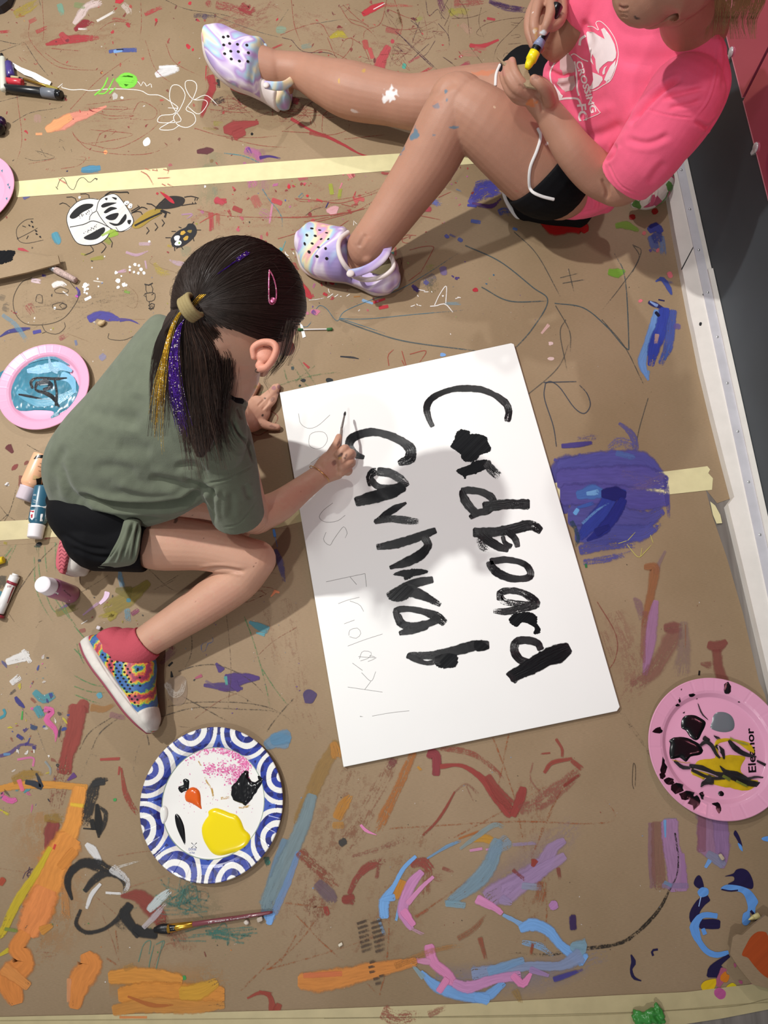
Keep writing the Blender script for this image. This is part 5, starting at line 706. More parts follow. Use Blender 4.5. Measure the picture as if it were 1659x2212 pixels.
for c, w, lines in [
    (rc, 5, [[(550, 225), (660, 180), (800, 150), (860, 230), (940, 350)], [(710, 360), (800, 320), (880, 330), (980, 380), (1100, 430)], [(850, 240), (920, 380), (1000, 310), (1010, 250), (960, 260), (900, 380)], [(930, 40), (1000, 140), (1100, 180), (1180, 260)], [(950, 30), (1060, 130), (1170, 200)], [(990, 120), (1080, 150), (1160, 210)], [(620, 0), (640, 160), (690, 300)], [(380, 560), (500, 690), (700, 740), (950, 720)], [(420, 640), (560, 700), (760, 720), (900, 670)], [(0, 820), (180, 870), (400, 880), (600, 860)], [(200, 880), (420, 930), (620, 945)], [(640, 1270), (700, 1290), (900, 1280), (1100, 1240), (1240, 1180)], [(20, 1340), (200, 1380), (500, 1390), (900, 1370), (1120, 1280)], [(700, 1420), (900, 1380), (1180, 1310)], [(960, 890), (1240, 860)], [(560, 840), (740, 850), (800, 860)], [(500, 740), (520, 640), (720, 620)], [(740, 760), (750, 820)], [(1000, 240), (1080, 300), (1140, 440)], [(1230, 0), (1190, 150), (1090, 200), (1090, 300)], [(1280, 0), (1330, 160), (1290, 260)], [(1240, 60), (1400, 120), (1450, 60)], [(1200, 160), (1330, 190), (1480, 170)], [(820, 740), (830, 860), (980, 830), (980, 740)], [(100, 700), (300, 720), (420, 700)], [(90, 650), (260, 700), (400, 650)], [(460, 720), (700, 700), (880, 740)], [(900, 670), (820, 750), (960, 740)]]),
    ('4a3040', 4.5, [[(1285, 200), (1400, 300), (1600, 490)], [(1300, 210), (1430, 340), (1560, 450)], [(1320, 230), (1480, 390), (1590, 480)], [(1400, 110), (1470, 250)], [(1385, 130), (1460, 190)], [(1440, 140), (1380, 310)], [(1300, 300), (1350, 345)], [(1560, 150), (1620, 220), (1640, 290)], [(1590, 365), (1659, 410)], [(620, 255), (700, 330), (860, 340), (960, 400)], [(560, 240), (640, 260)], [(1480, 0), (1500, 100), (1560, 60), (1590, 160)], [(1620, 0), (1580, 90), (1640, 150)], [(1540, 260), (1480, 350), (1420, 360)], [(1500, 280), (1370, 400)]]),
    ('5a5c58', 3.5, [[(100, 90), (400, 200), (620, 255)], [(780, 150), (960, 120)], [(600, 60), (520, 180)]]),
    ('3a8492', 7, [[(190, 980), (320, 1000), (460, 1060), (560, 1070), (640, 1045), (760, 1050), (845, 1035)], [(680, 1055), (780, 1030), (845, 1015)], [(630, 1050), (640, 1065), (615, 1045)]]),
    ('4f8290', 7, [[(435, 1210), (480, 1280), (530, 1340), (560, 1400), (560, 1481)], [(690, 1235), (665, 1260), (680, 1270), (698, 1250), (690, 1235)], [(1005, 1000), (1040, 1050), (1050, 1090)]])]:
    for p in lines: CR.r(p, w, c, .72, .5, .1)
for i in range(46): # dense red scribble around the clog and thigh
    cx, cy = RNG.choice([(560, 690), (640, 740), (260, 650), (1100, 400), (1250, 120), (1000, 60), (740, 690), (1300, 330), (1480, 200)]); CR.r([(cx + RNG.gauss(0, 70), cy + RNG.gauss(0, 45)) for _ in range(4)], 3.6, RNG.choice([rc, '8c4440', '7a4848']), .6, .55, .1)
CR.at(*C_)
for c, w, lines in [
    ('5a4038', 5, [[(0, 210), (40, 120), (60, 20)], [(40, 370), (30, 240), (50, 160)], [(60, 150), (150, 140), (130, 60)], [(120, 0), (180, 100), (210, 330)], [(640, 140), (480, 160), (330, 200), (260, 270), (330, 290), (360, 180)], [(700, 90), (560, 240), (430, 380), (390, 540)], [(0, 470), (170, 600)], [(200, 370), (340, 555)], [(540, 180), (590, 190), (640, 180)], [(545, 200), (600, 210), (570, 230), (550, 225)], [(545, 290), (600, 280), (620, 300), (560, 310)], [(520, 360), (640, 350)], [(630, 390), (660, 370), (680, 400), (640, 410)], [(480, 460), (500, 430), (560, 450), (540, 490)], [(0, 30), (100, 140), (250, 130), (400, 60)], [(300, 60), (280, 180), (330, 330)]]),
    ('8c3c30', 7, [[(545, 470), (600, 410), (685, 350)]])]:
    for p in lines: CR.r(p, w, c, .7, .5, .1)
for i in range(16): CR.r([(370 + RNG.uniform(-10, 60), RNG.uniform(0, 25)), (500 + RNG.uniform(-30, 30), 50 + RNG.uniform(-20, 20)), (700, 90 + RNG.uniform(-25, 25))], 5, RNG.choice(['4c3560', '6a4458']), .6, .55)
CR.at(*D_)
for p in ([(0, 1340), (150, 1270), (330, 1180), (520, 1110), (760, 1010), (1000, 960), (1320, 940)], [(60, 1180), (300, 1100), (600, 1040), (850, 1050)], [(220, 1080), (500, 1030), (700, 980), (900, 950), (1100, 905), (1330, 880)], [(240, 1100), (460, 1060), (660, 1010), (880, 970)], [(400, 1290), (560, 1180), (700, 1100), (900, 1060)], [(430, 1310), (580, 1210), (740, 1120), (960, 1040), (1320, 950)], [(650, 990), (760, 965), (950, 960), (1120, 970), (1330, 960)], [(500, 1180), (660, 1090)], [(200, 870), (190, 1000), (190, 1200)], [(480, 1250), (620, 1160)], [(640, 1030), (850, 1045)], [(560, 1075), (780, 1060)]): CR.r(p, 8, '5a5248', .62, .72)
for p in ([(240, 440), (180, 450), (120, 510), (130, 590), (190, 615), (310, 592)], [(120, 585), (200, 545), (270, 505)], [(125, 570), (130, 590)], [(230, 860), (150, 900), (95, 1010), (110, 1120), (180, 1190), (290, 1200), (400, 1180), (480, 1130), (550, 1030), (570, 960)], [(300, 1200), (330, 1250), (410, 1265), (465, 1220), (460, 1180)], [(255, 1030), (265, 985), (300, 990), (300, 1045), (255, 1030)], [(375, 1055), (430, 1040), (480, 1060), (450, 1090), (380, 1080), (375, 1055)], [(425, 1060), (450, 1045), (480, 1065), (450, 1085), (425, 1060)], [(390, 950), (430, 930), (490, 950), (470, 975), (400, 970), (390, 950)], [(500, 890), (540, 940)], [(780, 1260), (780, 1300), (880, 1310), (960, 1280)], [(300, 1260), (330, 1250)]): CR.r(p, 4, '2f2b2b', .8, .2)
for x, y in ((228, 462), (210, 488), (235, 497), (258, 526), (262, 548), (288, 570)): CR.e(x, y, 9, 6, 40, '242222', .9)
CR.r([(160, 490), (185, 500)], 5, '242222'); CR.r([(190, 585), (203, 560)], 5, '242222')
for p in ([(690, 20), (600, 20), (500, 5)], [(860, 880), (980, 980), (960, 1080), (840, 1020)], [(1280, 830), (1080, 760), (1110, 700)], [(480, 1260), (660, 1330)], [(860, 1160), (1080, 1160)]): CR.r(p, 3.5, '8a6a50', .55, .5)
CR.at(*E_)
for c, w, lines in [
    ('3a6c80', 6, [[(342, 1110), (380, 1078), (440, 1110), (530, 1215), (600, 1130), (830, 1030), (1080, 940), (1340, 790), (1659, 580)], [(555, 1192), (700, 1200), (900, 1190), (1200, 1160), (1659, 1120)], [(560, 1195), (700, 1240), (960, 1327)], [(150, 1190), (200, 1250), (260, 1270), (310, 1210)]]),
    (rc, 7, [[(160, 120), (380, 140), (560, 160), (780, 100), (890, 65)], [(0, 290), (200, 290), (430, 270), (600, 250), (800, 210)], [(300, 340), (500, 290), (700, 230), (860, 140)], [(570, 170), (700, 200)], [(470, 270), (640, 240), (820, 200)], [(1440, 110), (1560, 55)], [(1240, 265), (1460, 310)], [(1000, 530), (1200, 450)], [(1180, 580), (1300, 550), (1390, 550), (1380, 600), (1270, 800)], [(1240, 450), (1130, 450), (1120, 510), (1200, 520)], [(480, 420), (640, 310)], [(0, 480), (160, 430), (380, 330)], [(1170, 860), (1290, 770)]]),
    ('4a3c34', 4, [[(250, 270), (320, 220), (420, 190)], [(1050, 690), (1090, 650), (1110, 690), (1090, 750)]])]:
    for p in lines: CR.r(p, w, c, .8, .4, .1)
for p, w in (([(1365, 1085), (1420, 1080), (1500, 1065), (1570, 1140)], 9), ([(1405, 1075), (1450, 980), (1510, 905), (1505, 1060)], 8), ([(680, 360), (680, 320), (710, 350)], 6), ([(705, 370), (740, 440)], 4)): CR.r(p, w, 'ece8e4', .92, .2)
CR.e(1480, 992, 8, col='ece8e4')
for p in ([(250, 1090), (380, 1180), (480, 1290), (560, 1327)], [(230, 1120), (360, 1210), (470, 1320)], [(300, 1130), (420, 1200), (520, 1300)]): CR.r(p, 22, '4c463e', .6, .85)
CR.at(0, 0, 1)
for p in ([(712, 680), (760, 740), (805, 802)], [(700, 668), (745, 712), (800, 780)]): CR.r(p, 6, '4c463e', .6, .8)
for p in ([(733, 690), (800, 715), (880, 738), (1030, 758)], [(1005, 530), (1080, 565), (1150, 620), (1183, 650), (1150, 710), (1110, 755), (1095, 770)], [(1040, 620), (1100, 650), (1183, 650)], [(1198, 655), (1260, 665), (1310, 705), (1352, 752), (1358, 735), (1350, 600), (1328, 548)]): CR.r(p, 2.6, '46585e', .75, .35)
for p in ([(1367, 528), (1380, 560), (1340, 620), (1300, 670)], [(1370, 530), (1385, 545), (1360, 600)], [(1300, 690), (1350, 750), (1390, 830)], [(1400, 860), (1380, 930), (1370, 990)], [(1105, 880), (1200, 800), (1230, 740)], [(1222, 690), (1210, 720), (1225, 800)], [(1215, 612), (1262, 604)], [(1228, 580), (1240, 632)], [(1210, 600), (1250, 590)], [(1110, 500), (1160, 550), (1210, 640)], [(1200, 660), (1230, 715), (1232, 760)]): CR.r(p, 2.2, '50504c', .65, .4)
for p in ([(1174, 826), (1245, 824)], [(1178, 828), (1190, 824), (1210, 838), (1240, 880), (1262, 893), (1275, 875), (1268, 850), (1252, 832)], [(1178, 828), (1176, 860), (1195, 920), (1202, 965)]): CR.r(p, 2.2, '3c4450', .8, .2)
for p in ([(840, 790), (838, 768), (850, 755)], [(868, 758), (880, 800)], [(885, 765), (920, 758), (905, 785)], [(868, 778), (875, 792)]): CR.r(p, 2, 'a04438', .7, .3)
for p in ([(640, 850), (620, 820), (610, 780)], [(630, 785), (660, 830), (690, 850)], [(560, 850), (640, 820), (720, 805), (760, 815), (750, 835)], [(680, 790), (640, 830), (720, 850)], [(645, 775), (690, 845)]): CR.r(p, 3, '5c7c54', .6, .6)
for p in ([(540, 870), (600, 900), (560, 940), (520, 920)], [(1290, 1300), (1330, 1370), (1330, 1420), (1305, 1460)]): CR.r(p, 2.4, '8c4a40', .6, .4)
for p in ([(1338, 1532), (1370, 1580), (1400, 1620), (1440, 1700), (1452, 1760), (1458, 1800)],): CR.r(p, 8, '2f2a26', .75, .7)
for p in ([(1458, 1800), (1465, 1850), (1462, 1890), (1445, 1925), (1420, 1970), (1370, 2020), (1330, 2040), (1260, 2050), (1180, 2062), (1100, 2058)],): CR.r(p, [5, 4, 3, 5, 8, 9, 8, 8, 7, 5], '2a2622', .85, .5)
for p in ([(1369, 1705), (1366, 1690), (1368, 1650), (1373, 1660), (1372, 1700)],): CR.r(p, 1.6, '3c342c', .7, .4)
for p in ([(840, 1790), (1100, 1775), (1322, 1773), (1270, 1690)], [(1060, 1580), (1110, 1720), (1140, 1870)], [(1100, 1580), (1060, 1780)], [(1240, 1660), (1180, 1770), (1150, 1860)], [(1205, 1720), (1140, 1870)], [(980, 1810), (1090, 1750), (1210, 1680)], [(580, 2095), (650, 2030), (700, 1960)], [(575, 2095), (700, 2060), (850, 2010)], [(620, 1955), (700, 2040), (760, 2090)], [(615, 1950), (740, 1965)], [(640, 2020), (600, 2090)], [(900, 1980), (1000, 1910), (1060, 1870)], [(520, 2140), (600, 2060)], [(820, 2150), (835, 2080), (840, 1960), (820, 1870)], [(780, 2110), (822, 2155)], [(1150, 1880), (1180, 1940), (1175, 2060)], [(230, 2070), (260, 2090)], [(250, 2010), (258, 2085)]): CR.r(p, 3.6, 'a05a34', .7, .6)
CR.at(*M_)
for c, w, lines in [
    ('4f8a58', 9, [[(1270, 940), (1330, 1100), (1390, 1300), (1440, 1500), (1475, 1680)], [(1390, 1310), (1500, 1480), (1640, 1660)], [(0, 1010), (60, 1080), (110, 1140)], [(0, 1380), (120, 1440), (240, 1470)], [(0, 1460), (120, 1500), (260, 1505)], [(0, 1520), (100, 1560), (220, 1600)], [(20, 1140), (40, 1220), (90, 1330)], [(0, 1180), (60, 1240), (120, 1280)]]),
    ('4e463e', 8, [[(780, 1350), (900, 1310), (1060, 1300), (1200, 1350), (1320, 1420), (1420, 1520), (1450, 1600)], [(700, 1610), (900, 1580), (1200, 1580), (1420, 1610), (1560, 1670), (1640, 1740)], [(640, 1690), (900, 1620), (1200, 1630), (1500, 1650), (1640, 1735)], [(1640, 1550), (1540, 1660), (1450, 1780), (1420, 1870)], [(860, 1020), (880, 1120), (870, 1230), (820, 1330)], [(800, 1530), (960, 1620), (1180, 1740)], [(40, 1930), (120, 1800), (300, 1680), (360, 1640)], [(130, 1930), (200, 1800), (380, 1660)], [(560, 1900), (540, 1800)]]),
    ('5a4a40', 4, [[(1130, 870), (1160, 1150), (1170, 1400), (1150, 1600), (1180, 1740)], [(560, 590), (700, 720), (800, 760)], [(600, 740), (830, 600)], [(650, 720), (760, 660)], [(1120, 1490), (1240, 1530), (1370, 1610)], [(780, 1760), (900, 1770)]]),
    ('4a6ca8', 6, [[(990, 1130), (950, 1150), (955, 1200), (980, 1190), (1000, 1140), (1035, 1130), (1030, 1090), (990, 1085), (970, 1110)]]),
    ('8c5040', 5, [[(1200, 820), (1300, 830), (1450, 760), (1480, 730), (1350, 720), (1430, 780), (1250, 810)], [(1300, 760), (1450, 740)], [(1240, 800), (1420, 770)], [(1659, 1020), (1480, 1130), (1300, 1300)], [(900, 1700), (1100, 1560), (1300, 1480)]])]:
    for p in lines: CR.r(p, w, c, .75, .55, .1)
CR.at(*N_)
for c, w, lines in [
    ('2c2824', 9, [[(0, 690), (80, 790), (210, 880), (300, 980)], [(0, 920), (90, 790), (150, 620), (200, 400)], [(0, 860), (100, 770)], [(640, 1110), (520, 1220), (430, 1320), (300, 1500), (150, 1720), (0, 1900)], [(300, 0), (400, 60), (520, 110)]]),
    ('5a8a5c', 14, [[(500, 1130), (510, 1300), (530, 1480)], [(620, 1100), (620, 1300), (620, 1470)], [(430, 1340), (450, 1500), (520, 1700), (600, 1860), (780, 2000)], [(510, 1540), (600, 1700), (700, 1850), (860, 2050)], [(380, 1260), (400, 1600), (500, 1850), (640, 2050)], [(680, 1730), (760, 1900), (870, 2070)], [(180, 1120), (90, 1300), (20, 1420)], [(130, 1160), (40, 1280)]]),
    ('3c6a48', 6, [[(400, 1140), (420, 1230)], [(430, 1140), (430, 1290)], [(200, 940), (330, 930)], [(250, 900), (330, 800)]]),
    ('5a4c3c', 6, [[(860, 1680), (1100, 1540), (1300, 1400)], [(100, 1900), (180, 2010), (260, 2070)], [(620, 1840), (640, 1790)], [(400, 2050), (440, 1990)], [(430, 1990), (500, 1960)]])]:
    for p in lines: CR.r(p, w, c, .65, .55, .1)
CR.at(*J_)
for p in ([(100, 100), (200, 230), (260, 380), (320, 480)], [(520, 400), (480, 500), (440, 600)], [(790, 380), (770, 480), (800, 570)], [(700, 170), (600, 250), (540, 360), (500, 470)], [(830, 290), (780, 430), (790, 530)], [(520, 400), (570, 410), (540, 380)], [(1490, 260), (1560, 210)]): CR.r(p, 9, '5c5c5c', .6, .7)
for p in ([(800, 1600), (830, 1500), (870, 1480), (860, 1560)], [(880, 1740), (900, 1650), (940, 1480)], [(880, 1740), (860, 1640), (890, 1500)], [(900, 1500), (950, 1480), (920, 1560)]): CR.r(p, 6, '5c8474', .75, .3)
for i in range(34): CR.r([(1050 + RNG.gauss(0, 90), 1230 + RNG.gauss(0, 60)) for _ in range(3)], 9, RNG.choice(['4f7c72', '5a8478', '466e66']), .62, .55)
for i in range(20): CR.r([(1280 + RNG.gauss(0, 90), 1440 + RNG.gauss(0, 25)) for _ in range(3)], 9, '4f8074', .6, .5)
for p in ([(130, 1120), (150, 1080), (190, 1060), (150, 1100), (200, 1100), (160, 1110), (170, 1050), (175, 1100)], [(120, 1250), (160, 1210), (190, 1240), (130, 1280), (180, 1290)]): CR.r(p, 4, '4c3a54', .8, .3)
for p in ([(660, 990), (860, 960), (1000, 970)], [(740, 1170), (900, 1120), (1040, 1070)], [(590, 1330), (650, 1480), (690, 1620)], [(0, 1060), (200, 1090)], [(550, 1220), (700, 1350)], [(200, 1540), (300, 1550), (320, 1565), (200, 1575)], [(870, 1670), (960, 1500), (1120, 1520)]): CR.r(p, 6, '9c5c44', .6, .6)
for i in range(18): CR.r([(960 + i * 8, 1460 + i * 6), (1000 + i * 8, 1420 + i * 5), (900 + i * 10, 1600 - i * 3)], 5, '965c44', .4, .65)
CR.build('crayon_lines', s_mid, 'crayon')['kind'] = 'stuff'
# --- drawn beetles and the little figure
def drawing(name, T): d = Paint(.0015, T); return d
BD = Paint(.00165, D_); Wc, Kc = 'd9d6d1', '1c1b1c'
BD.b([(500, 370), (560, 315), (640, 295), (700, 300), (740, 340), (790, 500), (760, 580), (690, 620), (600, 628), (540, 600), (500, 520), (480, 440)], Wc, .96, .05); BD.b([(700, 380), (720, 300), (770, 270), (830, 265), (880, 320), (940, 400), (955, 460), (930, 510), (870, 530), (800, 510), (740, 450)], Wc, .96, .05)
for p, w in (([(500, 370), (560, 315), (640, 295), (705, 302)], 5), ([(500, 370), (478, 430), (490, 500), (540, 600), (600, 628), (690, 622), (760, 580), (795, 520)], 5), ([(500, 500), (600, 480), (660, 455), (720, 470), (780, 500)], 6), ([(640, 450), (650, 410), (690, 385)], 5), ([(690, 385), (710, 310), (770, 270), (830, 265), (890, 330), (950, 430), (950, 480), (900, 520), (850, 530), (780, 500), (720, 430), (695, 385)], 5), ([(500, 355), (460, 325), (425, 335)], 5), ([(548, 318), (530, 285), (475, 285)], 5), ([(638, 290), (630, 262), (575, 262)], 5), ([(750, 275), (790, 248), (860, 250), (915, 248), (918, 260)], 8), ([(645, 630), (670, 670), (605, 700)], 5), ([(725, 605), (760, 640), (725, 685)], 5), ([(780, 575), (805, 610), (798, 645)], 5), ([(830, 500), (850, 530)], 4), ([(890, 310), (902, 320), (886, 330), (900, 340)], 4), ([(940, 400), (990, 370), (1020, 355), (1055, 370)], 7), ([(950, 395), (1000, 385), (1020, 410)], 6), ([(985, 340), (1000, 360)], 4)): BD.r(p, w, Kc, .95, .1)
BD.b([(500, 420), (540, 370), (600, 335), (665, 335), (655, 360), (590, 395), (550, 430), (515, 440)], Kc, .95, .15); BD.b([(600, 575), (660, 540), (740, 500), (750, 530), (700, 580), (640, 592)], Kc, .95, .15)
for p in ([(725, 345), (760, 325), (835, 325), (800, 340), (740, 360)], [(745, 390), (790, 355), (840, 365), (800, 380), (760, 400)], [(800, 285), (835, 290), (830, 305)], [(750, 295), (770, 290), (765, 308)], [(755, 430), (800, 405), (850, 400), (830, 440), (790, 450)], [(780, 465), (840, 475), (870, 440), (900, 405), (905, 440), (870, 480), (820, 490)], [(915, 450), (940, 450), (930, 480), (915, 470)]): BD.b(p, Kc, .95, .1)
for x, y in ((905, 328), (932, 352)): BD.e(x, y, 16, 13, 0, 'e8e6e2', jit=.03); BD.e(x + 4, y + 2, 4, col=Kc)
for i in range(46):
    a = RNG.random(); k = i % 2; BD.e(570 + a * 80 + RNG.gauss(0, 8) if k else 600 + a * 100, (430 - a * 50 + RNG.gauss(0, 10)) if k else (540 - a * 40 + RNG.gauss(0, 12)), 2.6, col=Kc)
BD.r([(730, 560), (790, 530), (830, 520)], [14, 26, 10], 'a4c04c', .7, .3)
BD.build('panda_beetle_drawing', s_mid)
BD = Paint(.00165, D_)
BD.b([(950, 480), (1000, 430), (1060, 385), (1130, 365), (1165, 380), (1150, 410), (1080, 450), (1010, 500), (960, 508)], '9c8236', .9, .15)
BD.b([(1110, 365), (1150, 320), (1190, 285), (1250, 275), (1310, 285), (1325, 310), (1300, 345), (1230, 365), (1160, 370)], '2b2828', .85, .25)
for p, w in (([(965, 490), (1060, 440), (1160, 395)], 14), ([(1110, 380), (1140, 330), (1180, 300)], 5), ([(1150, 380), (1190, 400), (1180, 430)], 16), ([(1160, 375), (1220, 400)], 8), ([(1320, 285), (1370, 278), (1425, 292)], 7), ([(1300, 345), (1360, 335), (1410, 330)], 6), ([(1400, 290), (1395, 310)], 6), ([(1415, 295), (1410, 308)], 5), ([(1380, 320), (1378, 333)], 5), ([(1398, 318), (1402, 330)], 5), ([(1050, 500), (1068, 525), (1048, 550)], 7), ([(1110, 470), (1130, 500), (1110, 525)], 7), ([(1160, 445), (1178, 470), (1160, 495)], 7), ([(1050, 330), (1085, 335), (1115, 355)], 8), ([(940, 385), (1000, 350)], 7)): BD.r(p, w, '242122', .92, .15)
BD.b([(1145, 245), (1190, 265), (1235, 300), (1250, 330), (1220, 320), (1180, 285)], 'b02c38', .95, .05); BD.build('stag_beetle_drawing', s_mid)
BD = Paint(.00165, D_)
BD.b([(1230, 620), (1225, 580), (1270, 530), (1330, 500), (1350, 475), (1390, 480), (1410, 520), (1400, 560), (1350, 610), (1290, 645), (1245, 640)], '26262a', .92, .15); BD.e(1268, 578, 24, 18, -20, 'e4e2de'); BD.e(1276, 615, 26, 18, -15, 'e4e2de'); BD.e(1285, 613, 8, col='7a9a4a'); BD.e(1310, 540, 20, 14, -30, 'b8923c'); BD.e(1332, 580, 20, 14, -30, 'b8923c'); BD.e(1358, 530, 14, 12, 0, '8a7434')
for p in ([(1225, 575), (1185, 575)], [(1260, 530), (1228, 530)], [(1300, 505), (1280, 498)], [(1375, 480), (1390, 460)], [(1410, 520), (1440, 520)], [(1380, 560), (1390, 600)], [(1300, 640), (1312, 660)], [(1250, 640), (1252, 670)], [(1280, 640), (1262, 655)], [(1230, 620), (1240, 640)]): BD.r(p, 6, '242122', .9, .1)
BD.build('spotted_beetle_drawing', s_mid)
BD = Paint(.00165, D_)
for p, w in (([(1035, 908), (1065, 915), (1095, 900)], 8), ([(1045, 915), (1045, 950), (1055, 975)], 4), ([(1080, 910), (1095, 940), (1090, 970)], 4), ([(1040, 975), (1105, 970), (1105, 1020), (1055, 1030), (1045, 975)], 4), ([(1040, 975), (1030, 990), (1050, 1000)], 4), ([(1105, 970), (1085, 985)], 4), ([(1070, 1035), (1070, 1050)], 4), ([(1065, 1060), (1090, 1045), (1110, 1060), (1085, 1085), (1065, 1060)], 6), ([(1065, 1080), (1100, 1080), (1095, 1092), (1070, 1090), (1065, 1080)], 6), ([(1075, 1065), (1095, 1065)], 4)): BD.r(p, w, '242122', .92, .1)
BD.build('figure_drawing', s_mid); BD = Paint(.00165, D_)
for p, w in (([(410, 215), (430, 160), (460, 150), (490, 210), (530, 230), (560, 160), (600, 145), (640, 180), (680, 150)], 4), ([(400, 210), (415, 230)], 5), ([(680, 150), (698, 155), (690, 162)], 8)): BD.r(p, w, '242122', .92, .1)
for x in range(6): BD.r([(420 + x * 9, 150 + x * 5), (430 + x * 9, 168 + x * 5)], 4, 'b04a50', .85, .2)
for p in ([(1010, 100), (1060, 130), (1100, 200)], [(1040, 80), (1080, 95)], [(1090, 90), (1130, 95), (1120, 80)], [(1170, 85), (1210, 95), (1200, 120)], [(1130, 150), (1230, 145)], [(1160, 190), (1200, 210)], [(1200, 190), (1240, 210)]): BD.r(p, 9, 'b86858', .7, .4)
BD.build('snake_drawing', s_mid)
# --- glossy wet spills
WT = Paint(.0019, M_)
WT.b([(690, 1440), (720, 1400), (790, 1380), (830, 1400), (845, 1480), (830, 1570), (780, 1605), (740, 1590), (700, 1520)], '9c8672', .5, .1)
WT.r([(690, 1440), (740, 1520), (800, 1500), (830, 1400)], [50, 50, 40, 30], 'c8bcae', .5, .45)
WT.build('clear_glue_spill', s_main, 'wet')
# ------------------------------------------------------------------ kneeling child in the green shirt
def skin_mat(name): return mat(name, 'cc9e82', .5, .35, vcol=True, var=.05, vscale=30, bump=.00025, bscale=700, sss=.12)
M['skin'] = skin_mat('skin')
M['green'] = mat('green_cotton', '676d5c', .85, .15, var=.10, vscale=45, bump=.0005, bscale=900, sheen=.15, detail=8)
M['blackcloth'] = mat('black_knit', '0e0e11', .8, .15, var=.1, bump=.0003, bscale=900)
def fing(pts, r0, r1, **k):
    n = len(pts); return T([(x, y, z, r0 + (r1 - r0) * i / (n - 1)) for i, (x, y, z) in enumerate(pts)], seg=12, sub=4, **k)
PA = thing('person', P(330, 1160, 0), 'person in green T-shirt and black shorts kneeling beside the foam board with a brush', 'person')
hf = unit([.34, -.28, -.90]); hu = np.array([.22, .72, .65]); hu = unit(hu - hf * (hu @ hf)); hr = np.cross(hf, hu); HCn = P(520, 668, .475)
def hp(f, u, r): return HCn + hf * f + hu * u + hr * r
ROT = np.stack([hf, hu, hr], 1)
def tw(pts, **k): return tubew([(*p[:-2], p[-2], p[-1]) for p in pts], **k)
def HT(pts, **k): return tubew([(*hp(a, b, c), r, r) for a, b, c, r in pts], **k)
# hand resting flat on the paper (left hand)
LH = [
    T([(522, 905, .035, 31, .8), (540, 898, .026, 36, .55), (556, 884, .02, 32, .45), (566, 872, .018, 24, .5)]),
    fing([(538, 880, .02), (541, 860, .016), (549, 843, .011), (556, 832, .009)], 9.5, 7.5),
    fing([(556, 872, .02), (574, 856, .019), (588, 844, .012), (594, 836, .009)], 9, 7),
    fing([(564, 876, .02), (582, 858, .019), (594, 844, .012), (600, 835, .009)], 9, 7),
    fing([(571, 884, .019), (588, 867, .017), (594, 854, .011), (597, 845, .009)], 8.5, 6.5),
    fing([(548, 908, .024), (566, 915, .018), (584, 921, .012), (599, 923, .009)], 12, 7.5)]
# hand holding the brush (right hand)
RH = [
    T([(694, 1024, .062, 25, .8), (712, 1010, .062, 32, .7), (728, 1001, .06, 33, .7), (740, 1000, .055, 26, .8)]),
    fing([(706, 998, .066), (716, 978, .075), (727, 958, .075), (732, 944, .070)], 12, 7.5),          # thumb along the brush
    fing([(730, 985, .080), (745, 968, .084), (748, 974, .070), (738, 984, .058), (732, 975, .056)], 9.5, 7.5),
    fing([(736, 996, .080), (757, 978, .080), (761, 984, .060), (748, 992, .048)], 9.5, 8),
    fing([(738, 1010, .074), (758, 996, .070), (759, 1002, .050), (745, 1005, .040)], 9.5, 8),
    fing([(736, 1022, .066), (752, 1014, .060), (752, 1020, .042), (738, 1018, .034)], 9, 7.5)]
skinA = fuse('body', [
    ball(HCn, (.089, .091, .072), 20, ROT),
    HT([(.035, -.03, 0, .055), (.05, -.07, 0, .040), (.058, -.088, 0, .022)]), HT([(.0, -.045, 0, .058), (.03, -.06, 0, .048)]),
    HT([(.082, .005, 0, .010), (.094, -.018, 0, .009), (.098, -.030, 0, .010)], seg=12), HT([(.078, -.050, -.016, .006), (.085, -.052, 0, .008), (.078, -.050, .016, .006)], seg=10),
    HT([(.076, .012, -.036, .012), (.088, .018, 0, .011), (.076, .012, .036, .012)], seg=12),
    tubew([(*(HCn - hu * .05 - hf * .02), .044, .044), (*P(500, 790, .42), .043, .043), (*P(470, 850, .36), .045, .045)]),
    T([(470, 860, .34, 50, .6), (440, 900, .30, 75, .6), (320, 990, .22, 80, .6), (230, 1090, .12, 45, .6)]),
    # arms
    T([(490, 930, .33, 48), (510, 1010, .27, 46), (535, 1090, .17, 40), (548, 1118, .125, 37), (570, 1108, .11, 37), (606, 1091, .095, 34), (655, 1054, .07, 27), (696, 1023, .062, 23)], seg=24),
    T([(420, 780, .33, 55), (450, 850, .2, 42), (485, 898, .09, 34), (522, 905, .035, 29)], seg=24),
    # legs
    T([(290, 1162, .12, 52), (345, 1172, .12, 60), (440, 1181, .11, 52), (520, 1202, .10, 46), (552, 1209, .095, 44)], seg=28),
    T([(552, 1211, .095, 43), (512, 1256, .075, 46), (440, 1306, .062, 44.5), (380, 1345, .058, 40), (322, 1383, .055, 36), (285, 1412, .05, 34)], seg=28),
    T([(300, 1105, .09, 42), (360, 1105, .10, 50), (450, 1108, .085, 46), (500, 1135, .07, 44)], seg=24), T([(500, 1135, .07, 42), (380, 1140, .045, 38), (220, 1180, .04, 34)], seg=20),
] + LH + RH, M['skin'], PA, voxel=.0018, smooth=5)
crease(skinA, [([(430, 1232), (480, 1228), (530, 1236)], 4, .004), ([(700, 995), (716, 985), (730, 992)], 3, .0015), ([(742, 975), (738, 1000)], 2.5, .0015), ([(522, 868), (532, 890), (528, 925)], 2.5, .0008), ([(690, 1000), (706, 1035)], 3, .001), ([(556, 878), (572, 862)], 2, .0012), ([(565, 886), (582, 868)], 2, .0012)])
pk = 'c08070'
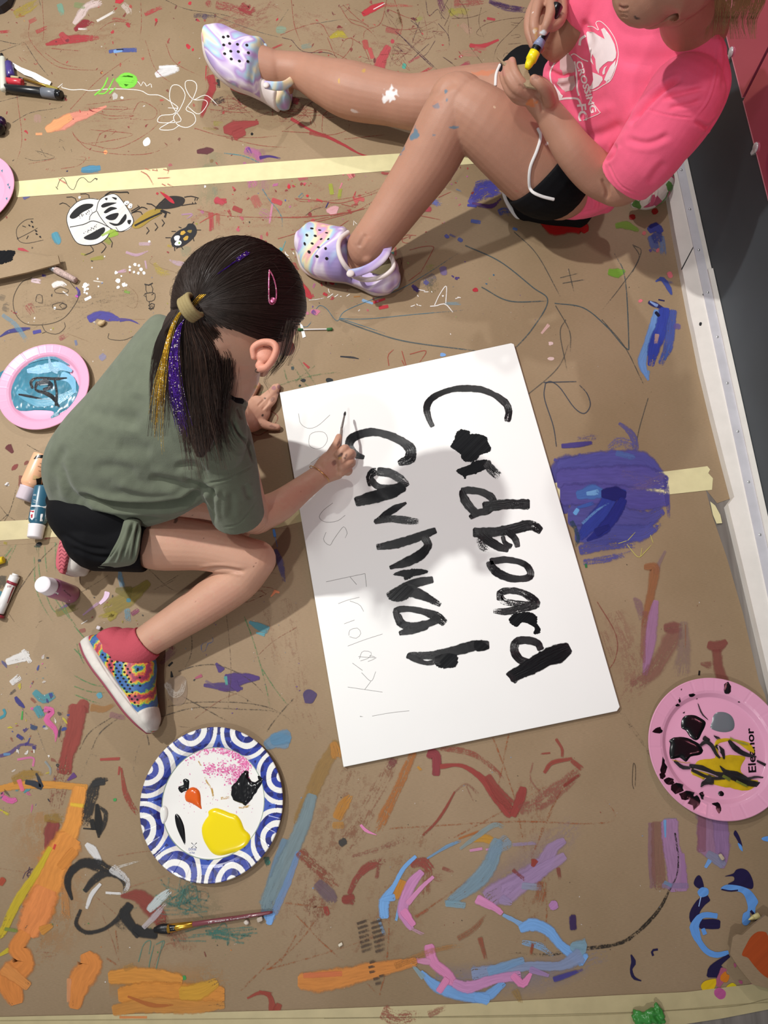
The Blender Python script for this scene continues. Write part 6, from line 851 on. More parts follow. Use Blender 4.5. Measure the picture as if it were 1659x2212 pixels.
sA = [(731, 958, 3, 10, 20, '5a4440', .7), (736, 984, 7, 4, -60, '3a2c2c', .8), (733, 990, 5, 3, -30, 'b08a44', .7), (722, 1000, 8, 5, -40, '6a3430', .7), (745, 990, 3, 3, 0, '2c2020', .7), (748, 985, 3, 4, 0, '4a3838', .6),
      (553, 834, 5, 4, -60, 'b89444', .7), (591, 838, 6, 5, -50, '8a5a74', .6), (603, 836, 5, 6, -50, '6a4a60', .6), (602, 848, 4, 5, -50, '4c2c34', .6), (590, 862, 6, 4, -50, '4a2c30', .5), (567, 898, 2, 3, 30, '141012', .9), (563, 916, 2, 2, 0, '3a1c1c', .8), (590, 922, 10, 3, 10, '5a3a40', .5), (572, 860, 2, 2, 0, '2c1c1c', .8),
      (440, 1162, 1, 1, 0, '2c1c1c', .9), (380, 1124, 4, 6, 30, '3a2018', .85), (415, 1113, 2, 1, 0, '3a2018', .8), (553, 1216, 1.6, 1.6, 0, '5a3024', .9), (548, 1224, 1.8, 1.8, 0, '6a3c2c', .9), (423, 1299, 1.5, 1.5, 0, '6a3c2c', .9), (650, 1062, 2, 2, 0, '8a5040', .7), (470, 1300, 60, 34, -35, pk, .18), (420, 1150, 90, 30, 5, pk, .18), (640, 1070, 50, 22, -35, pk, .22), (575, 770, 16, 22, 30, 'dc8c70', .55), (550, 1125, 20, 22, 0, 'd8a080', .3), (335, 1395, 16, 20, 0, pk, .35), (712, 1015, 20, 20, 0, pk, .25)]
setcol(skinA, 'c3967e', spots(sA))
# ear with rim, lobe and ring
earc = hit(bvh([skinA]), 572, 770, 0)
eo = fuse('ear', [tubew([(*P(548, 772, .503), .004, .004), (*P(548, 752, .508), .005, .005), (*P(566, 740, .512), .005, .005), (*P(588, 741, .513), .005, .005), (*P(597, 754, .512), .005, .005), (*P(590, 775, .508), .005, .005), (*P(576, 793, .502), .005, .005), (*P(563, 796, .498), .006, .006)], seg=12), ball(P(571, 765, .500), (.013, .013, .007), 12), T([(560, 790, .497, 9), (568, 778, .495, 12), (560, 762, .49, 14)])], M['skin'], PA, voxel=.0012, smooth=4)
setcol(eo, 'd0907a')
mesh('earring', *tubew([(*(P(558, 797, .499) + np.array([.0045 * math.cos(a), .002 * math.cos(a), .0055 * math.sin(a) - .003])), .0006, .0006) for a in np.linspace(0, 6.0, 12)], seg=8), mat('dark_metal', '6a5a50', .3, .5, metal=.8), PA)
# shirt -------------------------------------------------------------
shirt = fuse('shirt', [
    S([(118, 1100, 232, 1146, .13, .05, .05), (104, 1040, 290, 1140, .16, .085, .05), (112, 985, 372, 1116, .20, .10, .06), (150, 925, 430, 1086, .24, .105, .07), (205, 862, 462, 1060, .28, .10, .08), (258, 795, 492, 1030, .32, .095, .09), (308, 728, 520, 985, .355, .085, .09), (345, 690, 532, 930, .375, .07, .08), (392, 704, 524, 880, .385, .05, .07)], c0='s', c1='s', seg=36),
    T([(478, 950, .33, 66), (492, 1010, .29, 64), (504, 1070, .23, 60), (514, 1112, .185, 57)], c1='h', seg=28),
    T([(420, 770, .35, 66), (430, 830, .25, 62), (470, 880, .16, 44)], c1='h', seg=24),
    T([(500, 868, .33, 32), (516, 866, .31, 24)], c1='h', seg=20),
], M['green'], PA, voxel=.0022, smooth=7)
crease(shirt, [
    ([(170, 1068), (240, 1088), (330, 1092), (400, 1078), (440, 1058)], 7, .022), ([(165, 1085), (220, 1125), (290, 1135), (350, 1120), (420, 1098)], 10, -.006), ([(130, 1000), (150, 1060), (200, 1100)], 9, .006), ([(320, 1030), (380, 1045), (430, 1060)], 9, .005), ([(240, 1040), (330, 1062), (400, 1052)], 10, -.004),
    ([(395, 1035), (440, 1052), (470, 1080)], 6, .007), ([(460, 1050), (456, 1090), (462, 1130)], 6, .006), ([(500, 905), (515, 935), (535, 960), (548, 1000)], 3.5, .004), ([(494, 900), (508, 935), (528, 962)], 3, -.002), ([(440, 1045), (490, 1035), (548, 1005)], 2.2, .0016), ([(480, 1140), (520, 1128), (556, 1078)], 2, .0012), ([(375, 1010), (420, 1005), (450, 1030)], 8, .004),
    ([(140, 960), (120, 1020), (125, 1080)], 10, .004), ([(250, 960), (330, 975)], 16, .003), ([(300, 850), (280, 930)], 18, .003), ([(500, 1060), (500, 1120)], 7, .003), ([(530, 1045), (538, 1080)], 6, .003), ([(512, 880), (522, 905)], 4, .003), ([(180, 880), (240, 900), (310, 905)], 14, .0025), ([(200, 1010), (260, 1010), (300, 1025)], 12, .003)])
flap = fuse('shirt_knot', [S([(268, 1128, 304, 1126, .20, .012, .012), (258, 1160, 303, 1158, .205, .012, .012), (242, 1190, 300, 1190, .20, .013, .013), (228, 1212, 290, 1216, .18, .012, .012), (214, 1224, 262, 1224, .16, .012, .012), (210, 1226, 232, 1226, .15, .008, .008)], seg=24, c0='s', c1='s')], M['green'], PA, voxel=.0016, smooth=4)
crease(flap, [([(290, 1126), (275, 1165), (262, 1205)], 3.5, .006), ([(300, 1130), (292, 1175), (285, 1212)], 3, .005), ([(272, 1130), (250, 1180), (225, 1215)], 3.5, .005), ([(280, 1140), (268, 1180), (250, 1218)], 3, -.003), ([(214, 1222), (240, 1219), (262, 1219)], 2, .0015)])
crv = lambda pts, r, nm, mt, par, **k: mesh(nm, *tubew([(*p, r, r) for p in pts], **k), mt, par)
# dark gap of the neckline
drape('neck_opening', [[(500, 848), (512, 846), (524, 856), (528, 868), (524, 873), (510, 870), (500, 862)]], bvh([shirt]), M['blackcloth'], PA, 4, .001)
shorts = fuse('shorts', [
    S([(118, 1108, 205, 1070, .10, .07, .06), (116, 1135, 260, 1080, .12, .085, .08), (132, 1165, 310, 1090, .13, .09, .09), (165, 1195, 345, 1100, .13, .085, .09), (215, 1222, 352, 1115, .13, .065, .08)], c0='r', c1='s', seg=32),
    T([(225, 1150, .135, 86), (290, 1165, .132, 72), (322, 1170, .128, 67)], c1='h', seg=28)], M['blackcloth'], PA, voxel=.0025, smooth=6)
crease(shorts, [([(150, 1180), (200, 1200), (250, 1205)], 5, .003), ([(130, 1150), (180, 1180), (240, 1190)], 5, .003)])
# hair -----------------------------------------------------------------
def hb(a):
    a = abs(math.degrees(a)); return np.interp(a, [0, 40, 92, 104, 114, 130, 155, 180], [50, 56, 64, 78, 100, 114, 126, 136])
def hdir(a, b): a2, b2 = a, math.radians(b); return math.cos(b2) * hf + math.sin(b2) * (math.cos(a2) * hu + math.sin(a2) * hr)
def hsurf(d, k=1.0):
    l = np.array([d @ hf, d @ hu, d @ hr]); e = 1 / math.sqrt((l[0] / .096) ** 2 + (l[1] / .097) ** 2 + (l[2] / .079) ** 2); return HCn + d * e * k
V, Fc = ball((0, 0, 0), 1, 40); V2 = []
for v in V:
    d = unit(np.array(v)); c = np.clip(d @ hf, -1, 1); b = math.degrees(math.acos(c)); a = math.atan2(d @ hr, d @ hu); k = np.clip((b - hb(a)) / 9, 0, 1); V2.append(hsurf(d, .84 + .16 * k))
m, nt, b_ = nodes('dark_brown_hair'); b_.inputs['Base Color'].default_value = (*lin('30231c'), 1); b_.inputs['Roughness'].default_value = .42; b_.inputs['Specular IOR Level'].default_value = .5; M['hair'] = m
m2_, nt, b_ = nodes('brown_hair_tips'); b_.inputs['Base Color'].default_value = (*lin('4a3428'), 1); b_.inputs['Roughness'].default_value = .45; M['hair2'] = m2_
hair = mesh('hair', V2, Fc, M['hair'], PA)
cand = [unit(v) for v in np.array(V)]; tie_d = min((d for d in cand if (CAMP - hsurf(d)) @ d > 0), key=lambda d: np.hypot(*(Q(hsurf(d)) - (424, 663))))
tie = hsurf(tie_d, 1.06)
strands = []
for i in range(2600):
    a = RNG.uniform(-math.pi, math.pi); b = hb(a) + abs(RNG.gauss(0, 4)) + (RNG.uniform(0, 60) if RNG.random() < .35 else 0); d0 = hdir(a, min(b, 165)); w = math.acos(np.clip(d0 @ tie_d, -1, 1)); n = 16; s = []
    k0 = RNG.uniform(1.0, 1.022); ph = RNG.uniform(0, 6); am = RNG.uniform(0, .012); ax = unit(np.cross(d0, tie_d))
    for t in np.linspace(0, .97, n):
        d = (math.sin((1 - t) * w) * d0 + math.sin(t * w) * tie_d) / math.sin(w); d = unit(d + ax * am * math.sin(ph + 3 * t) * math.sin(math.pi * t)); s.append(hsurf(d, k0 + .012 * t ** 4))
    strands.append(s)
curves('hair_strands', strands, .00042, M['hair'], hair)
fly = []
for i in range(70):
    a = RNG.uniform(-2.4, 1.0); d0 = hdir(a, hb(a) + RNG.uniform(10, 70)); d1 = unit(d0 * .6 + tie_d * .5 + np.array([RNG.gauss(0, .2) for _ in range(3)])); s = [hsurf(unit(d0 * (1 - t) + d1 * t), 1.01 + .05 * math.sin(math.pi * t * RNG.uniform(.6, 1)) * RNG.random()) for t in np.linspace(0, 1, 9)]; fly.append(s)
for i in range(60): # loose locks in front of the ear
    k = RNG.gauss(0, 1); c = [(628 + 6 * k, 700 + RNG.gauss(0, 6), .505), (622 + 8 * k, 740, .488), (608 + 6 * k, 778, .468), (586 + 4 * k, 806 + RNG.gauss(0, 5), .43), (574 + 3 * k, 822, .41), (584 + 4 * k, 842 + RNG.gauss(0, 4), .39)]; fly.append(cat([P(*q) for q in c[:6 if i < 7 else 4]], 18))
for i in range(12): fly.append(cat([P(628 + RNG.gauss(0, 3), 640, .47), P(641 + RNG.gauss(0, 2), 690, .45), P(640 + RNG.gauss(0, 3), 740 + RNG.gauss(0, 6), .43), P(622 + RNG.gauss(0, 4), 790, .41)], 14))
curves('loose_strands', fly, .0003, M['hair'], hair)
# ponytail: solid core + strands
tc_ = [(440, 655, .53, 20), (422, 668, .535, 25), (404, 700, .51, 40), (405, 760, .485, 52), (418, 830, .455, 54), (432, 900, .43, 44), (436, 950, .415, 28), (432, 985, .405, 10)]
pony = fuse('ponytail', [T(tc_, flat=.45, seg=24), T([(420, 668, .53, 20), (380, 692, .515, 22), (358, 760, .49, 18), (352, 840, .46, 10), (350, 880, .445, 3)], flat=.4)], M['hair'], PA, voxel=.002, smooth=6)
crease(pony, [([(415, 690), (395, 760), (400, 850), (425, 940)], 3, .006), ([(425, 690), (430, 760), (445, 850), (455, 920)], 3, .006), ([(410, 690), (378, 750), (380, 830), (400, 900)], 3, .005), ([(440, 700), (462, 780), (470, 860)], 3, .005)])
ps = []
clump = [(RNG.uniform(-1, 1), RNG.uniform(3, 8), RNG.uniform(0, 6.3), RNG.uniform(.68, 1), RNG.gauss(0, 8)) for _ in range(46)]
for i in range(1500):
    u, wv, ph, tip, sh = RNG.choice(clump); u += RNG.gauss(0, .07); tip = min(1, tip * RNG.uniform(.85, 1.05))
    c = cat([(440 + u * 10, 652 + u * 8, .545), (418 + u * 18, 670 + u * 14, .548 - .01 * u * u), (410 + u * 38, 706, .53), (424 + u * 66, 760, .508 - .02 * u * u), (428 + u * 66, 830, .478 - .025 * u * u), (434 + u * 50, 900, .452 - .025 * u * u), (442 + u * 46, 965, .43 - .02 * u * u), (452 + u * 50, 1035, .415 - .01 * u * u)], 26)
    c = c[:int(26 * tip)]; t = np.linspace(0, 1, len(c)); c[:, 0] += np.sin(t * wv + ph) * 9 * t + (sh + RNG.gauss(0, 3)) * t * t; c[:, 2] += RNG.uniform(-.004, .006)
    ps.append([P(*q) for q in c])
for i in range(420):
    u = RNG.uniform(-1, 1); ph = RNG.uniform(0, 6)
    c = cat([(420, 666, .545), (384 + u * 12, 684, .535), (358 + u * 16, 730, .515), (348 + u * 22, 800, .485), (345 + u * 22, 880, .455), (338 + u * 22, 960, .435)], 24)[:int(24 * RNG.uniform(.45, 1))]; t = np.linspace(0, 1, len(c)); c[:, 0] += np.sin(t * 5 + ph) * 4 * t
    ps.append([P(*q) for q in c])
curves('ponytail_strands', ps[:1100] + ps[1500:], .00045, M['hair'], pony); curves('light_strands', [s[-14:] for s in ps[1050:1500]], .00042, M['hair2'], pony)
def glitter(name, c1, c2):
    m, nt, b = nodes(name); tc = N(nt, 'ShaderNodeTexCoord'); v = N(nt, 'ShaderNodeTexWhiteNoise'); mp = N(nt, 'ShaderNodeVectorMath', operation='SNAP'); mp.inputs[1].default_value = (.0013, .0013, .0013)
    nt.links.new(tc.outputs['Object'], mp.inputs[0]); nt.links.new(mp.outputs[0], v.inputs['Vector']); r = N(nt, 'ShaderNodeValToRGB'); r.color_ramp.interpolation = 'CONSTANT'
    r.color_ramp.elements[0].color = (*lin(c1), 1); r.color_ramp.elements[1].position = .55; r.color_ramp.elements[1].color = (*lin(c2), 1); e = r.color_ramp.elements.new(.94); e.color = (1, .93, .8, 1)
    nt.links.new(v.outputs['Value'], r.inputs[0]); nt.links.new(r.outputs[0], b.inputs['Base Color']); b.inputs['Metallic'].default_value = .7; b.inputs['Roughness'].default_value = .3; return m
gold = glitter('gold_tinsel', 'b98a1c', 'e6bc3c'); purp = glitter('purple_tinsel', '38186c', '5a2ea8')
gs = []
for i in range(34):
    k = RNG.gauss(0, 1); e = RNG.gauss(0, 1); c = cat([(412, 668, .555), (392 + k * 2, 672, .553), (372 + k * 3, 705, .54), (358 + k * 5, 760, .522), (346 + k * 8 + e * 3, 830, .498), (340 + k * 10 + e * 6, 910, .476), (340 + k * 12 + e * 9, 985 + e * 8, .462)], 26)[:int(26 * RNG.uniform(.7, 1))]; gs.append([P(*q) for q in c])
for i in range(7): gs.append([P(*q) for q in cat([(438, 636, .575), (426, 648, .572), (414, 664, .558)], 8) + np.array([RNG.gauss(0, 3), 0, 0])])
curves('gold_tinsel', gs, .00055, gold, pony)
gs = []
for i in range(60):
    k = RNG.gauss(0, 1); e = RNG.gauss(0, 1); c = cat([(398, 690, .545), (384 + k * 3, 715, .54), (375 + k * 6, 770, .522), (378 + k * 8 + e, 840, .50), (388 + k * 9 + e * 3, 900, .478), (396 + k * 12 + e * 4, 945 + e * 8, .466)], 24)[:int(24 * RNG.uniform(.65, 1))]; gs.append([P(*q) for q in c])
curves('purple_tinsel', gs, .0006, purp, pony)
ht = bvh([hair]); gs = []
for (x0, y0, x1, y1, n) in ((536, 546, 512, 562, 16), (508, 566, 470, 592, 3), (540, 545, 500, 570, 5)):
    for i in range(n): pts = [hit(ht, x0 * (1 - t) + x1 * t + RNG.gauss(0, .3) + (i - n / 2) * .35, y0 * (1 - t) + y1 * t + (i - n / 2) * .5, .003) for t in np.linspace(0, 1, 6)]; gs.append(pts) if all(p is not None for p in pts) else None
curves('purple_tinsel', gs, .0005, purp, hair)
# hair tie and snap clip
et = mat('olive_elastic', '94845c', .8, .2, bump=.0003, bscale=600)
tdir = unit(P(396, 683, .528) - P(441, 651, .541))
for j in range(4):
    c = tie + tdir * (.0042 * j - .001); a1 = unit(np.cross(tdir, (0, 0, 1))); a2 = np.cross(a1, tdir); mesh('hair_tie', *tubew([(*(c + (a1 * math.cos(a) * .0145 + a2 * math.sin(a) * .0135)), .0036, .0036) for a in np.linspace(0, 6.283, 24)], seg=10), et, PA)
pg = glitter('pink_glitter', 'c25a84', 'd880a4')
def hh(x, y, o): p = hit(ht, x, y, o); return p if p is not None else P(x, y, .55)
cp = [(582, 584), (590, 598), (596, 620), (597, 640), (594, 652), (588, 657), (582, 653), (581, 635), (581, 610), (582, 584)]
mesh('snap_clip', *join([tubew([(*hh(x, y, .0035), .0011, .0011) for x, y in cp], seg=8), ball(hh(588, 648, .004), (.0045, .0045, .0015), 10)]), pg, PA)
# bracelet
bc = mat('gold_bracelet', 'd8a868', .25, .5, metal=.9)
wr = P(690, 1024, .064); ad = unit(P(720, 1000, .062) - P(660, 1050, .068)); s1 = unit(np.cross(ad, (0, 0, 1))); s2 = np.cross(s1, ad)
mesh('bracelet', *tubew([(*(wr + s1 * math.cos(a) * .0235 + s2 * math.sin(a) * .021 + ad * .004 * math.cos(a)), .0009, .0009) for a in np.linspace(0, 6.283, 40)], seg=8), bc, PA)
# shoes ------------------------------------------------------------------
rub = mat('scuffed_white_rubber', 'd2ccc4', .6, .3, var=.10, vscale=60); M['rub'] = rub
def tiedye():
    m, nt, b = nodes('tie_dye_rubber'); L = nt.links.new; tc = N(nt, 'ShaderNodeTexCoord'); n0 = N(nt, 'ShaderNodeTexNoise'); n0.inputs['Scale'].default_value = 30; L(tc.outputs['Object'], n0.inputs['Vector'])
    w = N(nt, 'ShaderNodeTexWave', wave_type='RINGS', rings_direction='SPHERICAL'); mp = N(nt, 'ShaderNodeMapping'); c = P(300, 1445, .07); mp.inputs['Location'].default_value = tuple(-c); L(tc.outputs['Object'], mp.inputs[0]); L(mp.outputs[0], w.inputs['Vector'])
    w.inputs['Scale'].default_value = 9; w.inputs['Distortion'].default_value = 2.4; w.inputs['Detail'].default_value = 4; w.inputs['Detail Scale'].default_value = 9; w.inputs['Detail Roughness'].default_value = .7
    r = N(nt, 'ShaderNodeValToRGB'); cs = ['3a6aa0', '3c4a94', '3f8a8c', '6aa04c', 'd0c03c', 'cc8a34', 'c84c4c', '8c3450']
    while len(r.color_ramp.elements) < len(cs): r.color_ramp.elements.new(.5)
    for i, h in enumerate(cs): r.color_ramp.elements[i].position = i / (len(cs) - 1); r.color_ramp.elements[i].color = (*lin(h), 1)
    L(w.outputs['Fac'], r.inputs[0]); L(r.outputs[0], b.inputs['Base Color']); b.inputs['Roughness'].default_value = .45; return m
td = tiedye()
secs = [(184, 1392, 212, 1371, .038, .024, .03), (196, 1418, 258, 1362, .042, .03, .036), (214, 1446, 322, 1400, .045, .033, .04), (236, 1474, 336, 1432, .045, .034, .04), (258, 1504, 334, 1478, .043, .034, .038), (282, 1537, 338, 1518, .038, .034, .034), (306, 1564, 341, 1550, .034, .030, .030), (324, 1582, 335, 1574, .03, .018, .02)]
shoe = thing('sneaker', P(265, 1475, 0), 'rainbow tie-dye slip-on sneaker with holes and white sole', 'shoe'); bpy.data.objects.remove(shoe)
sneak = fuse('tie_dye_sneaker', [S(secs, c0='s', c1='s', seg=32)], td, PA, voxel=.0016, smooth=3)
sole = []
for q in secs:
    L0, R0 = np.array(q[:2], float), np.array(q[2:4], float); w = np.linalg.norm(R0 - L0); k = min(30, w * .8) / w; R1 = L0 + (R0 - L0) * k; L1 = L0 - (R0 - L0) / w * 1.5; sole.append((*L1, *R1, q[4], q[5] + .003, q[6] + .0005))
so = fuse('sole', [S(sole, c0='s', c1='s', pw=.6, seg=32)], rub, sneak, voxel=.0016, smooth=2)
crease(so, [([(202, 1405), (240, 1465), (290, 1530), (325, 1572)], 1.6, .0012), ([(212, 1400), (250, 1458), (300, 1524), (330, 1560)], 1.4, .001)])
tread = [(q[0] - 3, q[1] + 2, q[0] + 7, q[1] - 5, q[4] - .006, q[5] - .004, q[6] - .008) for q in sole]
mesh('tread', *S(tread, c0='s', c1='s', pw=.6), mat('maroon_rubber', '8c4450', .6), sneak)
tcap = fuse('toe_cap', [S([(300, 1550, 340, 1528, .037, .036, .03), (312, 1566, 344, 1552, .034, .034, .028), (326, 1580, 338, 1572, .03, .02, .02)], c0='s', c1='s')], rub, sneak, voxel=.0016, smooth=2)
tr = bvh([sneak, so])
mesh('patch', *S([(291, 1541, 304, 1537, .066, .002, .004), (290, 1548, 308, 1546, .066, .002, .004), (296, 1557, 306, 1556, .063, .002, .004)], c0='s', c1='s'), mat('orange_patch', 'a8744c', .7), sneak)
holes = []
hz_ = [(212, 2, 1224), (232, 1245, 0), (268, 1243, 0), (247, 1272, 0), (282, 1272, 0), (322, 1276, 0), (368, 1280, 0), (263, 1300, 0), (300, 1298, 0), (342, 1302, 0), (383, 1305, 0), (275, 1322, 0), (315, 1325, 0), (360, 1328, 0), (400, 1330, 0), (292, 1350, 0), (333, 1350, 0), (375, 1354, 0), (416, 1357, 0), (310, 1375, 0), (352, 1378, 0), (395, 1378, 0), (325, 1398, 0), (368, 1402, 0), (408, 1404, 0), (342, 1425, 0), (385, 1426, 0), (424, 1428, 0), (357, 1450, 0), (400, 1452, 0), (435, 1455, 0), (375, 1475, 0), (416, 1478, 0), (392, 1502, 0), (434, 1505, 0), (412, 1530, 0), (455, 1534, 0), (430, 1556, 0), (472, 1560, 0), (452, 1582, 0), (478, 1606, 0), (475, 1280, 0), (475, 1330, 0), (472, 1340, 0), (490, 1395, 0), (492, 1455, 0)]
for a in hz_:
    x, y = (a[0], a[1]) if a[2] == 0 else (212, 1224); x, y = 160 + x / 3.456, 1060 + y / 3.456; holes.append([(x + 2.5 * math.cos(t), y + 2.3 * math.sin(t)) for t in np.linspace(0, 6.28, 9)[:-1]])
drape('vent_holes', holes, tr, plastic('hole_black', '0a0a0c', .8), sneak, 0, .0008)
sock = fuse('sock', [T([(318, 1386, .056, 40), (296, 1402, .054, 42), (270, 1400, .05, 44), (252, 1400, .048, 36)], c0='h', seg=26), S([(212, 1382, 262, 1356, .05, .028, .03), (228, 1404, 300, 1380, .05, .034, .03), (250, 1415, 333, 1412, .05, .03, .03)], c0='s', c1='s')], mat('pink_rib_sock', 'b8505c', .85, .15, bump=.0006, bscale=400), PA, voxel=.0018, smooth=4)
# tucked foot: underside of the other sneaker
foot2 = fuse('tucked_sneaker', [S([(150, 1160, 186, 1176, .055, .03, .04), (140, 1195, 190, 1204, .055, .03, .04), (134, 1225, 176, 1236, .05, .026, .04), (138, 1238, 160, 1240, .045, .02, .03)], c0='s', c1='s', pw=.7)], rub, PA, voxel=.002, smooth=3)
t2 = bvh([foot2])
psl = mesh('tread_sole', *S([(133, 1158, 152, 1166, .088, .005, .01), (124, 1195, 151, 1190, .088, .006, .01), (122, 1222, 142, 1226, .082, .006, .01), (129, 1236, 138, 1238, .078, .004, .01)], c0='s', c1='s', pw=.6), mat('pink_rubber', 'c2606a', .6), foot2)
pt = bvh([psl]); zz = []
for k in range(9):
    y = 1168 + k * 8; zz.append(ribbon2d([(127, y), (133, y - 5), (139, y), (145, y - 5), (149, y)], 1.6))
drape('tread_grooves', zz, pt, mat('tread_shadow', '8c3a48', .7), psl, 0, .0005)
mesh('upper', *S([(168, 1180, 186, 1186, .078, .006, .03), (164, 1212, 178, 1216, .075, .006, .03)], c0='s', c1='s'), mat('leopard_print', '6a5430', .6, var=.5, vscale=160), foot2)
# thin brush in the hand
br = thing('paint_brush', P(735, 930, .06), 'thin paint-crusted brush held upright in the hand over the foam board', 'brush')
A0, B0, C0 = P(746, 889, .035), P(738, 925, .065), P(733, 985, .075)
mesh('handle', *rod(B0, C0 + (C0 - B0) * .12, [(0, .0022), (.1, .0028), (.6, .003), (1, .0018)]), mat('crusted_handle', '8c8078', .6, var=.35, vscale=300), br)
mesh('ferrule', *rod(A0 + (B0 - A0) * .25, B0, [(0, .0019), (1, .0024)]), mat('crusted_ferrule', '7c7470', .45, .5, metal=.3, var=.4, vscale=400), br)
mesh('bristles', *rod(A0 + (B0 - A0) * .28, A0, [(0, .0019), (.5, .0026), (.85, .0018), (1, .0004)]), M['ink'], br)
# ------------------------------------------------------------------ sitting child in the pink shirt
M['pink'] = mat('pink_cotton', 'f8688a', .85, .15, var=.05, vscale=40, bump=.0004, bscale=900, sheen=.1, detail=8)
M['trimw'] = mat('white_binding', 'dcdad8', .8, .15, bump=.0003, bscale=800)
PB = thing('person', P(1240, 400, 0), 'person in pink T-shirt and black shorts sitting against the dark wall', 'person')
FH = [ # palm-up hand with the cardboard
    T([(1182, 240, .325, 29), (1170, 215, .345, 34, .75), (1155, 198, .36, 32, .7), (1142, 192, .365, 26, .7)]),
    fing([(1148, 196, .37), (1126, 178, .385), (1110, 152, .392), (1106, 132, .388)], 11, 9),
    fing([(1140, 204, .365), (1114, 190, .378), (1097, 164, .385), (1094, 140, .380)], 11.5, 9),
    fing([(1136, 212, .355), (1106, 202, .365), (1092, 180, .372), (1086, 162, .370)], 11, 8.5), fing([(1144, 220, .35), (1118, 216, .35), (1102, 200, .352), (1094, 184, .352)], 10, 8),
    fing([(1186, 218, .355), (1180, 198, .378), (1166, 182, .392), (1154, 172, .395)], 14, 11)]
PH = [ # hand with the marker
    T([(1204, -40, .395, 36), (1190, -20, .405, 36, .8), (1176, -2, .415, 32, .75)]),
    fing([(1190, -8, .425), (1190, 22, .438), (1181, 52, .435), (1172, 76, .422)], 13, 9.5),
    fing([(1170, -8, .425), (1158, 22, .432), (1154, 54, .430), (1158, 84, .418)], 13.5, 10.5),
    fing([(1160, 0, .41), (1144, 36, .412), (1143, 68, .408), (1152, 96, .402)], 12.5, 10), fing([(1162, 20, .395), (1150, 60, .395), (1156, 92, .388), (1168, 106, .38)], 11, 9),
    fing([(1212, 8, .40), (1212, 36, .415), (1202, 52, .424), (1190, 58, .428)], 14, 11)]
skinB = fuse('body', [
    T([(1470, -70, .60, 96), (1430, -60, .60, 100), (1400, -30, .585, 76)], seg=28), T([(1410, -20, .57, 66), (1388, 14, .548, 42), (1376, 30, .54, 24)], seg=24), T([(1450, -10, .55, 62), (1415, 10, .548, 45)]),
    B(1342, 8, .565, (11, 10, 8)), B(1346, 24, .558, (10, 9, 8)), B(1330, -18, .585, (12, 12, 10)),
    T([(1455, -40, .56, 66), (1485, 15, .49, 62), (1500, 60, .44, 70)], seg=28),
    T([(1490, 80, .42, 70, .6), (1400, 200, .32, 80, .5), (1290, 310, .19, 80, .5), (1240, 340, .12, 70, .6)], seg=28),
    T([(1440, 290, .345, 38), (1390, 362, .28, 42), (1345, 396, .235, 45), (1322, 394, .228, 44), (1284, 372, .245, 44), (1240, 326, .28, 40.5), (1208, 278, .305, 35), (1182, 238, .325, 29)], seg=26),
    T([(1262, 48, .36, 36), (1246, 66, .33, 42), (1214, 84, .285, 46), (1196, 62, .31, 42), (1198, 10, .36, 36), (1204, -40, .395, 32)], seg=26),
    # raised leg
    T([(1215, 392, .12, 78), (1180, 375, .15, 84), (1110, 318, .205, 80), (1040, 262, .25, 70), (985, 224, .262, 60)], seg=30),
    T([(992, 226, .262, 62), (968, 268, .24, 64), (925, 350, .19, 61), (870, 430, .14, 53), (820, 500, .10, 46), (790, 536, .075, 42)], seg=30),
    T([(800, 545, .06, 40), (775, 560, .04, 42), (735, 560, .035, 40), (690, 545, .03, 40)], seg=24), T([(780, 545, .06, 36), (815, 570, .04, 34), (835, 585, .03, 24)], seg=20), B(793, 556, .085, (14, 14, 12)),
    # stretched leg
    T([(1230, 300, .11, 95), (1100, 240, .10, 88), (990, 222, .095, 68), (900, 222, .095, 55), (845, 214, .09, 52), (758, 196, .085, 56), (700, 176, .08, 46), (656, 156, .075, 37), (612, 148, .075, 33), (590, 148, .075, 36), (560, 140, .08, 38)], seg=30),
    T([(590, 150, .07, 34), (605, 185, .045, 30)], seg=18),
] + FH + PH, mat('skin', 'c49478', .5, .35, vcol=True, var=.05, vscale=30, bump=.00025, bscale=700, sss=.12), PB, voxel=.002, smooth=9)
crease(skinB, [([(1152, 205), (1168, 220), (1172, 245)], 3, .002), ([(1135, 195), (1120, 182)], 2.5, .0015), ([(1300, 385), (1312, 410), (1310, 430)], 4, .003), ([(990, 175), (960, 190), (940, 215)], 8, .002), ([(1355, 38), (1348, 34), (1340, 36)], 2, .002), ([(1336, 14), (1348, 17), (1358, 15)], 2.5, .004), ([(790, 505), (775, 535)], 5, .002)])
bl_ = '4a7488'
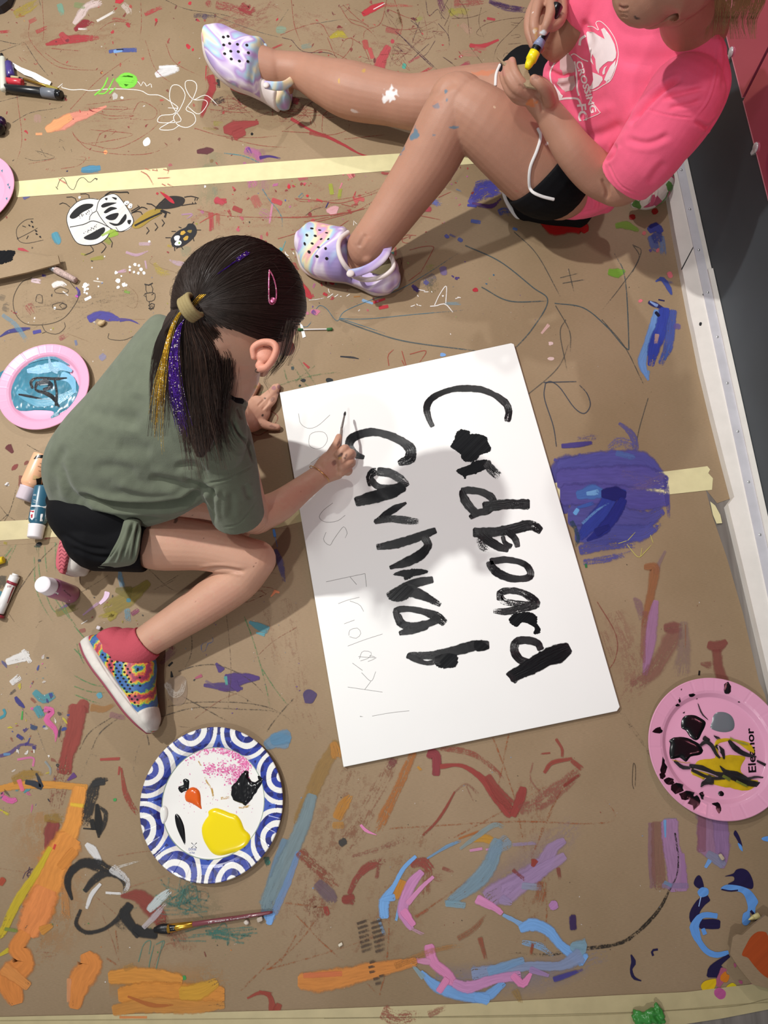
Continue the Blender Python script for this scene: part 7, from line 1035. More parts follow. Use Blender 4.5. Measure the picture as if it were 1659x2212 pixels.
setcol(skinB, 'ae806a', spots([
    (843, 205, 14, 17, 40, 'e8e4e2', .95), (835, 212, 6, 12, 60, 'e8e4e2', .8), (766, 240, 10, 4, 20, 'e0d8d4', .5), (732, 176, 2, 6, 0, 'c8a040', .8), (787, 152, 4, 4, 0, 'c09a40', .7), (896, 292, 8, 16, 25, bl_, .85), (868, 325, 6, 12, 25, bl_, .7), (943, 230, 8, 6, 30, bl_, .8), (963, 198, 3, 4, 0, bl_, .8), (965, 214, 3, 5, 0, bl_, .8), (981, 275, 12, 4, 5, bl_, .8), (938, 292, 4, 2, 0, bl_, .6), (945, 228, 12, 10, 0, 'a86c54', .3),
    (1148, 222, 12, 9, 20, 'd07434', .7), (1045, 157, 28, 6, -8, 'cc7044', .5), (1156, 166, 7, 7, 0, '7c5048', .5), (1155, 68, 5, 5, 0, 'e4dcd8', .9), (1157, 64, 6, 4, 0, 'c89848', .6), (1173, 70, 6, 9, 0, 'dce4ea', .9), (1152, 27, 3, 2, 0, 'f0ecea', .9), (1158, 78, 4, 10, 0, 'c09040', .6), (1189, 57, 6, 7, 0, '9c6864', .5), (1372, 38, 7, 4, 30, '242428', .8), (1380, 40, 5, 3, 0, '2c2c30', .6), (1344, 14, 9, 5, 30, 'a06058', .6), (1114, 412, 7, 2, 20, 'b8645c', .5),
    (800, 505, 10, 30, 30, 'b88068', .25), (793, 408, 2, 2, 0, 'f0ece8', .9), (1182, 310, 3, 4, 60, 'e4dcd8', .8), (1069, 232, 3, 2, 30, 'e0c8a8', .7), (1085, 157, 6, 10, 0, 'c07c74', .5), (1106, 128, 6, 7, 0, 'c08078', .5)]))
# shirt
shirtB = fuse('shirt', [
    S([(1165, 190, 1194, 466, .13, .045, .06, .07), (1178, 160, 1240, 472, .16, .055, .07, .08), (1212, 115, 1312, 440, .23, .065, .075, .14), (1245, 60, 1390, 390, .30, .065, .08, .24), (1265, 10, 1460, 345, .36, .06, .08, .32), (1290, -60, 1530, 262, .42, .05, .075, .38), (1350, -90, 1568, 180, .455, .04, .06, .425), (1420, -70, 1562, 110, .47, .03, .04, .45)], c0='s', c1='s', seg=40, up=(-.85, .1, .52)),
    T([(1478, 210, .40, 82), (1440, 268, .375, 78), (1402, 326, .33, 74), (1366, 370, .28, 65), (1350, 390, .262, 61)], c1='h', seg=32),
    T([(1310, -50, .41, 66), (1276, 8, .385, 54), (1258, 42, .36, 44)], c1='h', seg=26),
    T([(1215, 180, .19, 40), (1180, 160, .175, 26), (1158, 150, .16, 18)], flat=.8), T([(1208, 424, .10, 46), (1268, 426, .095, 44), (1310, 432, .08, 28)], flat=.8),
], M['pink'], PB, voxel=.0024, smooth=8)
crease(shirtB, [
    ([(1475, 168), (1430, 195), (1395, 228), (1360, 270)], 6, .010), ([(1385, 232), (1440, 248), (1500, 256)], 2.2, .0018), ([(1500, 256), (1530, 215), (1545, 160), (1548, 90)], 2.2, -.0016), ([(1425, 215), (1480, 200), (1525, 190)], 5, .004), ([(1440, 235), (1490, 225), (1520, 215)], 5, .003), ([(1500, 260), (1530, 275), (1560, 250)], 5, .004), ([(1330, 310), (1322, 335), (1302, 350)], 5, .005), ([(1350, 300), (1400, 310), (1450, 290)], 7, .003),
    ([(1310, 345), (1340, 400), (1392, 424)], 2, .0012), ([(1180, 150), (1210, 165), (1240, 160)], 6, .006), ([(1200, 195), (1230, 180), (1260, 170)], 7, .005), ([(1240, 300), (1300, 290), (1350, 265)], 12, .005), ([(1235, 262), (1280, 250), (1330, 225)], 12, -.003), ([(1245, 390), (1235, 425), (1228, 455)], 4, .005), ([(1262, 395), (1262, 430), (1250, 460)], 4, .005), ([(1285, 410), (1290, 440), (1285, 455)], 4, .004), ([(1200, 452), (1240, 460), (1300, 452)], 2.5, .0015),
    ([(1430, 60), (1480, 84), (1545, 78)], 1.6, .0012), ([(1260, 40), (1275, 90), (1262, 120)], 8, .004), ([(1560, 60), (1570, 120), (1560, 200)], 6, .003), ([(1400, 400), (1420, 370), (1440, 350)], 8, .003), ([(1330, 120), (1400, 130), (1470, 120)], 16, .003)])
tB = bvh([shirtB, skinB]); tS = bvh([shirtB])
cl = [hit(tS, x, y, .001) for x, y in ((1418, 44), (1440, 54), (1470, 62), (1505, 62), (1535, 57), (1556, 46), (1564, 20), (1562, -10))]; cl = [c for c in cl if c is not None]
if len(cl) > 2: mesh('collar_band', *tubew([(*c, .0065, .0028) for c in cl], seg=12), M['pink'], PB)
# printed crest: bird head, ball and lettering
prw = mat('white_print', 'f6e6e6', .6, .2, var=.04, vscale=90); prg = mat('grey_pink_print', 'd9b4b4', .65, .2)
def C3(pts): return [(960 + a / 3.77, b / 3.77) for a, b in pts]
head = [(1155, 268), (1165, 255), (1215, 262), (1255, 290), (1305, 318), (1275, 240), (1300, 225), (1350, 290), (1385, 360), (1400, 430), (1395, 470), (1370, 500), (1330, 500), (1290, 530), (1262, 560), (1256, 602), (1235, 560), (1228, 480), (1205, 440), (1195, 470), (1215, 530), (1190, 500), (1180, 410), (1165, 340)]
cheek = [(1395, 490), (1385, 560), (1350, 640), (1320, 665), (1300, 650), (1320, 600), (1350, 540)]; beak = [(1205, 588), (1240, 602), (1285, 625), (1290, 650), (1255, 700), (1205, 728), (1160, 722), (1195, 695), (1212, 650)]; eye = [(1285, 590), (1300, 550), (1325, 535), (1310, 560), (1305, 600), (1290, 610)]
polys = [C3(q) for q in (head, cheek, beak, eye)]
for q, w in (([(1165, 215), (1210, 218), (1255, 245), (1234, 188), (1262, 172), (1300, 195), (1345, 245), (1390, 320), (1412, 400), (1414, 470), (1385, 560), (1345, 650), (1315, 672)], 6), ([(1414, 462), (1400, 540), (1355, 650), (1290, 695), (1225, 735), (1155, 748), (1180, 800), (1255, 900), (1258, 925), (1130, 980)], 6), ([(1010, 432), (930, 480), (880, 540), (860, 610), (880, 700), (925, 795)], 12), ([(925, 812), (1000, 800), (1085, 806), (1112, 850)], 16), ([(1150, 290), (1110, 320), (1100, 370)], 20), ([(1030, 450), (1060, 440), (1120, 480), (1170, 500)], 9), ([(1060, 500), (1075, 600), (1080, 720), (1095, 780)], 14)): polys.append(ribbon2d(C3(q), w / 3.77))
polys.append(C3([(890, 680), (965, 780), (950, 815), (915, 800)])); polys = [q for q in polys if all(math.isfinite(a[0]) for a in q)]
drape('crest_print', polys, tS, prw, shirtB, 4, .0012)
drape('ball_panels', [C3([(940, 480), (1000, 435), (1030, 455), (1062, 525), (1060, 588), (965, 612), (940, 560)]), C3([(925, 640), (1058, 612), (1068, 700), (1040, 738), (985, 748), (958, 728), (915, 680)])], tS, prg, shirtB, 4, .0012)
drape('pen_mark', [ribbon2d(C3([(925, 632), (1008, 652), (978, 718)]), 1.2, n=3)], tS, M['ink'], shirtB, 0, .0016)
def text_px(name, body, p0, p1, h, mt, parent, tree=None, z=None, off=.0012, bold=0, flipn=False):
    c = bpy.data.curves.new('t', 'FONT'); c.body = body; c.resolution_u = 3; c.offset = bold; o = bpy.data.objects.new('t', c); COL.objects.link(o); bpy.context.view_layer.update()
    me = bpy.data.meshes.new_from_object(o.evaluated_get(bpy.context.evaluated_depsgraph_get())); bpy.data.objects.remove(o)
    v = getv(me); lo, hi = v.min(0), v.max(0); p0 = np.array(p0, float); p1 = np.array(p1, float); d = unit(p1 - p0); up = np.array([d[1], -d[0]]); Lg = np.linalg.norm(p1 - p0)
    u = (v[:, 0] - lo[0]) / (hi[0] - lo[0]) * Lg; w = (v[:, 1] - lo[1]) / (hi[1] - lo[1]) * h; q = p0 + d * u[:, None] + up * w[:, None]
    nv = [hit(tree, a, b, off) if tree else P(a, b, z) for a, b in q]
    if any(x is None for x in nv):
        g = [x for x in nv if x is not None]
        if not g: return None
        nv = [g[0] if x is None else x for x in nv]
    setv(me, np.array(nv)); me.materials.clear(); return link(name, me, mt, parent)
text_px('crossing_lettering', 'CROSSING', (1243, 134), (1276, 245), 14, prw, shirtB, tS, bold=.03)
text_px('club_letters', 'FC', (1246, 226), (1250, 262), 20, prw, shirtB, tS, bold=.03)
# shorts
shortsB = fuse('shorts', [
    T([(1212, 372, .115, 84), (1196, 378, .135, 90), (1180, 374, .155, 92), (1168, 362, .165, 93)], c1='h', seg=32),
    T([(1230, 280, .11, 100), (1150, 220, .115, 92), (1100, 190, .11, 84)], c1='h', seg=30),
    T([(1230, 400, .08, 92), (1180, 420, .06, 66), (1130, 436, .045, 40)], flat=.6, seg=26)], M['blackcloth'], PB, voxel=.0024, smooth=6)
tW = bvh([shortsB, skinB, shirtB])
def binding(pts, r=.003):
    c = [hit(tW, x, y, .002) for x, y in [tuple(q) for q in cat(pts, len(pts) * 5)]]; c = [q for q in c if q is not None]
    mesh('binding', *tubew([(*q, r, r * .6) for q in c[::2]], seg=10, sub=2), M['trimw'], shortsB)
binding([(1162, 278), (1168, 295), (1160, 325), (1146, 360), (1143, 392), (1148, 412), (1170, 424), (1202, 432)]); binding([(1080, 140), (1072, 160), (1070, 184)])
hz2 = [(1087, 402, .03), (1091, 425, .025), (1102, 448, .02), (1118, 468, .016), (1130, 462, .03), (1138, 440, .06), (1146, 418, .09)]
mesh('binding', *tubew([(*P(*q), .0048, .003) for q in hz2], seg=10), M['trimw'], shortsB)
mesh('hem_panel', *S([(1090, 406, 1150, 415, .035, .008, .01), (1096, 430, 1150, 440, .03, .008, .01), (1118, 462, 1160, 462, .025, .008, .01)], c0='s', c1='s'), M['blackcloth'], shortsB)
# blond hair above the frame edge
m, nt, b_ = nodes('blond_hair'); b_.inputs['Base Color'].default_value = (*lin('9c8054'), 1); b_.inputs['Roughness'].default_value = .4; M['blond'] = m
hb_ = fuse('hair', [T([(1540, -130, .60, 70), (1590, -70, .56, 50), (1605, -30, .51, 34), (1610, 5, .47, 12)], flat=.5), T([(1470, -170, .64, 90), (1540, -150, .62, 80)])], M['blond'], PB, voxel=.003, smooth=4)
sb = []
for i in range(420):
    u = RNG.uniform(-1, 1); k = RNG.random(); c = cat([(1560 + 60 * u, -110, .60), (1590 + 60 * u, -50, .56), (1598 + 55 * u, 0, .52), (1592 + 48 * u - 12 * k, 45, .49), (1590 + 52 * u - 26 * k * (u < -.2), 95, .47)], 20)[:int(20 * RNG.uniform(.62, 1))]; t = np.linspace(0, 1, len(c)); c[:, 0] += np.sin(t * 5 + u * 6) * 4 * t; sb.append([P(*q) for q in c])
curves('hair_strands', sb, .0005, M['blond'], hb_)
# clogs
def pastel():
    m, nt, b = nodes('pastel_marbled_foam'); L = nt.links.new; tc = N(nt, 'ShaderNodeTexCoord'); n0 = N(nt, 'ShaderNodeTexNoise'); n0.inputs['Scale'].default_value = 6; n0.inputs['Detail'].default_value = 2; n0.inputs['Distortion'].default_value = 1.6; L(tc.outputs['Object'], n0.inputs['Vector'])
    r = N(nt, 'ShaderNodeValToRGB'); cs = [(.2, 'a9c9e0'), (.32, '9a8cc4'), (.40, 'b9a2d4'), (.455, 'e6dcea'), (.50, 'b493cc'), (.55, 'a6c8dc'), (.60, 'e8dcae'), (.645, 'e4a8a8'), (.70, 'c49ccc'), (.8, 'aab4dc')]
    while len(r.color_ramp.elements) < len(cs): r.color_ramp.elements.new(.5)
    for e, (p, h) in zip(r.color_ramp.elements, cs): e.position = p; e.color = (*lin(h), 1)
    L(n0.outputs['Fac'], r.inputs[0]); L(r.outputs[0], b.inputs['Base Color']); b.inputs['Roughness'].default_value = .5; return m
pas = pastel(); rim = mat('cream_foam', 'd8ccc8', .6, .25, var=.08, vscale=50); dark = mat('vent_shadow', '1a1416', .8)
def disc(x, y, a, b, ang=0): ca, sa = math.cos(math.radians(ang)), math.sin(math.radians(ang)); return [(x + a * math.cos(t) * ca - b * math.sin(t) * sa, y + a * math.cos(t) * sa + b * math.sin(t) * ca) for t in np.linspace(0, 6.283, 13)[:-1]]
c1 = fuse('clog', [S([(441, 98, 458, 68, .115, .03, .03), (446, 122, 486, 64, .112, .036, .04), (466, 150, 514, 77, .105, .042, .045), (496, 173, 552, 92, .098, .046, .045), (530, 186, 574, 97, .09, .046, .045), (548, 194, 582, 128, .075, .04, .045)], c0='s', c1='s', seg=36), S([(540, 190, 584, 152, .06, .03, .04), (556, 199, 600, 168, .055, .022, .045), (578, 213, 620, 180, .05, .02, .042), (598, 223, 631, 189, .045, .02, .038), (612, 222, 626, 204, .04, .016, .03)], c0='s', c1='s', seg=28)], pas, PB, voxel=.002, smooth=4)
tag(c1)
tC = bvh([c1])
fuse('sole_rim', [S([(438, 98, 450, 78, .10, .026, .03), (442, 125, 462, 100, .095, .03, .035), (462, 154, 484, 128, .088, .034, .036), (494, 177, 514, 150, .08, .034, .036), (530, 190, 548, 166, .07, .034, .036), (558, 203, 576, 182, .055, .03, .036), (590, 224, 604, 206, .045, .026, .034)], c0='s', c1='s')], rim, c1, voxel=.002, smooth=3)
drape('vent_holes', [disc(420 + x / 2.9625, y / 2.9625, 3.4, 2.9, 20) for x, y in ((185, 237), (215, 232), (225, 278), (187, 287), (275, 283), (335, 288), (232, 327), (280, 330), (345, 337), (193, 343), (235, 377), (287, 390), (342, 393))], tC, dark, c1, 0, .0008)
mesh('cuff', *tubew([(*(hit(tC, x, y, .0) if hit(tC, x, y) is not None else P(x, y, .1)), .006, .005) for x, y in ((572, 99), (575, 118), (577, 136), (575, 154), (570, 172))], seg=12), mat('pale_blue_foam', 'b4c8d6', .5), c1)
mesh('strap', *tubew([(*P(573, 183, .115), .008, .003), (*P(595, 186, .112), .009, .003), (*P(615, 184, .10), .009, .003), (*P(632, 172, .08), .008, .003)], seg=12), pas, c1)
mesh('rivet', *ball(P(575, 184, .119), (.0075, .0075, .004), 10), rim, c1)
c2 = fuse('clog', [S([(641, 542, 648, 504, .035, .025, .03), (652, 574, 673, 485, .04, .036, .037), (680, 593, 704, 491, .043, .046, .04), (712, 600, 736, 501, .045, .055, .042), (738, 603, 752, 505, .045, .055, .042), (750, 605, 770, 535, .035, .035, .033)], c0='s', c1='s', seg=36), S([(745, 606, 778, 530, .03, .02, .028), (775, 617, 812, 545, .03, .02, .028), (806, 629, 842, 552, .032, .026, .03), (836, 627, 860, 574, .034, .03, .032), (852, 616, 863, 592, .034, .022, .028)], c0='s', c1='s', seg=30)], pas, PB, voxel=.002, smooth=4)
tC = bvh([c2])
fuse('sole_rim', [S([(639, 548, 648, 528, .018, .014, .017), (650, 580, 664, 556, .018, .016, .017), (678, 599, 690, 574, .018, .016, .017), (712, 606, 722, 584, .018, .016, .017), (745, 609, 752, 592, .018, .016, .017), (776, 621, 786, 604, .018, .018, .017), (808, 634, 816, 616, .02, .02, .019), (840, 630, 844, 612, .02, .02, .019), (858, 610, 860, 590, .02, .02, .019)], c0='s', c1='s')], rim, c2, voxel=.002, smooth=3)
drape('vent_holes', [disc(600 + x / 4.1475, 400 + y / 4.1475, a, b, g) for x, y, a, b, g in ((305, 387, 4, 2, 5), (375, 402, 3.6, 1.5, 5), (437, 426, 3.6, 1.4, 5), (260, 447, 3.6, 2.6, 40), (335, 453, 3.6, 2.4, 15), (388, 482, 3.2, 1.8, -25), (452, 482, 3, 1.6, -30), (241, 525, 2.4, 4, -20), (308, 522, 3.4, 2.4, 20), (363, 555, 3.2, 2.2, 0), (428, 567, 2.8, 3.2, 0), (280, 598, 4, 3.2, 45), (350, 637, 4, 3, 30), (438, 657, 3.6, 3.4, 10))], tC, dark, c2, 0, .0008)
ins = mat('olive_lining', '6c6248', .8); mesh('lining', *S([(800, 588, 815, 560, .062, .002, .01), (826, 594, 842, 560, .064, .002, .01), (842, 590, 850, 566, .062, .002, .01)], c0='s', c1='s'), ins, c2)
mesh('cuff', *tubew([(*P(x, y, z), .005, .004) for x, y, z in ((752, 502, .10), (737, 514, .106), (731, 530, .108), (734, 552, .106), (744, 572, .098), (756, 586, .085))], seg=12), rim, c2)
mesh('heel_rim', *tubew([(*P(x, y, z), .005, .0045) for x, y, z in ((762, 596, .072), (786, 604, .066), (812, 602, .068), (836, 592, .074), (850, 576, .078), (846, 556, .078), (838, 545, .078))], seg=12), rim, c2)
mesh('strap', *tubew([(*P(x, y, z), .0085, .0028) for x, y, z in ((755, 591, .088), (780, 586, .092), (806, 574, .098), (828, 556, .102), (838, 536, .098), (836, 524, .09))], seg=14), pas, c2)
mesh('rivet', *ball(P(757, 591, .092), (.0085, .0085, .004), 10), rim, c2)
# marker and cardboard scrap in the hands
mk = thing('paint_marker', P(1170, 80, .39), 'black paint marker with bright yellow nib end held by the pink shirted child', 'marker')
a0, a1 = P(1206, 10, .440), P(1143, 138, .402); at_ = lambda t: a0 + (a1 - a0) * t; R = .0092
mesh('barrel', *rod(at_(0), at_(.80), [(0, R * .7), (.02, R), (.33, R * 1.02), (.335, R * .92), (.97, R * .92), (1, R * .9)]), M['black_gloss'], mk)
mesh('label_band', *rod(at_(.60), at_(.72), [(0, R * .95), (1, R * .95)]), plastic('blue_grey_label', '8088a8', .4), mk)
yl = plastic('yellow_plastic', 'f2dc12', .3); mesh('yellow_collar', *rod(at_(.80), at_(1.08), [(0, R * 1.0), (.5, R * 1.0), (.52, R * .85), (.8, R * .7), (1, R * .45)]), yl, mk)
cs = tag(mesh('cardboard_scrap', *prism([tuple(P(x, y, .388)[:2]) for x, y in ((1073, 124), (1092, 136), (1112, 142), (1135, 139), (1147, 171), (1160, 192), (1138, 188), (1112, 165))], .386, .389), M['kraft'], smooth=False), 'small torn piece of brown cardboard held between the fingers under the yellow marker', 'cardboard')
# ------------------------------------------------------------------ plates, paints, tools and scraps
def colmesh(name, V, Fc, cols, mt, parent=None):
    o = mesh(name, V, Fc, mt, parent); a = o.data.color_attributes.new('Col', 'FLOAT_COLOR', 'POINT'); a.data.foreach_set('color', np.array(cols, np.float32).ravel()); return o
def plate(cx, cy, Rpx, label, grp=None, prof=None, colf=None, base='e3a3c0', nseg=360, name='paper_plate', rimn=40):
    zc = .018; c = P(cx, cy, zc); R = Rpx * m_per_px(cx, cy, zc); prof = prof or [(0, .0035), (.70, .0035), (.72, .004), (.78, .0105), (.82, .0125), (.84, .013), (.97, .0165), (.99, .0172), (1, .0160)]
    rr = []
    for i in range(len(prof) - 1):
        k = rimn // 4 if prof[i][0] >= .7 else 6; rr += [(prof[i][0] + (prof[i + 1][0] - prof[i][0]) * t, prof[i][1] + (prof[i + 1][1] - prof[i][1]) * t) for t in np.linspace(0, 1, k, endpoint=False)]
    rr.append(prof[-1]); rr = [q for q in rr if q[0] > .004]; th = np.linspace(0, 2 * np.pi, nseg, endpoint=False); V = []; Cc = []
    fl = 34
    for (r, z) in rr:
        for a in th:
            d = abs(((a * fl / 6.2832) % 1) - .5) * 2; zz = z - (.0007 * math.exp(-((1 - d) / .06) ** 2) if r > .8 else 0); V.append((c[0] + math.cos(a) * r * R, c[1] + math.sin(a) * r * R, zz)); Cc.append((*(colf(r, a) if colf else lin(base)), 1))
    n = len(rr); V += [(x, y, z - .0006) for x, y, z in V]; Cc += [(.75, .72, .7, 1)] * (n * nseg); o = n * nseg; Fc = []
    for i in range(n - 1):
        for j in range(nseg): k = (j + 1) % nseg; Fc.append((i * nseg + j, (i + 1) * nseg + j, (i + 1) * nseg + k, i * nseg + k)); Fc.append((o + i * nseg + j, o + i * nseg + k, o + (i + 1) * nseg + k, o + (i + 1) * nseg + j))
    for j in range(nseg): k = (j + 1) % nseg; Fc.append(((n - 1) * nseg + j, o + (n - 1) * nseg + j, o + (n - 1) * nseg + k, (n - 1) * nseg + k))
    Fc.append(tuple(range(nseg))); Fc.append(tuple(range(o, o + nseg))[::-1]); root = thing(name, (c[0], c[1], 0), label, 'plate', grp)
    m_ = bpy.data.materials.get('coated_paper') or mat('coated_paper', 'ffffff', .32, .5, vcol=True, coat=.3); colmesh('dish', V, Fc, Cc, m_, root); return root, c, R
def dome(name, pts, z0, h, mt, parent, step=3, jit=0, rough=0, edge=4., T=None, smooth=True):
    p = [(T[0] + a / T[2], T[1] + b / T[2]) for a, b in pts] if T else list(pts)
    if smooth: q = np.array(p + p[:2] + [p[2]]); q = np.array(p[-1:] + p + p[:2]); c = []; [c.append(.5 * (2 * q[i + 1] + (q[i + 2] - q[i]) * u + (2 * q[i] - 5 * q[i + 1] + 4 * q[i + 2] - q[i + 3]) * u * u + (3 * q[i + 1] - q[i] - 3 * q[i + 2] + q[i + 3]) * u ** 3)) for i in range(len(p)) for u in (0, .33, .66)]; p = [tuple(x) for x in c]
    if jit: p = [(a + RNG.gauss(0, jit), b + RNG.gauss(0, jit)) for a, b in p]
    vs, fs = tri_fill(p, step); d, _ = seg_dist(np.array(vs), np.array(p + [p[0]])); V = []
    for (x, y), k in zip(vs, d): V.append(P(x, y, z0 + h * (1 - math.exp(-k / edge)) + (rough * mnoise.noise(Vector((x * .22, y * .08, 3))) if k > 1 else 0)))
    return mesh(name, V, fs, mt, parent)
wetb = mat('wet_black_paint', '08080b', .18, .6); wety = mat('wet_yellow_paint', 'f0d80c', .2, .5); weto = mat('wet_orange_paint', 'e0601a', .2, .5); wetw = mat('wet_white_paint', 'e8e8e2', .25, .5); wetg = mat('wet_grey_paint', '6c7278', .25, .5); wett = mat('wet_teal_paint', '3f7c92', .18, .6, var=.25, vscale=60)
wetl = mat('wet_sky_paint', '7fb0cc', .18, .6, var=.2, vscale=70)
# blue patterned plate ------------------------------------------------
BL = [lin('2e3f9c'), lin('3f5ab4'), lin('22286e')]; WHT = lin('ecebe6')
def pattern(r, a):
    if r < .715: return WHT
    if r < .728: return lin('93a494')
    x, y = r * math.cos(a), r * math.sin(a); k = round((a - .35) / (math.pi / 4)); best = 9
    for kk in (k - 1, k, k + 1): A = .35 + kk * math.pi / 4; best = min(best, math.hypot(x - 1.03 * math.cos(A), y - 1.03 * math.sin(A)) + .006 * math.sin(a * 17 + kk))
    d = best
    if d < .07: return WHT
    if d < .15: return BL[2] if mnoise.noise(Vector((x * 9, y * 9, 0))) > .05 else BL[0]
    if d < .225: return WHT
    if d < .315: return BL[0] if mnoise.noise(Vector((x * 14, y * 14, 0))) > -.1 else BL[2]
    if d < .375: return WHT
    if d < .41: return BL[1] if r < .9 else BL[2]
    return WHT if r > .90 else (BL[1] if mnoise.noise(Vector((x * 12, y * 12, 4))) > -.15 else BL[2])
bp, bc_, bR = plate(455, 1735, 157, 'white paper plate with blue wavy rim pattern, holding yellow, black and orange paint', None, None, pattern, nseg=900, rimn=120)
F6 = (260, 1540, 4.1475); zp = .0037
dome('yellow_paint', [(790, 880), (850, 852), (920, 870), (980, 895), (1040, 915), (1080, 965), (1110, 1040), (1155, 1085), (1165, 1130), (1140, 1190), (1080, 1230), (1000, 1255), (900, 1278), (830, 1260), (780, 1200), (740, 1120), (730, 1030), (760, 960), (790, 920)], zp, .005, wety, bp, 3, T=F6)
cz = bpy.data.objects['yellow_paint']; crease(cz, [([(900 / 4.1475 + 260, 1540 + 1000 / 4.1475), (262 + 1010 / 4.1475, 1540 + 1160 / 4.1475)], 6, .0025), ([(260 + 830 / 4.15, 1540 + 1000 / 4.15), (260 + 880 / 4.15, 1540 + 1130 / 4.15), (260 + 980 / 4.15, 1540 + 1160 / 4.15)], 4, .002)])
dome('black_paint', [(1085, 545), (1120, 515), (1150, 530), (1150, 580), (1190, 620), (1240, 600), (1235, 570), (1300, 535), (1325, 600), (1280, 620), (1250, 660), (1200, 740), (1170, 780), (1120, 830), (1090, 810), (1020, 790), (995, 740), (1000, 660), (1050, 600)], zp, .004, wetb, bp, 2.5, jit=.5, rough=.0012, T=F6)
dome('orange_paint', [(600, 690), (650, 665), (700, 690), (718, 740), (722, 820), (728, 862), (690, 840), (640, 810), (590, 790), (578, 740)], zp, .005, weto, bp, 2.5, T=F6)
dome('black_dab', [(525, 660), (565, 645), (560, 600), (590, 592), (615, 610), (612, 690), (580, 700), (545, 715), (520, 690)], zp, .002, wetb, bp, 2.5, jit=.4, T=F6); dome('black_stroke', [(490, 915), (515, 908), (550, 960), (575, 1040), (582, 1180), (550, 1130), (510, 1040), (492, 970)], zp, .002, wetb, bp, 2.5, T=F6)
dome('white_paint', [(355, 860), (385, 835), (415, 850), (425, 900), (410, 960), (375, 1005), (350, 960), (342, 910)], .0045, .004, wetw, bp, 2.5, T=F6)
pp = Paint(zp + .00005, F6)
arc = [(600, 400), (700, 330), (820, 310), (960, 340), (1080, 400), (1130, 460), (1080, 560), (980, 620)]
for i in range(1100):
    t = RNG.random() ** .8 * 6.99; k = min(int(t), 6); u = t - k; x = arc[k][0] * (1 - u) + arc[k + 1][0] * u + RNG.gauss(0, 26); y = arc[k][1] * (1 - u) + arc[k + 1][1] * u + RNG.gauss(0, 24)
    if i % 4 == 0: x, y = 760 + RNG.random() * 300 + RNG.gauss(0, 20), 480 + RNG.random() * 60 + RNG.gauss(0, 24)
    pp.e(x, y, RNG.uniform(4, 9), col=RNG.choice(['e070a8', 'd85c9a', 'e890bc', 'f0c8dc']), n=5, smooth=False)
for i in range(90): pp.e(RNG.uniform(500, 1200), RNG.uniform(400, 900), RNG.uniform(2, 5), col='d87cac', n=5, smooth=False)
for q, w in (([(700, 430), (715, 465), (740, 475)], 12), ([(760, 575), (775, 620), (820, 690), (830, 800)], 14), ([(820, 680), (830, 740), (835, 795)], 16), ([(900, 765), (990, 755)], 26), ([(1060, 850), (1120, 845), (1170, 820)], 20)): pp.r(q, w, 'c8a050', .8, .5)
for a in range(4): an = math.radians(45 + 90 * a); cx_, cy_ = 660 + 17 * math.cos(an), 1187 + 17 * math.sin(an); pp.r([(cx_ + 16 * math.cos(t) * math.cos(an) - 10 * math.sin(t) * math.sin(an), cy_ + 16 * math.cos(t) * math.sin(an) + 10 * math.sin(t) * math.cos(an)) for t in np.linspace(0, 6.28, 12)], 6, '2e4a9c', 1, 0, 0)
pp.build('plate_specks', bp, 'paint')['kind'] = 'stuff'
inkb = mat('blue_print', '2e4a9c', .5); ing = mat('grey_print', '6c7470', .6)
text_px('maker_lettering', 'DIXIE', (260 + 612 / 4.1475, 1540 + 1232 / 4.1475), (260 + 680 / 4.1475, 1540 + 1232 / 4.1475), 5, inkb, bp, z=zp + .0001); text_px('maker_lettering', 'ULTRA', (260 + 616 / 4.1475, 1540 + 1262 / 4.1475), (260 + 666 / 4.1475, 1540 + 1262 / 4.1475), 4, inkb, bp, z=zp + .0001)
text_px('plate_lettering', '90% COMPOSTABLE', (375, 1656), (410, 1625), 4, ing, bp, z=zp + .0001)
# pink plates ------------------------------------------------------------
G2 = 'pink round paper plates'
rp, c_, R_ = plate(1552, 1615, 147, 'pink paper plate with black and yellow paint and a written name', G2)
def HH(q): return [(1360 + a / 4.609, 1420 + b / 4.609) for a, b in q]
for nm, q, mt, h, j in (('black_puddle', [(520, 620), (560, 580), (640, 575), (700, 600), (755, 640), (750, 690), (720, 750), (690, 810), (650, 825), (600, 790), (560, 730), (515, 700)], wetb, .0025, 0), ('black_puddle', [(395, 830), (440, 800), (540, 793), (640, 830), (700, 870), (730, 930), (700, 970), (610, 990), (560, 1040), (500, 1000), (410, 1010), (395, 920), (405, 860)], wetb, .003, .3), ('grey_puddle', [(835, 580), (880, 545), (960, 550), (1020, 590), (1045, 660), (1030, 720), (960, 745), (870, 735), (805, 700), (820, 640)], wetg, .002, 0), ('yellow_puddle', [(840, 880), (870, 820), (940, 805), (1010, 810), (1190, 850), (1250, 950), (1180, 930), (1050, 840), (950, 840), (880, 870), (900, 990), (1000, 970), (1150, 990), (1120, 1060), (1110, 1140), (1200, 1210), (1300, 1230), (1340, 1260), (1250, 1315), (1120, 1325), (1000, 1300), (850, 1270), (700, 1200), (610, 1150), (640, 1080), (700, 1020), (850, 1000)], mat('mustard_paint', 'c8a818', .2, .5, var=.2, vscale=50), .0015, .3),
    ('dot', [(885, 1340), (915, 1330), (940, 1355), (930, 1380), (900, 1380), (882, 1362)], wetb, .002, 0), ('dot', [(1200, 1370), (1230, 1355), (1260, 1385), (1240, 1418), (1208, 1408)], wetb, .002, 0)): dome(nm, HH(q), zp, h, mt, rp, 3, j)
bk = Paint(zp + .003, H_); K2 = '0a0a0c'
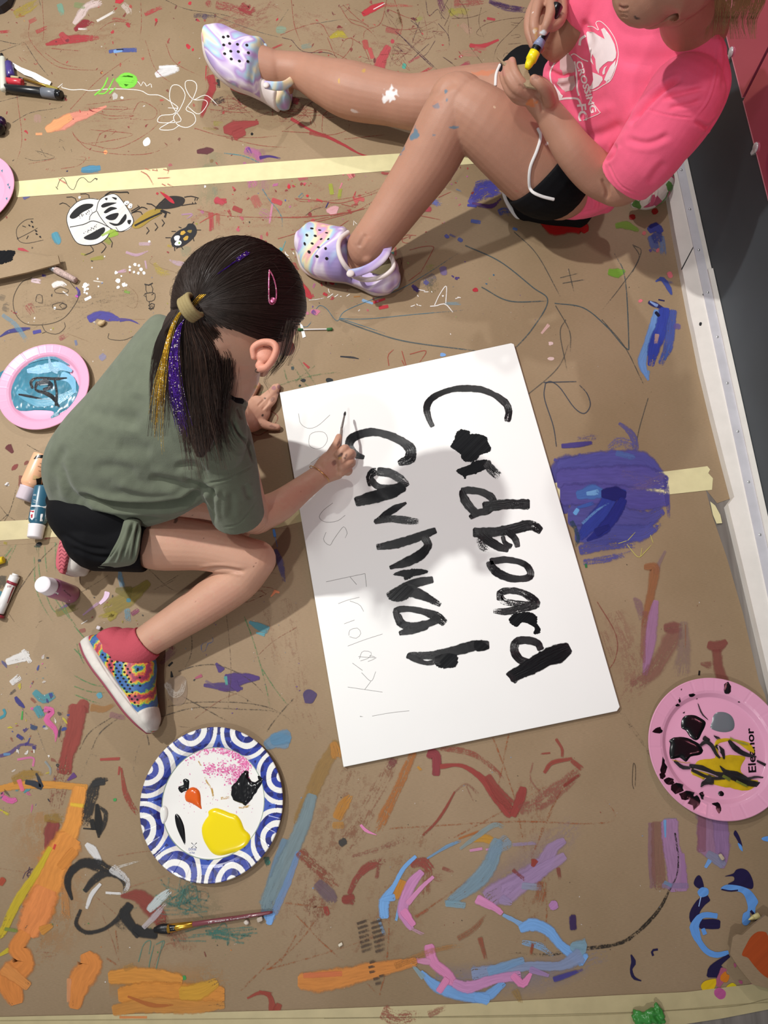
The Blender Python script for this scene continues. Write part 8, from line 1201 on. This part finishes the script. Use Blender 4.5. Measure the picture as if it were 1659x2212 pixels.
for q, w in (([(700, 880), (760, 840), (820, 880), (860, 960), (900, 1000)], [30, 40, 40, 30, 20]), ([(840, 780), (870, 800), (900, 805)], [10, 30, 10]), ([(990, 830), (1050, 900), (1140, 960), (1260, 990)], [30, 60, 50, 14]), ([(600, 1080), (720, 1100), (850, 1160), (1000, 1180), (1140, 1240), (1300, 1270)], [40, 50, 50, 60, 70, 50]), ([(620, 1120), (800, 1200), (950, 1200)], [30, 30, 30]), ([(900, 1080), (960, 1140), (1080, 1170), (1200, 1220)], [10, 50, 60, 20]), ([(450, 1030), (520, 1090), (600, 1100)], [30, 40, 30]), ([(860, 880), (920, 930), (940, 1010)], [30, 50, 20]), ([(1180, 1210), (1260, 1190), (1350, 1200)], [30, 20, 14]), ([(710, 1290), (750, 1240), (830, 1240)], [10, 60, 60]), ([(780, 1230), (800, 1180)], [50, 40]), ([(680, 460), (720, 560), (780, 620)], [8, 16, 6]), ([(740, 800), (790, 830)], [50, 40]), ([(1270, 1030), (1350, 1070)], [20, 30])): bk.r(q, w, K2, .97, .08, .05)
for q, w, c in (([(1000, 800), (1080, 840), (1180, 870)], 16, '9aa03c'), ([(880, 880), (900, 940)], 14, 'd8b0c0'), ([(640, 1110), (780, 1150), (880, 1190)], 10, 'd8b0c0'), ([(930, 1180), (1000, 1220)], 30, '6c7424'), ([(1060, 1230), (1180, 1290)], 24, '7c8424'), ([(420, 1020), (560, 1050), (610, 1040)], 8, 'c8a020'), ([(730, 1230), (760, 1200)], 8, 'd8b0c0')): bk.r(q, w, c, .9, .3, .1)
text_px('name_lettering', 'Eleanor', (1634, 1668), (1628, 1572), 17, wetb, rp, z=zp + .0003, bold=.02)
bk.build('black_strokes', rp, 'wet')
rt = bvh([o for o in rp.children if o.name.startswith('dish')])
for q_ in [[(1360 + (x + RNG.gauss(0, 5) + a * math.cos(t) * (1 + RNG.gauss(0, .2))) / 4.609, 1420 + (y + b * math.sin(t) * (1 + RNG.gauss(0, .2))) / 4.609) for t in np.linspace(0, 6.28, 12)[:-1]] for x, y, a, b in ((280, 730, 45, 36), (965, 310, 45, 50), (620, 378, 30, 16), (480, 475, 24, 14), (500, 430, 8, 24), (668, 412, 6, 6), (545, 550, 8, 8), (1090, 445, 8, 8), (340, 1090, 30, 90), (400, 1230, 50, 40), (470, 1300, 70, 50), (570, 1370, 70, 50), (650, 1430, 60, 70), (720, 1370, 20, 40), (890, 1500, 26, 44), (860, 1460, 30, 20), (330, 1180, 30, 30), (515, 320, 8, 8))]: drape('rim_smudge', [q_], rt, wetb, rp, 3, .0006)
lp, c_, R_ = plate(92, 833, 102, 'pink paper plate with swirled teal and black paint beside the green shirt', G2)
t2c = Paint(zp + .0035, (60, 700, 2.9625))
dome('teal_paint', [(-8, 812), (20, 795), (60, 780), (104, 771), (135, 784), (152, 808), (170, 832), (172, 850), (150, 880), (130, 893), (112, 905), (116, 890), (90, 886), (40, 888), (0, 885), (-12, 850)], zp, .003, wett, lp, 3, jit=.5, rough=.001, smooth=True)
for q, w, c in (([(0, 300), (80, 290), (200, 270), (280, 300)], [30, 60, 60, 20], '7fb4d4'), ([(0, 250), (60, 225), (160, 215), (260, 260)], [20, 24, 24, 10], '4c86a0'), ([(135, 210), (150, 280), (190, 300)], [10, 30, 40], '8ab4cc'), ([(-60, 430), (60, 500), (200, 480), (290, 430)], [50, 60, 60, 30], '5a9ab4'), ([(220, 330), (280, 360), (300, 440)], [60, 50, 20], '74b0d0'), ([(-100, 300), (-150, 360), (-160, 450)], [40, 60, 40], '5c98b0'), ([(30, 410), (20, 370), (60, 345), (180, 350), (250, 345)], [16, 20, 14, 20, 10], '0a0a0e'), ([(60, 370), (50, 420), (110, 440), (160, 470), (200, 530)], [20, 14, 24, 30, 10], '0a0a0e'), ([(70, 380), (120, 370), (150, 400), (100, 420)], [30, 40, 30, 20], '16202a'), ([(170, 350), (185, 440), (180, 520)], [12, 16, 20], '0c1014'), ([(-60, 450), (0, 460), (90, 480)], [10, 18, 10], '101820'), ([(80, 390), (130, 385)], 5, 'c8d4d8'), ([(60, 480), (140, 480)], 5, 'a8c4d0'), ([(150, 600), (190, 570)], [14, 30], '3f7c92')): t2c.r(q, w, c, .95, .12, .1)
t2c.build('paint_swirls', lp, 'wet')
up_, c_, R_ = plate(-68, 410, 100, 'pink paper plate with blue flecks cut off by the left picture edge', G2)
ut = bvh([o for o in up_.children]); [drape('blue_fleck', [[(a, b), (a + 4, b - 2), (a + 3, b + 5)]], ut, wett, up_, 0, .0006) for a, b in ((2, 368), (15, 398), (18, 404), (12, 428))]
# bottles ------------------------------------------------------------
def bottle(base, top, r, rc, lb, label, c_body, capc='dcd6d6', texts=(), neck=True):
    """base,top world; lb fraction of the body"""
    t = thing('paint_bottle', (*base[:2], 0), label, 'bottle', 'craft paint bottles'); base = np.array(base); top = np.array(top); nb = base + (top - base) * lb
    mt = plastic('bottle_' + c_body, c_body, .3, var=.04); b = mesh('bottle_body', *rod(base, nb, [(0, r * .85), (.015, r * .98), (.04, r), (.86, r), (.93, r * .92), (.98, r * .72), (1, r * .68)], 40), mt, t)
    mesh('cap', *rod(nb, top, [(0, rc * 1.02), (.06, rc * 1.05), (.12, rc), (.93, rc * .93), (1, rc * .86)], 32), bpy.data.materials.get('cap_' + capc) or plastic('cap_' + capc, capc, .4), t); tr_ = bvh([b])
    for (kind, *a) in texts:
        if kind == 't': body, p0, p1, h, mc = a; text_px('label_lettering', body, p0, p1, h, mc, b, tr_, off=.0004)
        else: poly, mc = a; drape('label_panel', [poly], tr_, mc, b, 3, .00025 if kind == 'p' else .0005)
    return t
tk = mat('label_black', '1c1816', .5); tw_ = mat('label_white', 'e4e4e4', .5); trd = mat('label_red', 'a82c38', .5); tgy = mat('label_grey', '8c9498', .5, var=.5, vscale=900); tbu = mat('label_buff', 'c8a878', .5)
bottle(P(94, 984, .0215), P(50, 1080, .0195), .0195, .0165, .72, 'peach paint bottle with pinkish cap lying beside the green shirt', 'e2ae88', 'cbbcc4', [('p', [(78, 984), (100, 978), (104, 985), (90, 990), (72, 992)], M['black_gloss']), ('p', [(72, 1026), (92, 1030), (89, 1040), (70, 1036)], tbu), ('q', [(78, 1034), (91, 1030), (88, 1050), (78, 1050)], tk), ('t', 'Acrylic', (100, 1004), (86, 999), 3, tk), ('t', 'Paint Peinture', (100, 1012), (82, 1006), 3, tk), ('t', 'Satin', (97, 1020), (84, 1016), 2.5, tk)])
bottle(P(94, 1052, .0195), P(75, 1162, .0185), .0175, .0155, .75, 'teal blue paint bottle with white cap, lying below the peach one', '2a5a70', 'e4dee0', [('p', [(68, 1090), (100, 1093), (99, 1098), (67, 1095)], tw_), ('p', [(103, 1068), (109, 1070), (103, 1128), (96, 1126)], tgy), ('p', [(64, 1100), (75, 1101), (74, 1118), (69, 1124), (64, 1118)], tw_), ('q', [(65, 1102), (74, 1103), (73, 1107), (65, 1106)], trd), ('q', [(66, 1112), (71, 1110), (70, 1118), (67, 1119)], trd), ('q', [(88, 1110), (93, 1110), (92, 1126), (86, 1126)], tw_), ('t', 'AQUA', (78, 1067), (72, 1067), 4, tw_), ('t', 'Acrylic', (80, 1084), (71, 1083), 2.5, tw_), ('t', 'Paint', (78, 1080), (72, 1079), 2.5, tw_), ('t', 'Americana', (78, 1096), (69, 1095), 2.5, tk)])
bottle((-.703, .236, .0005), (-.703, .236, .108), .0185, .0165, .76, 'pink paint bottle standing upright with a white cap', 'b07090', 'ece6ea', [('p', [(130, 1308), (150, 1296), (152, 1298), (132, 1311)], tw_), ('q', [(119, 1277), (127, 1281), (125, 1285), (117, 1281)], tw_), ('t', 'PINK', (119, 1283), (125, 1286), 2.5, tk), ('t', 'Acrylic', (136, 1276), (152, 1290), 4, tk)])
# markers, pens, brushes --------------------------------------------------
def stick(name, label, cat_, segs, z, grp=None):
    """segs: (x0,y0,x1,y1,r0px,r1px,part,mat)"""
    t = thing(name, P(segs[0][0], segs[0][1], 0), label, cat_, grp)
    for x0, y0, x1, y1, r0, r1, nm, mt in segs: k = m_per_px(x0, y0, z); mesh(nm, *rod(P(x0, y0, z), P(x1, y1, z), [(0, r0 * k * .8), (.02, r0 * k), (.5, (r0 + r1) / 2 * k), (.98, r1 * k), (1, r1 * k * .8)], 24), mt, t)
    return t
wp_ = plastic('white_plastic', 'dcdad8', .3); bkp = plastic('black_plastic', '141416', .3); rdp = plastic('red_plastic', 'c43440', .3); pup = plastic('purple_plastic', '4a3c84', .3); gyp = plastic('grey_plastic', '6c7078', .35); mrd = plastic('dark_red_print', '8c2434', .4); ylp = plastic('yellow_cap', 'd8b810', .35)
k10 = lambda x, y: (x / 10.057, 1150 + y / 10.057)
mw = stick('felt_marker', 'white felt marker with red wavy bands near the left picture edge', 'marker', [(*k10(345, 905), *k10(325, 950), 7, 7, 'end_plug', wp_), (*k10(325, 945), *k10(245, 1130), 10.2, 10.6, 'cap', wp_), (*k10(275, 1075), *k10(245, 1130), 10.9, 10.9, 'red_band', mrd), (*k10(245, 1130), *k10(-30, 1760), 10.2, 10.2, 'barrel', wp_), (*k10(-5, 1790), *k10(-30, 1850), 10.6, 10.6, 'red_band', mrd)], .0105)
t_ = bvh([o for o in mw.children if o.name.startswith('barrel')]); br_ = [o for o in mw.children if o.name.startswith('barrel')][0]
drape('wavy_stripe', [ribbon2d([k10(x, y) for x, y in ((300, 1190), (250, 1300), (205, 1420), (160, 1540))], 3.2, 1.5)] + [ribbon2d([k10(x, 1150), k10(x - 12, 1195)], 1.2, n=3) for x in (175, 208, 238)], t_, mrd, br_, 2, .0004)
stick('felt_marker', 'dark marker with a yellow end at the left picture edge', 'marker', [(-40, 1222, -6, 1213, 9, 9, 'barrel', bkp), (-6, 1213, 8, 1209, 8, 7.5, 'yellow_end', ylp)], .009)
s7 = lambda x, y: (x / 7.372, y / 7.372)
stick('chalk_marker', 'white rounded marker standing across the ends of the other pens, top left', 'marker', [(*s7(25, 860), *s7(42, 930), 3, 4, 'dark_tip', bkp), (*s7(42, 920), *s7(58, 1440), 6.3, 6.6, 'barrel', plastic('ivory_plastic', 'd4d6c8', .4))], .016, 'pens in the top left pile')
stick('felt_marker', 'marker with a purple cap in the top left pile of pens', 'marker', [(*s7(140, 1010), *s7(178, 1225), 8.2, 8.2, 'cap', pup), (*s7(178, 1225), *s7(300, 1235), 3, 2, 'nib', M['tape_dull'])], .0108, 'pens in the top left pile')
stick('felt_marker', 'marker with a bright red cap in the top left pile of pens', 'marker', [(*s7(30, 1285), *s7(110, 1290), 6, 6, 'barrel', bkp), (*s7(100, 1290), *s7(360, 1318), 7.4, 7.6, 'cap', rdp)], .0102, 'pens in the top left pile')
gm = stick('paint_marker', 'black marker with a grey collar at the front of the top left pile', 'marker', [(*s7(60, 1400), *s7(680, 1470), 8.8, 9.4, 'barrel', bkp), (*s7(675, 1468), *s7(905, 1500), 10, 10, 'grey_collar', gyp), (*s7(905, 1500), *s7(985, 1512), 9.6, 8.5, 'end_cap', M['black_gloss'])], .0122, 'pens in the top left pile')
stick('detail_brush', 'small dark brush with a gold ferrule lying between the top left pens', 'brush', [(*s7(230, 1215), *s7(380, 1260), 1.6, 2.2, 'handle', bkp), (*s7(380, 1255), *s7(740, 1370), 2.6, 3, 'ferrule', plastic('gold_metal', 'a8843c', .3, metal=.8)), (*s7(740, 1370), *s7(930, 1435), 3.6, 4.2, 'bristles', mat('olive_bristles', '9c8c3c', .6, var=.4, vscale=500))], .008)
tag(mesh('paper_strip', *prism([tuple(P(*s7(x, y), .008)[:2]) for x, y in ((185, 980), (330, 1060), (560, 1150), (810, 1290), (780, 1358), (640, 1310), (500, 1220), (380, 1180), (270, 1110), (165, 1010))], .0055, .006), M['white'], smooth=False), 'torn strip of white paper beside the pens, top left', 'paper')
gb = thing('glitter_bottle', P(2, 272, 0), 'small shiny dark purple bottle at the left picture edge below the pens', 'bottle'); mesh('bottle_body', *rod(P(-22, 262, .0155), P(4, 284, .0155), [(0, .012), (.1, .014), (.85, .014), (1, .008)]), M['black_gloss'], gb); mesh('cap', *ball(P(0, 264, .016), (.015, .015, .013), 14), glitter('purple_shine', '2c1a38', '4c2c5c'), gb)
dt = tag(mesh('dark_tray', *prism([tuple(P(x, y, .02)[:2]) for x, y in ((-60, -60), (34, -40), (16, 2), (0, 14), (-60, 30))], .0015, .02), plastic('dark_tray', '26222a', .5), smooth=False), 'dark object cut off by the top left picture corner', 'tray')
jj = lambda x, y: (x / 2.676, 1480 + y / 2.676)
fb = stick('flat_brush', 'paint brush with maroon handle, gold ferrule and black bristles below the blue patterned plate', 'brush', [(*jj(1112, 1382), *jj(1350, 1347), 5.2, 4.6, 'handle', plastic('maroon_lacquer', '7a3c44', .25, coat=.5)), (*jj(970, 1408), *jj(1116, 1381), 9.5, 5.4, 'ferrule', plastic('brass', 'd8a43c', .22, metal=.9))], .0095)
k = m_per_px(600, 1970, .009); mesh('handle_tail', *rod(P(*jj(1345, 1348), .0095), P(*jj(1576, 1312), .006), [(0, 4.6 * k), (.5, 4 * k), (.9, 3.6 * k), (1, 2 * k)]), bpy.data.materials['maroon_lacquer'], fb)
mesh('bristles', *S([(*jj(975, 1378), *jj(980, 1440), .0095, .005, .005), (*jj(930, 1380), *jj(935, 1438), .009, .006, .006), (*jj(893, 1398), *jj(900, 1432), .008, .005, .005)], c0='s', c1='s'), M['ink'], fb)
text_px('handle_lettering', '10  Royal & Langnickel', jj(1205, 1378), jj(1440, 1342), 3.2, tw_, fb, bvh([o for o in fb.children]), off=.0004)
fr = [o for o in fb.children if o.name.startswith('ferrule')][0]; drape('black_smear', [[jj(975, 1385), jj(1015, 1388), jj(1005, 1405), jj(1020, 1420), jj(980, 1425)]], bvh([fr]), wetb, fr, 2, .0004)
sw = stick('cotton_swab', 'cotton swab with two green painted tips beside the dark haired head', 'swab', [(648, 712, 716, 711, 1.5, 1.5, 'stem', wp_), (644, 712, 655, 712, 3.2, 2.6, 'cotton_tip', mat('green_cotton_tip', '2e5a30', .8)), (706, 711.5, 718, 711, 3, 3.4, 'cotton_tip', mat('green_cotton', '3c6c3c', .8))], .0035)
tag(mesh('paper_scrap', *prism(wp([(648, 698), (654, 704), (657, 714), (661, 728), (654, 731), (651, 716)]), .0014, .0018), M['white'], smooth=False), 'tiny torn scrap of white paper under the cotton swab', 'paper')
# cardboard pieces ------------------------------------------------------
def slab(name, poly, z, th, mt, label, cat_='cardboard'):
    return tag(mesh(name, *prism([tuple(P(a, b, z)[:2]) for a, b in poly], z - th, z), mt, smooth=False), label, cat_)
cb = slab('cardboard_piece', [(-30, 547), (33, 545), (75, 549), (103, 554), (125, 551), (129, 569), (60, 588), (0, 601), (-30, 607)], .022, .004, M['kraft'], 'cardboard strip with a black paint patch poking in from the left picture edge'); tilt = Paint(.0222)
tilt.b([(-20, 547), (10, 541), (33, 543), (28, 556), (26, 563), (8, 569), (-20, 576)], '0a0a0c', 1, .1, 0, jit=.6); tilt.build('black_paint_patch', cb, 'wet')
stick('bristle_brush', 'brush with white stained bristles sticking out from under the left cardboard strip', 'brush', [(60, 560, 110, 577, 4, 5, 'handle', gyp), (108, 577, 122, 584, 6, 7, 'ferrule', plastic('steel', 'a8a8ac', .3, metal=.7)), (120, 583, 164, 606, 7.5, 6.5, 'bristles', mat('stained_bristles', 'b8a098', .7, var=.45, vscale=300, bump=.0006, bscale=400))], .009)
oc = [(1577, 2061), (1583, 2024), (1592, 2018), (1603, 2020), (1625, 2000), (1653, 1977), (1690, 2000), (1690, 2145), (1660, 2135), (1626, 2127), (1600, 2096), (1585, 2074)]
cb2 = slab('cardboard_piece', oc, .024, .005, M['kraft'], 'torn cardboard corner with an orange brown paint patch, bottom right'); oo = Paint(.0242, O_); oo.b([(750, 1300), (800, 1180), (870, 1060), (960, 995), (1060, 1000), (1094, 1050), (1200, 1200), (1200, 1650), (1090, 1605), (1000, 1540), (900, 1430), (830, 1340)], 'a8481c', 1, .02, 0, jit=.8); oo.build('orange_paint_patch', cb2)
ck = stick('chalk_piece', 'small pale yellow cone shaped chip beside the torn cardboard corner', 'chalk', [(1640, 1977, 1628, 1982, 6, 5, 'chip', plastic('pale_yellow', 'd8cc8c', .6)), (1628, 1982, 1617, 1987, 5, 1, 'pointed_end', bpy.data.materials['pale_yellow'])], .007)
# small bits ---------------------------------------------------------------
def pebble(x, y, rx, ry, ang, col, name, label, cat_, h=None, cube=False):
    k = m_per_px(x, y, .003); h = h or min(rx, ry) * k * .8; o = mesh(name, *ball((0, 0, 0), (rx * k, ry * k, h), 8), mat(name + '_' + col, col, .5, .4), None); v = getv(o.data)
    v += np.array([[mnoise.noise(Vector(q) * 260 + Vector((x, y, 0))) for _ in (0,)] * 3 for q in v]).reshape(-1, 3) * .0012
    if cube: s = np.array([rx * k, ry * k, h]); u = v / s; v = np.sign(u) * np.abs(u) ** .45 * s * .8
    setv(o.data, v); o.location = tuple(P(x, y, 0) + np.array([0, 0, h + .0014])); o.rotation_euler = (0, 0, math.radians(-ang)); return tag(o, label, cat_)
pebble(222, 701, 9, 6, -25, 'b8a078', 'seed_shell', 'tan seed shell lying near the purple paint streak', 'shell'); pebble(216, 1357, 6, 5, 20, 'd4ccd0', 'plastic_gem', 'clear square plastic gem near the rainbow sneaker', 'gem', cube=True)
pebble(534, 1991, 6, 5, 0, 'cfc4b8', 'chip', 'round pale chip just below the maroon brush handle', 'chip'); pebble(563, 1984, 8, 6, -20, 'b8aa9c', 'chip', 'angular pale chip below the end of the maroon brush handle', 'chip', cube=True); pebble(1556, 1850, 8, 5, 60, 'b8a890', 'chip', 'flat beige chip on the right hand lilac paint stripe', 'chip', cube=True)
pebble(736, 2039, 6, 3.5, -30, 'd8d0bc', 'chip', 'small white chip near the black tread print', 'chip', cube=True); pebble(16, 1047, 4, 3, -40, 'd8d4d4', 'chip', 'white crumb left of the peach bottle', 'chip')
gr = [T([(1372, 2188, .006, 5), (1392, 2196, .012, 9), (1412, 2186, .012, 8), (1424, 2192, .008, 6)]), T([(1418, 2168, .012, 3), (1422, 2182, .014, 7), (1430, 2204, .010, 6)]), T([(1378, 2206, .008, 6), (1400, 2200, .014, 9), (1425, 2206, .010, 6)]), T([(1368, 2194, .008, 5), (1380, 2212, .006, 8)])]
go = fuse('green_plastic_scrap', gr, plastic('green_film', '3c8c3c', .25), None, voxel=.0014, smooth=2); v = getv(go.data); v += getn(go.data) * np.array([[mnoise.noise(Vector(q) * 160) * .003] for q in v]); setv(go.data, v); tag(go, 'crumpled scrap of green plastic on the beige tape at the bottom', 'scrap')
fc = fuse('floral_pouch', [T([(1372, 440, .02, 10), (1392, 432, .03, 22), (1415, 418, .035, 26), (1432, 396, .03, 24), (1440, 370, .03, 14)])], None, None, voxel=.002, smooth=4)
m, nt, b = nodes('floral_cloth'); v_ = N(nt, 'ShaderNodeTexVoronoi'); v_.inputs['Scale'].default_value = 60; tc = N(nt, 'ShaderNodeTexCoord'); r = N(nt, 'ShaderNodeValToRGB'); r.color_ramp.interpolation = 'CONSTANT'
for i, (p, h) in enumerate(((0, 'd8d0c4'), (.45, '5c8a44'), (.62, 'd8c8c0'), (.78, 'b8506c'))):
    e = r.color_ramp.elements[i] if i < 2 else r.color_ramp.elements.new(p); e.position = p; e.color = (*lin(h), 1)
sx = N(nt, 'ShaderNodeSeparateColor'); nt.links.new(tc.outputs['Object'], v_.inputs['Vector']); nt.links.new(v_.outputs['Color'], sx.inputs[0]); nt.links.new(sx.outputs[0], r.inputs[0]); nt.links.new(r.outputs[0], b.inputs['Base Color']); fc.data.materials.append(m)
crease(fc, [([(1410, 392), (1412, 420), (1402, 445)], 3, .006)]); tag(fc, 'bundle of floral cloth on the paper behind the pink sleeve, by the wall', 'cloth')
slab('paper_sheet', [(1196, -60), (1280, -60), (1262, 70), (1215, 40), (1203, 10)], .0022, .0005, M['white'], 'plain white paper partly hidden behind the hand holding the yellow marker', 'paper')
